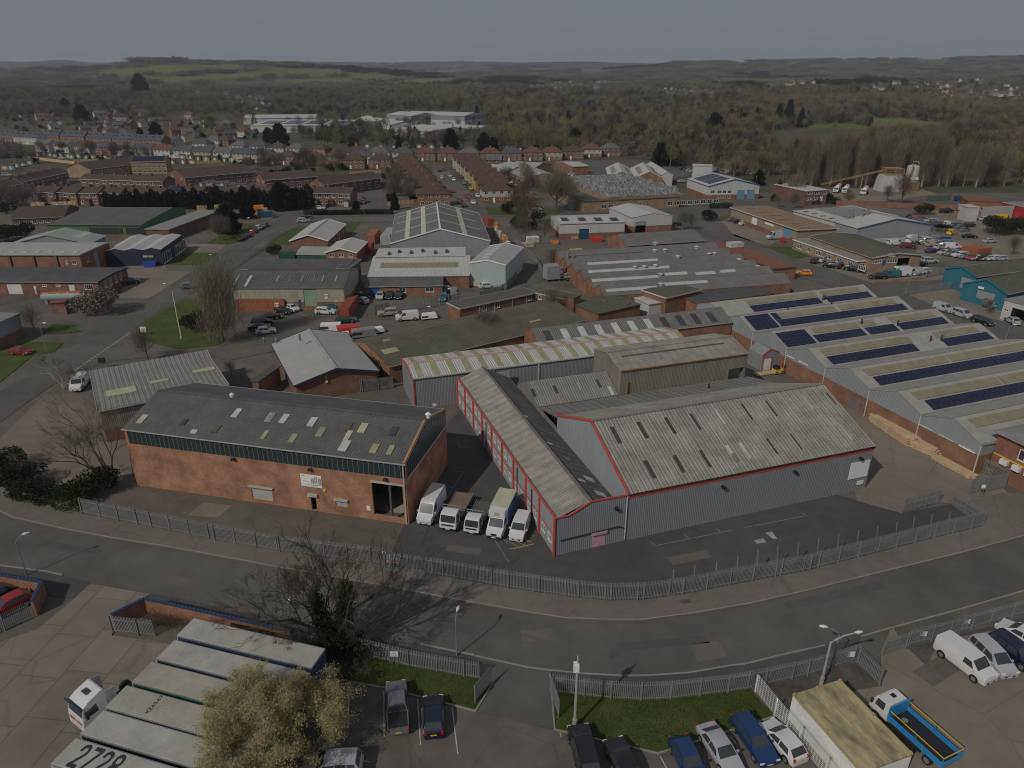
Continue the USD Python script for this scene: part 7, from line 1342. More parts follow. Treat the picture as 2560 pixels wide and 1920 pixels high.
c0=(G(t3(905,940))-P0)/.6+[0,0,1.0];c1=np.array([8,4,hz+4.0])
MB().bar(c0,c1,2.0,.25).build('conveyor_belt','rust',o)
for s_ in(-1,1):MB().bar(c0+[0,s_*1.0,.9],c1+[0,s_*1.0,.9],.14).build('conveyor_rail','plant_yellow',o)
for i in range(22):
 a=c0+(c1-c0)*i/22;b=c0+(c1-c0)*(i+1)/22;MB().bar(a+[0,-1,0],b+[0,-1,.9],.12).build('truss_bar','plant_yellow',o)
for f in(.3,.6):a=c0+(c1-c0)*f;MB().bar((a[0],a[1],0),a,.5).build('trestle','plant_yellow',o)
def T(q):
 """where the sight line of a photo pixel meets the terrain"""
 d=ray(q);Y=np.geomspace(250,8800,2500)
 X=d[0]/d[1]*Y;Zr=H+d[2]/d[1]*Y;zt=terr(X,Y)
 k=int(np.argmax(Zr<=zt))or len(Y)-1
 return np.array([X[k],Y[k],zt[k]])
HP={}
def build_house(o,w,d,ze,zr,hip,wall,roof,nw,doors=2,low=None,dormer=0):
 MB().box(-w/2,0,0,w/2,d,ze).build('wall',wall,o)
 if low:MB().box(-w/2-.02,-.02,0,w/2+.02,d+.02,ze*.48).build('lower_wall',low,o)
 e=.35
 if hip:
  t=d/2;c=[(-w/2-e,-e,ze),(w/2+e,-e,ze),(w/2+e,d+e,ze),(-w/2-e,d+e,ze),(-w/2+t,d/2,zr),(w/2-t,d/2,zr)]
  MB().add(c,[[0,1,5],[0,5,4],[1,2,5],[2,3,4],[2,4,5],[3,0,4],[0,2,1],[0,3,2]]).build('roof',roof,o)
 else:
  for s,y in((-1,-e),(1,d+e)):
   MB().add([(x,yy,z+dz)for dz in(0,.15)for yy,z in((y,ze-.1),(d/2,zr))for x in(-w/2-.2,w/2+.2)],BOXF).build('roof',roof,o)
  mb=MB()
  for x in(-w/2,w/2-.2):mb.wallpoly(Polygon([(0,ze),(d,ze),(d/2,zr)]),np.array([x,0,0]),np.array([0,1.,0]),np.array([1.,0,0]),.2)
  mb.build('gables',wall,o,kind='stuff')
 for x in((0,)if w<15 else np.arange(-w/2+6,w/2-2,12)):MB().box(x-.5,d/2-.35,zr-.6,x+.5,d/2+.35,zr+1.1).build('chimney','brick_red',o)
 for fl in range(2):
  z=.95+fl*ze*.52
  for i in range(nw):
   x=-w/2+w*(i+.5)/nw
   for y,s in((-.05,-1),(d+.05,1)):
    if fl==0 and doors and s<0 and i%3==1:MB().box(x-.5,-.06,0,x+.5,0,2.1).build('door','door_white',o);continue
    f=MB().box(x-.75,min(y,y-s*.05),z,x+.75,max(y,y-s*.05),z+1.25).build('window','white_paint',o)
    MB().box(x-.65,min(y+s*.01,y-s*.05),z+.1,x-.05,max(y+s*.012,y),z+1.15).box(x+.05,min(y+s*.01,y-s*.05),z+.1,x+.65,max(y+s*.012,y),z+1.15).build('pane','glass',f)
 for i in range(dormer):
  x=-w/2+w*(i+.5)/dormer;y=d*.16
  f=MB().box(x-.9,y,ze+.3,x+.9,y+2.6,ze+2.0).build('dormer','render_white',o);MB().box(x-.6,y-.02,ze+.75,x+.6,y+.05,ze+1.7).build('pane','glass',f)
  MB().add([(x-1.1,y-.2,ze+2),(x+1.1,y-.2,ze+2),(x,y-.2,ze+2.9),(x-1.1,y+3.2,ze+2),(x+1.1,y+3.2,ze+2),(x,y+3.4,ze+2.9)],[[0,1,2],[3,5,4],[0,2,5],[0,5,3],[1,4,5],[1,5,2]]).build('dormer_roof',roof,f)
KIND={'semi':dict(w=13,d=8,ze=5,zr=8,hip=True,nw=4),'pair':dict(w=13.5,d=8,ze=5,zr=7.8,hip=False,nw=4),'cottage':dict(w=9,d=7,ze=4.8,zr=7.6,hip=False,nw=2),'terrace':dict(w=24,d=8,ze=5,zr=7.8,hip=False,nw=8),'dormer_terrace':dict(w=26,d=9,ze=5.4,zr=9,hip=False,nw=8,dormer=4),'bungalow':dict(w=10,d=8,ze=2.8,zr=5.6,hip=False,nw=3)}
def house(kind,wall,roof,label,pos,rz,group,low=None,cat='house'):
 key=(kind,wall,roof,low)
 if key in HP:return copy(HP[key],label,pos,rz,None,group)
 o=thing({'semi':'semi_detached_house','pair':'semi_detached_house'}.get(kind,kind),label,cat,pos,rz,group)
 build_house(o,wall=wall,roof=roof,low=low,**KIND[kind]);HP[key]=o
 return o
CW={'render_white':'white','brick_house':'brick','brick_orange':'orange brick','render_cream':'cream','render_yellow':'yellow','brick_tan':'tan brick','brick_red':'red brick'}
CRF={'tiles_brown':'brown','tiles_red':'red','tiles_rust':'rust brown','tiles_grey':'grey','tiles_slate':'slate'}
NK={'semi':'house pair','pair':'house pair','dormer_terrace':'terrace'}
def nth(i):return f"{i + 1}{'th' if 10 < (i + 1) % 100 < 14 else {1: 'st', 2: 'nd', 3: 'rd'}.get((i + 1) % 10, 'th')}"
def houses(where,group,items,rz=None,frm='left'):
 """items: (kind, wall, roof, pixel)"""
 for i,it in enumerate(items):
  kind,wall,roof,q=it[:4];p=T(q)if len(q)==2 else np.array(q)
  a=(it[4]if len(it)>4 else rz)or 0
  house(kind,wall,roof,f"{CW[wall]} {NK.get(kind, kind)}, {CRF[roof]} roof, {nth(i)} from {frm} {where}",p,a,group,'brick_red' if wall.startswith('render')and kind=='semi' else None)
a_=heading(t1(215,720),t1(1740,800))
W_,B_,C_,Y_='render_white','brick_house','render_cream','render_yellow'
houses('in the long white row','houses of the white row',[('pair',w,r,t1(x,715+(x-215)*.052),a_)for x,w,r in((275,W_,'tiles_grey'),(400,W_,'tiles_grey'),(530,W_,'tiles_brown'),(665,'brick_orange','tiles_slate'),(800,W_,'tiles_grey'),(925,W_,'tiles_slate'),(1045,W_,'tiles_red'),(1175,W_,'tiles_slate'),(1305,Y_,'tiles_slate'),(1430,W_,'tiles_grey'),(1555,C_,'tiles_slate'),(1675,C_,'tiles_slate'))])
houses('in the row with white dormers','terraces with white dormers',[('dormer_terrace',w,'tiles_slate',q,a_)for w,q in((B_,t1(30,655)),(W_,t1(170,672)),(B_,t1(310,655)),(B_,t1(470,668)),(B_,t1(640,680)),(B_,t1(810,688)),(B_,t1(960,696)))])
houses('behind the white row','hipped houses by the white row',[('semi',w,r,q,a_)for w,r,q in((W_,'tiles_slate',t1(1290,715)),(W_,'tiles_grey',t1(1365,690)),(B_,'tiles_brown',t1(1430,690)),(W_,'tiles_grey',t1(1530,730)),(W_,'tiles_slate',t1(1660,735)),(W_,'tiles_brown',t1(1775,745)),(W_,'tiles_grey',t1(1895,750)),('brick_orange','tiles_brown',t1(2040,752)),(B_,'tiles_brown',t1(1840,805)),(B_,'tiles_red',t1(1990,808)),(B_,'tiles_brown',t1(2140,808)),(C_,'tiles_grey',t1(1215,510)),(B_,'tiles_grey',t1(1450,570)))])
cl=[(650,500),(690,515),(735,492),(775,520),(820,505),(865,500),(905,488),(950,495),(985,520),(1030,545),(1080,545),(720,560),(770,580),(830,570),(900,560),(680,575),(590,575),(620,610),(680,620),(740,615),(1160,620),(1215,630),(1110,690),(1180,655),(340,510),(280,515),(130,500),(40,505),(370,545),(320,575),(560,605),(1440,615),(1490,640),(1550,625),(1350,560),(1270,540)]
houses('in the left cluster','houses of the left hillside cluster',[(R.choice(['cottage','cottage','pair']),R.choice([B_,'brick_orange',W_,C_]),R.choice(['tiles_brown','tiles_red','tiles_grey','tiles_slate']),t1(*q),a_+R.choice([-.5,-.4,.9,1.1]))for q in cl])
b_=heading(t2(100,775),t2(1700,775))
houses('in the row closing the street','semi detached houses closing the street',[('semi',w,r,t2(x,y),b_)for x,y,w,r in((100,775,B_,'tiles_brown'),(252,778,W_,'tiles_grey'),(405,780,W_,'tiles_slate'),(548,780,B_,'tiles_red'),(692,780,B_,'tiles_red'),(826,782,B_,'tiles_grey'),(965,782,B_,'tiles_red'),(1103,780,B_,'tiles_slate'),(1238,778,B_,'tiles_red'),(1362,776,C_,'tiles_red'),(1500,768,B_,'tiles_brown'),(1618,756,W_,'tiles_red'),(1742,750,B_,'tiles_grey'))])
houses('above the cul-de-sac','houses left of the street',[('semi',B_,'tiles_brown',t2(88,830),b_),('semi',B_,'tiles_brown',t2(258,828),b_),('semi',C_,'tiles_brown',t2(420,822),b_),('cottage',B_,'tiles_grey',t2(990,828),b_),('cottage',W_,'tiles_slate',t2(150,800),b_)])
sl=[(600,1052),(560,1000),(530,950),(505,918),(480,890),(458,860),(440,838)]
houses('left of the street','brick row left of the house street',[('semi','brick_orange' if i<2 else B_,'tiles_rust',t2(*q),st+math.pi/2)for i,q in enumerate(sl)],frm='near end')
sr=[(1015,1045),(985,1000),(955,965),(925,935),(893,905),(862,875),(832,848),(808,828)]
houses('right of the street','gabled row right of the house street',[('semi' if i==0 else 'pair',(W_,'brick_orange',Y_,Y_,C_,C_,W_,W_)[i],'tiles_rust',t2(*q),st+math.pi/2+math.pi)for i,q in enumerate(sr)],frm='near end')
BO=dict(wall='brick_house',cat='terrace',trim=None,gutter='white_paint',over=.3)
two=lambda n,w='f':[(w,'row',n,.9,1.8,1.3,'w:1'),(w,'row',n,3.4,1.8,1.2,'w:1')]
for k,(lb_,A,B,C,zE,zR,rt,n,kw)in enumerate([('long brick terrace with a dark roof and white window bands, left of centre',t1(512,895),t1(1045,912),9,5,7,'gx',12,{}),('brown terrace house at the left end of the stepped row',t1(197,976),t1(343,984),9,5,7,'gx',3,{}),('brown terrace house, second in the stepped row',t1(348,980),t1(486,986),9,5,7,'gx',3,{}),('brown terrace house, third in the stepped row',t1(490,983),t1(622,988),9,5,7,'gx',3,{}),('brown terrace house, fourth in the stepped row',t1(627,985),t1(766,990),9,5,7,'gx',3,{}),('wider terrace at the right end of the stepped row',t1(772,986),t1(1030,997),9,5,7,'gx',6,{}),('terrace behind the conifer hedge with solar panels on its left roof',t1(1060,976),t1(1285,986),9,5,7,'gx',5,dict(pv=1)),('plain terrace behind the middle of the conifer hedge',t1(1292,978),t1(1525,987),9,5,7,'gx',5,{}),('short terrace behind the right of the conifer hedge',t1(1550,978),t1(1740,985),9,5,7,'gx',4,{}),('bright brick terrace right of the tall dark conifers with white windows',t1(1947,985),t2(65,990),9,5,7,'gx',7,{}),('diagonal brick terrace left of the parking court',t1(1078,850),t1(1192,885),t1(1395,788),5,7.6,'gy',10,dict(sd='r')),('diagonal brick terrace right of the parking court',t1(1642,878),t1(1702,902),t1(1845,815),5,7.4,'gy',7,dict(sd='r')),('diagonal brick terrace beside the cul-de-sac',t1(1990,916),t1(2086,932),t1(2187,850),5,7.4,'gy',7,dict(sd='r')),('orange gabled school like block running back to the solar roofed block',t1(430,822),t1(580,833),t1(795,778),4.6,7.6,'gy',9,dict(sd='r',wall='brick_tan')),('tan brick block with bright solar panels across its roof',t1(838,785),t1(1065,782),9,6.5,9,'gx',7,dict(wall='brick_tan',pv=2)),('long dark roofed terrace at the far left',t1(150,912),t1(437,850),9,5,7.2,'gx',9,{}),('dark terrace cut by the left edge',t1(-80,962),t1(136,925),9,5,7,'gx',6,{}),('white block with a dark roof at the left edge',t1(-80,715),t1(152,692),12,5,8,'gx',6,dict(wall='render_white'))]):
 sd=kw.pop('sd','f');pvn=kw.pop('pv',0)
 q=Bld('terrace',lb_,A,B,C,zE,zR,roof=rt,rf='tiles_brown',ops=two(n,sd)+(two(2,'f')[1:]if sd=='r' and k!=13 else[]),**{**BO,**kw})
 if rt=='gx' and k!=14:
  for x in np.arange(3.2,q.w-2,6.4):
   q.mk(MB().box(x-.35,q.d*.42,q.zR-.4,x+.35,q.d*.58,q.zR+.9),'chimney','brick_red');q.mk(MB().box(x+1.4,-1.4,0,x+3.2,-.02,2.3),'porch',('brick_dark','render_white','wood_bed')[int(x)%3])
   q.mk(MB().add([(a,b,c+d_)for d_ in(0,.1)for b,c in((-1.6,2.25),(-.02,2.75))for a in(x+1.3,x+3.3)],BOXF),'porch_roof','tiles_brown');q.mk(MB().tube([(x+3.1,-.07,0),(x+3.1,-.07,4.9)],[.06,.06],5),'downpipe','white_paint')
 if pvn:
  ln=np.linalg.norm(q.slopes[0][3]);q.panels(0,(.8,ln*.15),(q.w*(.45 if pvn==1 else .93),ln*.9),5 if pvn==1 else 9,2,False)
def scatter(where,poly,n,group,kinds=('cottage',),walls=(W_,B_,C_,W_),seed=1):
 r=random.Random(seed);poly=np.array(poly);lo,hi=poly.min(0),poly.max(0);got=[]
 while len(got)<n:
  q=(r.uniform(lo[0],hi[0]),r.uniform(lo[1],hi[1]))
  if inside(np.array(q[0]),np.array(q[1]),poly):got.append(q)
 got.sort()
 for i,q in enumerate(got):
  w_=r.choice(walls);house(r.choice(kinds),w_,r.choice(['tiles_brown','tiles_grey','tiles_slate','tiles_rust']),f"distant {CW[w_]} house, {nth(i)} from left {where}",T(q),r.uniform(-.6,.6),group)
scatter('in the pale estate under the central hills',[t2(1125,318),t2(1300,285),t2(1600,266),t2(1740,275),t2(1650,318),t2(1250,335)],60,'distant houses under the central hills',seed=2)
scatter('in the small estate left of the tall conifers',[t2(2000,350),t2(2100,318),t3(60,320),t3(240,352),t3(180,368),t2(2080,362)],26,'distant houses left of the conifers',seed=3)
scatter('among trees on the right hillside',[t3(400,300),t3(760,262),t3(1000,300),t3(1000,340),t3(520,335)],22,'distant houses on the right slope',('cottage','pair'),seed=4)
scatter('in the town spread over the right hillside',[t3(1180,345),t3(1200,300),t3(1500,250),t3(2212,250),t3(2212,420),t3(1900,410),t3(1500,350)],80,'distant houses of the right town',('cottage','pair'),seed=5)
scatter('strung through the woods left of centre',[t1(1180,352),t1(1300,340),t1(1720,385),t1(1760,470),t1(1500,420)],34,'distant houses in the left woods',seed=6)
scatter('on the far slope right of the green fields',[t1(1750,300),t1(2212,285),t1(2212,320),t1(1850,322)],14,'distant houses under the fields',seed=7)
def unit(v):return v/(np.linalg.norm(v,axis=-1,keepdims=True)+1e-9)
def slivers(p,d,L,W,rng):
 """thin triangles from p along d"""
 n=len(p);s=unit(np.cross(d,rng.normal(size=(n,3))))*(np.asarray(W).reshape(-1,1)/2)
 v=np.stack([p-s,p+s,p+d*np.asarray(L).reshape(-1,1)],1).reshape(-1,3)
 return v,np.arange(3*n).reshape(-1,3)
def leaves(p,S,rng):
 n=len(p);a=unit(rng.normal(size=(n,3)));b=unit(np.cross(a,rng.normal(size=(n,3))));S=np.asarray(S).reshape(-1,1)
 v=np.stack([p-a*S*.6,p+b*S*.42,p+a*S*.6,p-b*S*.42],1).reshape(-1,3)
 k=np.arange(n)[:,None]*4
 return v,np.hstack([k,k+1,k+2,k+3])
def lumps(rng,n,rx,rz,cz,col=False):
 q=rng.normal(size=(n,3));q=unit(q)*rng.uniform(.45,.85,(n,1));q[:,2]=np.abs(q[:,2])*1.3-.45 if not col else rng.uniform(-.9,.8,n)
 return q*[rx,rx,rz]+[0,0,cz]
def bare(h,rx,n,L,W,seed,nl=14,col=False,up=.7):
 rng=np.random.default_rng(seed);tr,cr=MB(),MB()
 tr.tube([(0,0,0),(.1*rx*.2,0,h*.35),(0,.05,h*(.95 if col else .7))],[h*.022,h*.016,h*.004],6)
 c=lumps(rng,nl,rx*.8,h*(.42 if col else .36),h*(.56 if col else .62),col)
 for q in c:
  b=np.array([0,0,max(h*.18,q[2]-np.linalg.norm(q[:2])*(2.6 if col else .9))])
  tr.tube([b,(b+q)/2+[0,0,-.04*h],q],[h*.010,h*.007,h*.003],4,False)
 i=rng.integers(0,nl,n);p=c[i]+rng.normal(size=(n,3))*[rx*.26,rx*.26,h*.10]
 d=unit(unit(p-[0,0,h*.35])*(.3 if col else .8)+rng.normal(size=(n,3))*.45+[0,0,up*(2.2 if col else 1)])
 cr.add(*slivers(p,d,rng.uniform(.6,1.5,n)*L,rng.uniform(.6,1.4,n)*W,rng))
 return tr,cr
def conifer(h,r,n,seed,cyp=False):
 rng=np.random.default_rng(seed);t=rng.beta(1.0,1.5,n);a=rng.uniform(0,6.283,n)
 R_=r*((1-t)**.8 if not cyp else(1-t**3)**.8)*(.75+.25*np.sin(a*3+t*17))*np.sqrt(rng.uniform(.35,1,n))
 p=np.stack([np.cos(a)*R_,np.sin(a)*R_,h*(.04+.95*t)],1)
 d=unit(np.stack([np.cos(a),np.sin(a),(-.35 if not cyp else .9)+0*a],1)+rng.normal(size=(n,3))*.35)
 return MB().tube([(0,0,0),(0,0,h*.95)],[h*.02,.02],6),MB().add(*slivers(p,d,rng.uniform(.5,1.2,n)*r*.34,rng.uniform(.5,1.1,n)*r*.22,rng))
def blob(h,rx,n,S,seed,nl=12,floor=.1):
 rng=np.random.default_rng(seed);c=lumps(rng,nl,rx*.75,h*.38,h*.5);i=rng.integers(0,nl,n)
 p=c[i]+unit(rng.normal(size=(n,3)))*(np.cbrt(rng.uniform(.3,1,n))[:,None])*[rx*.42,rx*.42,h*.28];p[:,2]=np.maximum(p[:,2],floor)
 return p,c,rng
TP={}
def plant(name,label,key,make,q,s=1.0,group=None,cat='tree',tm='trunk_bark',cm='twigs_brown',pos=None,rz=None):
 p=pos if pos is not None else T(q)if q[1]<480 else G(q)
 rz=R.uniform(0,6.28)if rz is None else rz
 if key in TP:return copy(TP[key],label,p,rz,s,group,cat)
 o=thing(name,label,cat,p,rz,group,None,s);tr,cr=make()
 if tr:tr.build('trunk',tm,o)
 if cr:cr.build('crown',cm,o)
 TP[key]=o
 return o
def protos(path,name,items):
 pi=UsdGeom.PointInstancer.Define(stage,f'/World/{name}')
 paths=[]
 for k,(mb,m)in enumerate(items):
  x=UsdGeom.Xform.Define(stage,f'/World/{name}/kind_of_{path}_{k:03d}')
  mb.build('tree' if path=='tree' else 'canopy',m,x.GetPrim());paths.append(x.GetPath())
 pi.CreatePrototypesRel().SetTargets(paths)
 return pi
def fill(pi,pos,idx,sc,rng):
 n=len(pos);a=rng.uniform(0,2*np.pi,n)
 pi.CreatePositionsAttr(Vt.Vec3fArray.FromNumpy(pos.astype(np.float32)));pi.CreateProtoIndicesAttr(Vt.IntArray.FromNumpy(idx.astype(np.int32)))
 pi.CreateOrientationsAttr(Vt.QuathArray([Gf.Quath(float(math.cos(t/2)),0,0,float(math.sin(t/2)))for t in a]));pi.CreateScalesAttr(Vt.Vec3fArray.FromNumpy((np.asarray(sc).reshape(-1,1)*np.ones((1,3))).astype(np.float32)))
FRONT=[(-700,296),(0,296),(250,293),(467,322),(640,322),(760,352),(850,366),(1250,374),(1520,392),(1600,402),(1700,428),(1860,452),(2000,458),(2100,461),(2300,462),(2400,470),(2560,466),(3200,462)]
CLEAR=[[t1(600,455),t1(1120,455),t1(1750,470),t1(1750,520),t2(0,490),t2(340,450),t2(930,450),t2(940,640),t2(700,640),t2(0,600),t1(1600,640),t1(600,640)],[t2(1125,318),t2(1300,285),t2(1600,266),t2(1740,275),t2(1650,318),t2(1250,335)],[t2(2000,350),t2(2100,318),t3(60,320),t3(240,352),t3(180,368),t2(2080,362)],[t3(1180,345),t3(1200,300),t3(1500,262),t3(2212,258),t3(2212,420),t3(1900,410),t3(1500,350)],[t1(1180,352),t1(1300,340),t1(1720,385),t1(1760,470),t1(1500,420)],[t3(400,300),t3(760,262),t3(1000,300),t3(1000,340),t3(520,335)]]
def spots(n,y0,y1,seed,edge=250,keep=.12):
 rng=np.random.default_rng(seed);y=np.sqrt(rng.uniform(y0**2,y1**2,n));s=rng.uniform(-edge,2560+edge,n)
 x=(s-1280)/(F*1.0909)*y;z=terr(x,y);px,py=to_px(x,y,z)
 ok=py<np.interp(px,[f[0]for f in FRONT],[f[1]for f in FRONT])
 for poly,_ in FIELDS:ok&=~(inside(px,py,poly)&(rng.uniform(size=n)>.012))
 for poly in CLEAR:ok&=~(inside(px,py,poly)&(rng.uniform(size=n)>keep))
 return np.stack([x,y,z],1)[ok],px[ok],rng
mats=['twigs_brown','twigs_dark','twigs_grey','twigs_olive','twigs_brown','twigs_olive','twigs_pale','conifer_leaf','hedge_leaf']
def one(mbs):
 o=MB()
 for m in mbs:o.v+=m.v;o.f+=[f+o.n for f in m.f];o.n+=m.n
 return o
prot=[]
for k,m in enumerate(mats):
 if m in('conifer_leaf','hedge_leaf'):prot.append((one(conifer(12,3.4-(k==8),420,50+k,k==8)),m))
 else:prot.append((one(bare(11+k*.5,4.6,620,1.3,.17,30+k)),m))
pi=protos('tree','woodland',prot)
pos,px,rng=spots(21000,300,1500,11)
big=meshkit.fbm(np.stack([pos[:,0]/160,pos[:,1]/160,0*px],-1),3,3)
idx=np.where(rng.uniform(size=len(pos))<.014+.16*(big>.62),rng.integers(7,9,len(pos)),np.where(big<.42,rng.integers(3,7,len(pos)),rng.integers(0,4,len(pos))))
sz=meshkit.fbm(np.stack([pos[:,0]/60,pos[:,1]/60,0*px],-1),2,8)
fill(pi,pos-[0,0,.2],idx,(.5+.75*sz)*rng.uniform(.75,1.3,len(pos)),rng)
put(pi.GetPrim(),kind='stuff',label='bare brown woodland filling the middle distance')
can=[]
for k,(m,ng)in enumerate([('twigs_brown',26),('twigs_olive',26),('twigs_grey',26),('hedge_leaf',22),('conifer_leaf',20)]):
 rng=np.random.default_rng(70+k);mb=MB()
 for j in range(ng):
  h=rng.uniform(6,12);c=np.array([*rng.normal(size=2)*15,0]);n_=90
  p=c+unit(rng.normal(size=(n_,3)))*[4.6,4.6,h*.42]+[0,0,h*.55];p[:,2]=np.maximum(p[:,2],.2)
  mb.add(*slivers(p,unit(rng.normal(size=(n_,3))+[0,0,.8]),rng.uniform(1.2,2.8,n_),rng.uniform(.6,1.3,n_),rng))
 can.append((mb,m))
pi=protos('canopy','distant_woodland',can)
pos,px,rng=spots(19000,1450,8600,12,200,.25)
big=meshkit.fbm(np.stack([pos[:,0]/500,pos[:,1]/500,0*px],-1),4,9)
keep=(big>.36)|(rng.uniform(size=len(pos))<.25);pos,big=pos[keep],big[keep]
idx=np.where(big>.62,rng.integers(3,5,len(pos)),rng.integers(0,3,len(pos)))
fill(pi,pos-[0,0,.3],idx,rng.uniform(.7,1.2,len(pos)),rng)
put(pi.GetPrim(),kind='stuff',label='far woods and hedgerows covering the hills')
con=lambda:conifer(18,5.0,2600,5);cyp=lambda:conifer(9,2.3,1700,6,True);rnd=lambda:conifer(13,5.5,2600,8,True)
def sized(name,label,key,make,hh,q,top,group=None,**kw):
 p=T(q)if q[1]<480 else G(q);h=max(2,rise(p,top))
 return plant(name,label,key,make,q,h/hh,group,**kw)
for lb_,k,b,t in(('tallest dark conifer of the group at the right meadow','c',t3(690,555),t3(697,378)),('broad dark conifer left of the tallest one by the meadow','c',t3(625,560),t3(640,405)),('narrow dark conifer standing alone right of the group','c',t3(772,562),t3(778,432)),('dark conifer beside the yellow willow','r',t3(405,565),t3(420,470)),('narrow conifer right of the yellow willow','c',t3(490,520),t3(488,432)),('dark bushy tree at the front of the meadow woods','r',t3(215,620),t3(218,470)),('dark tree left of the yellow willow','r',t3(325,530),t3(325,445)),('round dark conifer right of the solar blue trimmed unit','r',t3(502,935),t3(500,838)),('layered conifer before the brick office block','c',t3(630,1020),t3(632,895)),('broad evergreen behind the house street, left','r',t2(712,705),t2(712,572)),('dark evergreen behind the house street, in the middle','r',t2(925,715),t2(920,598)),('dark evergreen joined to the right of the middle one','r',t2(985,715),t2(985,625)),('tall conifer alone in the brown wood','c',t2(1465,560),t2(1475,450)),('dark conifer below the one alone in the wood','r',t2(1510,705),t2(1505,570)),('left of the two dark evergreens by the white works','r',t2(2060,810),t2(2060,660)),('right of the two dark evergreens by the white works','r',t2(2145,810),t2(2140,678)),('small conifer left of the far warehouses','r',t2(170,550),t2(172,510)),('conifer rising behind the right far warehouse','c',t2(880,490),t2(880,418)),('slim conifer among the gardens above the street','c',t2(378,700),t2(378,605)),('broad dark evergreen over the red roofed houses','r',t1(1805,690),t1(1810,540)),('second evergreen left of the broad one over the red roofs','r',t1(1730,660),t1(1735,565)),('dark evergreen in the left housing','r',t1(1010,635),t1(1010,530)),('lower dark evergreen left of it in the housing','r',t1(910,640),t1(912,572)),('very dark tall evergreen at the edge of the left woods','r',t1(535,540),t1(530,415)),('dark evergreen left of the very dark one','r',t1(430,470),t1(435,385)),('lone dark tree high in the left woods','r',t1(910,360),t1(910,268)),('dark layered conifer in the garden by the cul-de-sac','c',t2(355,1090),t2(358,970)),('small dark tree at the corner of the cul-de-sac','r',t2(105,1100),t2(105,1035)),('green tree between the grey curved stores and the street','r',t2(1110,890),t2(1108,822)),('tall dark conifer at the right of the hedge','r',t1(1815,1095),t1(1810,915)),('second tall dark conifer at the right of the hedge','r',t1(1905,1085),t1(1900,955)),('dark spreading tree over the birch verge','r',m1(1810,330),m1(1810,95)),('evergreen before the tall hedge','r',m1(1960,210),m1(1965,60))):
 sized('conifer',lb_,'con' if k=='c' else 'rnd',con if k=='c' else rnd,18 if k=='c' else 13,b,t,'dark evergreens',cm='conifer_leaf')
p0,p1=G(t1(690,1082)),G(t1(1990,1090));L=np.linalg.norm(p1-p0);n=int(L/2.1)
for i in range(n):
 f=i/(n-1);plant('hedge_conifer',f'dark conifer, {nth(i)} from the left in the tall hedge behind the green gabled hall','cyp',cyp,None,(.72+.28*f)*R.uniform(.85,1.15),'conifers of the tall hedge',cm='conifer_leaf',pos=p0+(p1-p0)*f+[0,R.uniform(-1,1),0])
pop=lambda:bare(27,4.0,5200,2.6,.10,21,30,True)
for i,x in enumerate([770,840,905,965,1020,1080,1130,1190,1250,1310,1370,1430,1490,1550,1610,1660,1710,1760,1820,1900,1990,2080]):
 sized('poplar',f'tall bare poplar, {ORD[i] if i < 20 else "near the end,"} from the left in the line behind the concrete plant' if i<20 else('bare poplar toward the right end of the line','last bare poplar at the right end of the line')[i-20],'pop',pop,27,t3(x,940+8*math.sin(i*2.1)),t3(x,625+30*math.sin(i*1.3)+(60 if i>15 else 0)),'poplars behind the concrete plant',cm='twigs_pale',tm='pale_bark')
wil=lambda:(MB().tube([(0,0,0),(0,0,7)],[.4,.1],6),MB().add(*leaves((lambda b:b[0])(blob(13,5,1800,1,4)),RN.uniform(.5,1.0,1800),RN)))
for lb_,b,t,m in(('yellow willow beside the meadow conifers',t3(372,530),t3(372,422),0),('pale yellow budding tree behind the houses',t2(1275,690),t2(1275,598),0),('yellow green tree crown high in the brown wood',t2(1250,450),t2(1250,392),0),('olive tree clump in the far woods',t2(920,420),t2(920,366),0),('second olive clump in the far woods',t2(1000,420),t2(1000,372),0),('budding tree among the left houses',t1(1350,560),t1(1345,470),0)):sized('willow',lb_,'wil',wil,13,b,t,'budding yellow trees',cm='willow_leaf')
blo=lambda:(MB().tube([(0,0,0),(0,0,4)],[.25,.08],6),MB().add(*leaves((lambda b:b[0])(blob(8,4,1500,1,9)),RN.uniform(.35,.7,1500),RN)))
for lb_,b,t in(('white blossoming tree at the left edge of the houses',t1(110,585),t1(105,530)),('second white blossoming tree at the left edge',t1(165,600),t1(160,545)),('pale blossom among the left cluster of houses',t1(730,480),t1(730,440)),('blossom beside the dark evergreen of the woods',t1(575,470),t1(575,440)),('pale blossoming tree behind the solar roof',t1(1650,620),t1(1650,560)),('pale blossoming tree above the white works',t2(1870,740),t2(1870,640)),('white blossoming bush by the teal sheds',m4(1900,910),m4(1900,830)),('blossom by the far meadow',t3(1000,460),t3(1000,415))):sized('blossom_tree',lb_,'blo',blo,8,b,t,'blossoming trees',cm='blossom_white')
fin=lambda:bare(12,5,2600,1.3,.06,77,22)
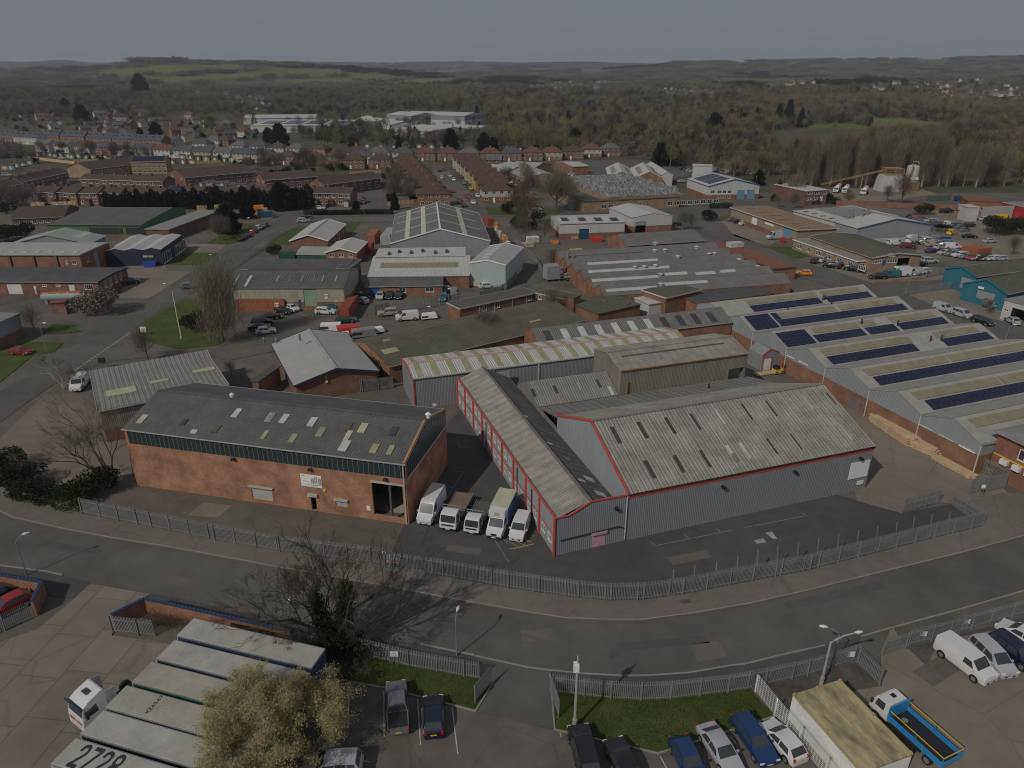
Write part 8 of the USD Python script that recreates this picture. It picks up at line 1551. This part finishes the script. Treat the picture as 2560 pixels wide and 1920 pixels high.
for i,(lb_,b,t)in enumerate([('bare birch on the verge by the navy units',m1(1762,378),m1(1760,180)),('second bare birch on the verge',m1(1735,385),m1(1738,200)),('bare tree by the works lane',m3(328,385),m3(330,190)),('bare birch before the white warehouse',m3(508,380),m3(515,190)),('spreading bare tree before the ducts of the north light works',m3(560,600),m3(560,440)),('bare tree behind the white striped roof',m3(560,1020),m3(570,760)),('bare tree at the mossy long barn',m3(30,1190),m3(50,930)),('second bare tree at the mossy long barn',m3(90,1190),m3(120,960)),('bare shrub on the overgrown roof edge',m3(200,1080),m3(210,960)),('bare tree right of the white gabled unit',m3(1600,300),m3(1605,150)),('second bare tree right of the white gabled unit',m3(1665,300),m3(1660,160)),('bare tree before the brick office block',m4(385,130),m4(380,0)),('bare tree by the tan roofed unit',m4(260,120),m4(250,20)),('leafless tree in the yard of the teal sheds',m4(1930,960),m4(1910,850)),('bare hedge tree at the right edge',m4(2120,500),m4(2120,350)),('bare tree behind the concrete plant yard',t3(1330,1040),t3(1330,930)),('bare tree beside the concrete plant',t3(1420,1060),t3(1425,850)),('brown tree in the gardens by the cul-de-sac',t2(370,980),t2(360,860)),('bare shrub behind the barn near the hall',n1(1830,130),n1(1820,0)),('thin bare sapling by the pale hall',m2(1345,1430),m2(1345,1290)),('pale bare tree below the lane sign',m1(1170,1330),m1(1150,1080)),('bare tree at the corner office',m1(280,1120),m1(270,890))]):
 sized('bare_tree',lb_,'fin',fin,12,b,t,'bare trees of the estate',cm='twigs_grey')
gb=[lambda:bare(8,3.6,1500,1.1,.07,61,16),lambda:bare(9,3.4,1500,1.1,.07,62,16),lambda:(None,MB().add(*leaves(blob(3.4,2.4,700,1,15)[0],RN.uniform(.2,.5,700),RN)))]
def garden(poly,n,where,seed):
 r=random.Random(seed);poly=np.array(poly);lo,hi=poly.min(0),poly.max(0);got=[]
 while len(got)<n:
  q=(r.uniform(lo[0],hi[0]),r.uniform(lo[1],hi[1]))
  if inside(np.array(q[0]),np.array(q[1]),poly):got.append(q)
 for i,q in enumerate(sorted(got)):
  k=r.choice([0,1,2,2,2]);plant(('garden_tree','garden_tree','garden_shrub')[k],f"{('bare tree', 'bare twiggy tree', 'dark shrub')[k]}, {nth(i)} from left {where}",f'gb{k}',gb[k],q,r.uniform(.7,1.35),'garden trees and shrubs','tree' if k<2 else 'shrub',cm=('twigs_brown','twigs_grey','hedge_leaf')[k],rz=r.uniform(0,6))
garden([t1(0,470),t1(600,470),t1(1150,480),t1(1600,560),t1(1650,640),t1(1200,660),t1(1050,600),t1(0,590)],90,'among the left houses',1)
garden([t1(0,720),t1(300,720),t1(900,745),t1(1250,790),t1(1000,800),t1(400,790),t1(0,830)],34,'in gardens below the white row',2);garden([t1(1400,770),t1(2212,820),t1(2212,900),t1(1900,880),t1(1500,840)],34,'in gardens by the parking court',3)
garden([t2(0,640),t2(560,640),t2(900,700),t2(1700,690),t2(1700,715),t2(0,700)],40,'behind the row closing the street',4);garden([t2(280,860),t2(400,850),t2(520,1060),t2(290,1060)],22,'beside the cul-de-sac',5);garden([t2(960,860),t2(1080,850),t2(1240,930),t2(1240,1040),t2(1080,1040)],22,'in the long gardens right of the street',6)
garden([t1(0,1060),t1(380,1050),t1(690,1060),t1(300,1085),t1(0,1150)],14,'before the stepped terraces',7);garden([t3(520,1020),t3(960,1050),t3(1480,1065),t3(1480,1080),t3(700,1060)],10,'along the long brick wall',8);garden([m3(90,160),m3(540,150),m3(600,330),m3(330,330)],10,'by the works lane',9)
def shed_row(where,a,b,n,ang,kind='garden_shed',ms=('timber','wood_bed','door_green','flat_grey')):
 for i in range(n):
  t=(i+.5)/n;q=T((a[0]+(b[0]-a[0])*t+R.uniform(-4,4),a[1]+(b[1]-a[1])*t+R.uniform(-2,2)));m_=R.choice(ms);key=(kind,m_)
  lb_=f"small {dict(timber='pale wooden', wood_bed='brown', door_green='green', flat_grey='grey', brick_dark='brick', render_white='white')[m_]} {'shed' if kind == 'garden_shed' else 'garage'}, {nth(i)} from left {where}"
  if key in HP:copy(HP[key],lb_,q,ang+R.uniform(-.1,.1),R.uniform(.85,1.2),'sheds and garages of the houses');continue
  o=thing(kind,lb_,'shed' if kind=='garden_shed' else 'garage',q,ang,'sheds and garages of the houses');w_=1.6 if kind=='garden_shed' else 2.9
  MB().box(-w_,-1.4,0,w_,1.4,2.1).build('walls',m_,o);MB().add([(x,y,z)for x in(-w_-.15,w_+.15)for y,z in((-1.6,2.05),(1.6,2.05),(0,2.75))],[[0,2,5],[0,5,3],[2,1,4],[2,4,5],[0,1,2],[3,5,4],[0,3,4],[0,4,1]]).build('roof','roof_felt',o);MB().box(-.5,-1.44,0,.5,-1.4,1.9).build('door','door_white',o);HP[key]=o
def garden_fence(pts,label,m='timber'):
 o=thing('garden_fence',label,'fence',T(pts[0]));P=[T(q)-T(pts[0])for q in pts]
 for a,b in zip(P[:-1],P[1:]):
  L=np.linalg.norm(b-a);n=max(1,int(L/1.9))
  for i in range(n):MB().bar(a+(b-a)*(i+.03)/n+[0,0,.9],a+(b-a)*(i+.97)/n+[0,0,.9],.06,1.75).build('fence_panel',m,o);c=a+(b-a)*i/n;MB().box(c[0]-.07,c[1]-.07,c[2],c[0]+.07,c[1]+.07,c[2]+1.95).build('post','wood_bed',o)
shed_row('in gardens below the white row',t1(220,745),t1(1250,800),26,.1);shed_row('behind the white row',t1(760,735),t1(1750,800),18,.1);shed_row('beside the far left terraces',t1(20,840),t1(260,790),6,.3);shed_row('of the garage row by the parking court',t1(1290,940),t1(1560,960),9,.2,'garage',('brick_dark','render_white','flat_grey'));shed_row('in gardens behind the left street row',t2(330,830),t2(470,960),8,.5);shed_row('in gardens right of the street',t2(1060,880),t2(1230,1010),9,.6);shed_row('behind the closing row',t2(60,690),t2(1200,705),14,.1);shed_row('by the diagonal terraces',t1(1760,880),t1(1980,900),6,.5,'garage',('brick_dark','render_white'))
for i,(a,b)in enumerate([((1040,905),(1235,912)),((1050,935),(1240,945)),((1060,960),(1245,990)),((1070,1010),(1240,1015)),((300,1070),(510,1050)),((-20,930),(130,935)),((60,870),(265,855))]):garden_fence([t2(*a),t2(*b)],('tan panel fence of the long garden nearest the top, right of the street','second tan panel fence of the long gardens right of the street','third tan panel fence of the long gardens right of the street','dark panel fence nearest the green, right of the street','panel fence between the cul-de-sac and the left street row','panel fence behind the bright brick terrace','pale fence across the head of the cul-de-sac')[i],'timber' if i!=3 else 'wood_bed')
for i,(a,b)in enumerate([((180,765),(480,800)),((470,790),(760,775)),((0,815),(240,760)),((1260,800),(1420,790)),((200,1075),(640,1060)),((1450,770),(1760,800)),((1850,890),(2000,900))]):garden_fence([t1(*a),t1(*b)],('tan panel fence below the left of the white row','panel fence behind the orange gabled block','long panel fence at the far left gardens','short panel fence above the parking court','low panel fence before the stepped terraces','panel fence behind the yellow and cream houses','panel fence between the diagonal terraces')[i])
rb=lambda:bare(12,6.4,9000,1.5,.06,90,30,False,.5)
sized('round_bare_tree','big round bare tree with fine brown twigs on the green of the house street','rb',rb,12,t2(1390,1100),t2(1370,835),cm='twigs_pale')
tp_=lambda:bare(16,5.0,11000,1.5,.05,91,40,True)
sized('tall_bare_tree','tall dense bare tree with upright twigs on the triangular lawn','tp',tp_,16,m1(1765,1180),m1(1700,575),cm='twigs_pale',tm='trunk_bark')
shb=lambda:(None,MB().add(*leaves(blob(3.4,3.6,3200,1,14)[0],RN.uniform(.12,.28,3200),RN)))
for lb_,b,s_,m in(('round twiggy bush at the side street corner',m1(780,960),1.9,2),('dark hollow bush under the tall bare tree',m1(1560,1090),1.3,0),('dark hedge at the far left before the brick bungalows',m1(180,370),1.7,0),('second part of the hedge before the brick bungalows',m1(20,390),1.7,0),('dense evergreen shrub at the far left of the brown apron',n1(60,880),1.05,0),('large evergreen shrub below the first on the pavement corner',n1(140,1010),1.15,0),('lowest evergreen shrub at the pavement corner',n1(290,1120),1.05,0),('bright green shrub at the left end of the palisade fence',n1(590,1140),.9,1),('dark shrub under the leaning bare tree',n1(790,1040),1.0,0),('green bush beside the pale hall',m2(1290,1440),1.1,1),('green tuft behind the small flat roofed hut',m2(430,490),.9,1),('ivy bush behind the mossy long barn',m3(240,1190),1.2,0),('round bush on the verge of the tan roofed unit',t3(185,1160),1.2,0),('dark bush at the right of the sales cars',m4(1420,175),1.3,1),('long hedge at the right edge, left part',m4(1990,330),1.9,0),('long hedge at the right edge, right part',m4(2130,330),1.9,0),('bush beside the fenced strip of cars',m4(1560,320),1.0,0),('low shrub at the north light works corner',m2(430,1330),.01,0)):
 if s_>.1:plant('evergreen_shrub',lb_,'shb'+str(m),shb,b,s_,'dark shrubs','shrub',cm=('hedge_leaf','ivy_leaf','twigs_grey')[m])
hd=lambda:(None,MB().add(*leaves(np.c_[RN.uniform(-4,4,1500),RN.uniform(-.7,.7,1500),RN.uniform(.05,1.8,1500)],RN.uniform(.15,.35,1500),RN)))
for i in range(8):
 q=m2(745+i*78,182-i*1.2);plant('clipped_hedge',f'length of clipped dark hedge between two far roads, {nth(i)} from the left','hd',hd,q,1.0,'clipped hedge by the cross street','hedge',cm='hedge_leaf',rz=0)
for lb_,q,a in(('clipped hedge of the long garden right of the street',t2(1120,950),.2),('clipped hedge behind the green of the street',t2(1150,1072),0),('brown hedge before the blue trimmed unit',t3(260,1082),.1)):plant('clipped_hedge',lb_,'hd',hd,q,1.2,'clipped hedges','hedge',cm='hedge_leaf',rz=a)
def branches(P,D,L,r,depth,rng,tr,tips,spread=.55,droop=0.0,kids=(2,3),up=.12):
 D=unit(D);n=4;pts=[P];d=D
 for i in range(n):
  d=unit(d+rng.normal(size=3)*.13+[0,0,up*.3-droop*.1]);pts.append(pts[-1]+d*L/n)
 tr.tube(pts,np.linspace(r,r*.62,n+1),6 if r>.05 else 4 if r>.015 else 3,False)
 if depth==0:tips+=[(p,d)for p in pts[1:]];return
 for j in range(rng.integers(kids[0],kids[1]+1)):
  k=rng.integers(2,n+1);a=unit(np.cross(d,rng.normal(size=3)))
  branches(pts[k],unit(d*(1-.15)+a*rng.uniform(.5,1.2)*spread+[0,0,up]),L*rng.uniform(.62,.85),r*(.62 if k==n else .5),depth-1,rng,tr,tips,spread,droop,kids,up)
 branches(pts[-1],unit(d+rng.normal(size=3)*.2),L*.8,r*.62,depth-1,rng,tr,tips,spread,droop,kids,up)
def big_tree(name,label,q,stems,depth,seed,tm,cm,spread=.6,kids=(2,3),twig=.5,tw=.014,up=.1,s=1.0):
 rng=np.random.default_rng(seed);P=G(q);o=thing(name,label,'tree',P);tr,tips=MB(),[]
 for d,L,r in stems:branches(np.array([0,0,0.0]),np.array(d,float),L,r,depth,rng,tr,tips,spread,0,kids,up)
 tr.build('branches',tm,o);p=np.array([t[0]for t in tips]);d=np.array([t[1]for t in tips])
 p=np.repeat(p,3,0);d=unit(np.repeat(d,3,0)+rng.normal(size=p.shape)*.55)
 MB().add(*slivers(p,d,rng.uniform(.4,1.2,len(p))*twig,np.full(len(p),tw),rng)).build('twigs',cm,o)
 return o,p,rng
o,p,rng=big_tree('ivy_clad_tree','large bare tree with a forked ivy covered trunk between the trailers and the road',b2(700,800),[((-.26,.05,1),3.9,.3),((.16,.1,1),4.1,.3),((-.6,.1,.8),2.9,.16),((.55,.2,.9),2.9,.16),((-.1,.3,1),3.0,.18)],6,41,'bark_dark','twigs_dark',.62,(1,2),.6,.024,.09)
ip=[]
for(d,h,r0)in(((-.26,.05,1),7.0,.62),((.16,.1,1),8.0,.6)):
 t=rng.uniform(0,1,4200);c=np.outer(t*h,unit(np.array(d)));ip.append(c+rng.normal(size=(4200,3))*(r0*(1.15-.6*t))[:,None]*[1,1,.8])
ip=np.vstack(ip+[rng.normal(size=(3400,3))*[1.5,1.1,.8]+[.6,0,1.2]]);ip[:,2]=np.maximum(ip[:,2],.05)
MB().add(*leaves(ip,rng.uniform(.10,.24,len(ip)),rng)).build('ivy','ivy_leaf',o)
o,p,rng=big_tree('leaning_bare_tree','dark bare tree leaning left over the brown apron beside the brick warehouse',n1(925,985),[((-.45,.1,1),4.0,.22),((-.75,.0,.8),3.6,.16),((.0,.2,1),3.2,.14),((-1,.1,.5),3.0,.12)],6,43,'trunk_bark','twigs_grey',.55,(1,2),.6,.018,.12)
big_tree('pale_bare_tree','pale leafless tree at the fence beside the estate road',m1(505,1555),[((-.2,0,1),2.2,.14),((.35,.1,.9),2.1,.12),((-.6,.1,.7),2.0,.1),((.7,-.1,.6),1.8,.09)],5,44,'pale_bark','twigs_pale',.6,(1,2),.6,.022,.1)
o,p,rng=big_tree('yellow_budding_tree','rounded tree in yellow bud in front of the trailers',b2(215,1600),[((-1,-.5,.5),2.39,.08),((-.9,.2,.5),2.28,.08),((-.3,0,1),2.51,.12),((.3,.1,1),2.62,.12),((.05,-.4,1),2.51,.1),((-.8,.2,.7),2.39,.08),((.8,.2,.7),2.39,.08),((0,.5,1),2.39,.09),((-.6,-.5,.8),2.39,.09),((.6,-.5,.8),2.39,.09)],5,45,'trunk_bark','twigs_brown',.8,(1,2),.4,.012,.1)
k=rng.integers(0,len(p),110000);lp=p[k]+rng.normal(size=(110000,3))*.26
MB().add(*leaves(lp,rng.uniform(.06,.125,len(lp)),rng)).build('blossom','blossom_yellow',o)
for i,(q,n_,w_,l_,m_)in enumerate([(b1(1300,520),2600,4.5,.5,'twigs_brown'),(b2(760,880),1800,2.2,.9,'twigs_grey'),(b2(620,760),1600,2.0,.9,'twigs_grey'),(b1(1900,700),2200,5,.6,'twigs_brown')]):
 P=G(q);pp=np.c_[RN.normal(size=n_)*w_*.45,RN.normal(size=n_)*.8,np.abs(RN.normal(size=n_))*.4]
 o=thing('bramble',('brown brambles behind the left of the middle brick wall','leafless scrub under the ivy clad tree','tangle of scrub at the ends of the trailers','brown brambles between the wall and the nearest trailer')[i],'bramble',P,heading(b1(1250,490),b1(2250,720))if i in(0,3)else 0)
 MB().add(*slivers(pp,unit(RN.normal(size=(n_,3))+[0,0,.5]),RN.uniform(.3,1.0,n_)*l_*1.3,np.full(n_,.03),RN)).build('stems',m_,o)
for lb_,poly in(('short grass of the left patch',GR[0][1]),('short grass of the right patch',GR[1][1])):
 pg=Polygon([G(q)[:2]for q in poly]).buffer(-.12);x0,y0,x1,y1=pg.bounds;n_=int(pg.area*260)
 pp=np.c_[RN.uniform(x0,x1,3*n_),RN.uniform(y0,y1,3*n_)];bx,by=pg.exterior.coords.xy
 pp=pp[inside(pp[:,0],pp[:,1],np.c_[bx,by])][:n_];n_=len(pp);pp=np.c_[pp,np.full(n_,.055)]
 hgt=RN.uniform(.5,1.2,n_)*(.5+meshkit.fbm(pp*.8,3))
 put(write(path_for('grass_blades'),*slivers(pp,unit(RN.normal(size=(n_,3))*.5+[0,0,1]),hgt*.11,np.full(n_,.035),RN),'grass_blade'),kind='stuff',label=lb_)
mat_h=usdkit.material(stage,'/World/Looks/haze_air',{'v':('principled_volume',{'color':(0.82,0.90,1.0),'density':0.0001,'anisotropy':0.2})},[],volume='v.volume')
v_=[(x,y,z)for z in(-3.0,330.0)for y in(-1600,9300)for x in(-60000,60000)]
hz_=write('/World/haze',np.array(v_,float),BOXF,mat_h);put(hz_,kind='stuff',label='thin pale haze over the distant hills')
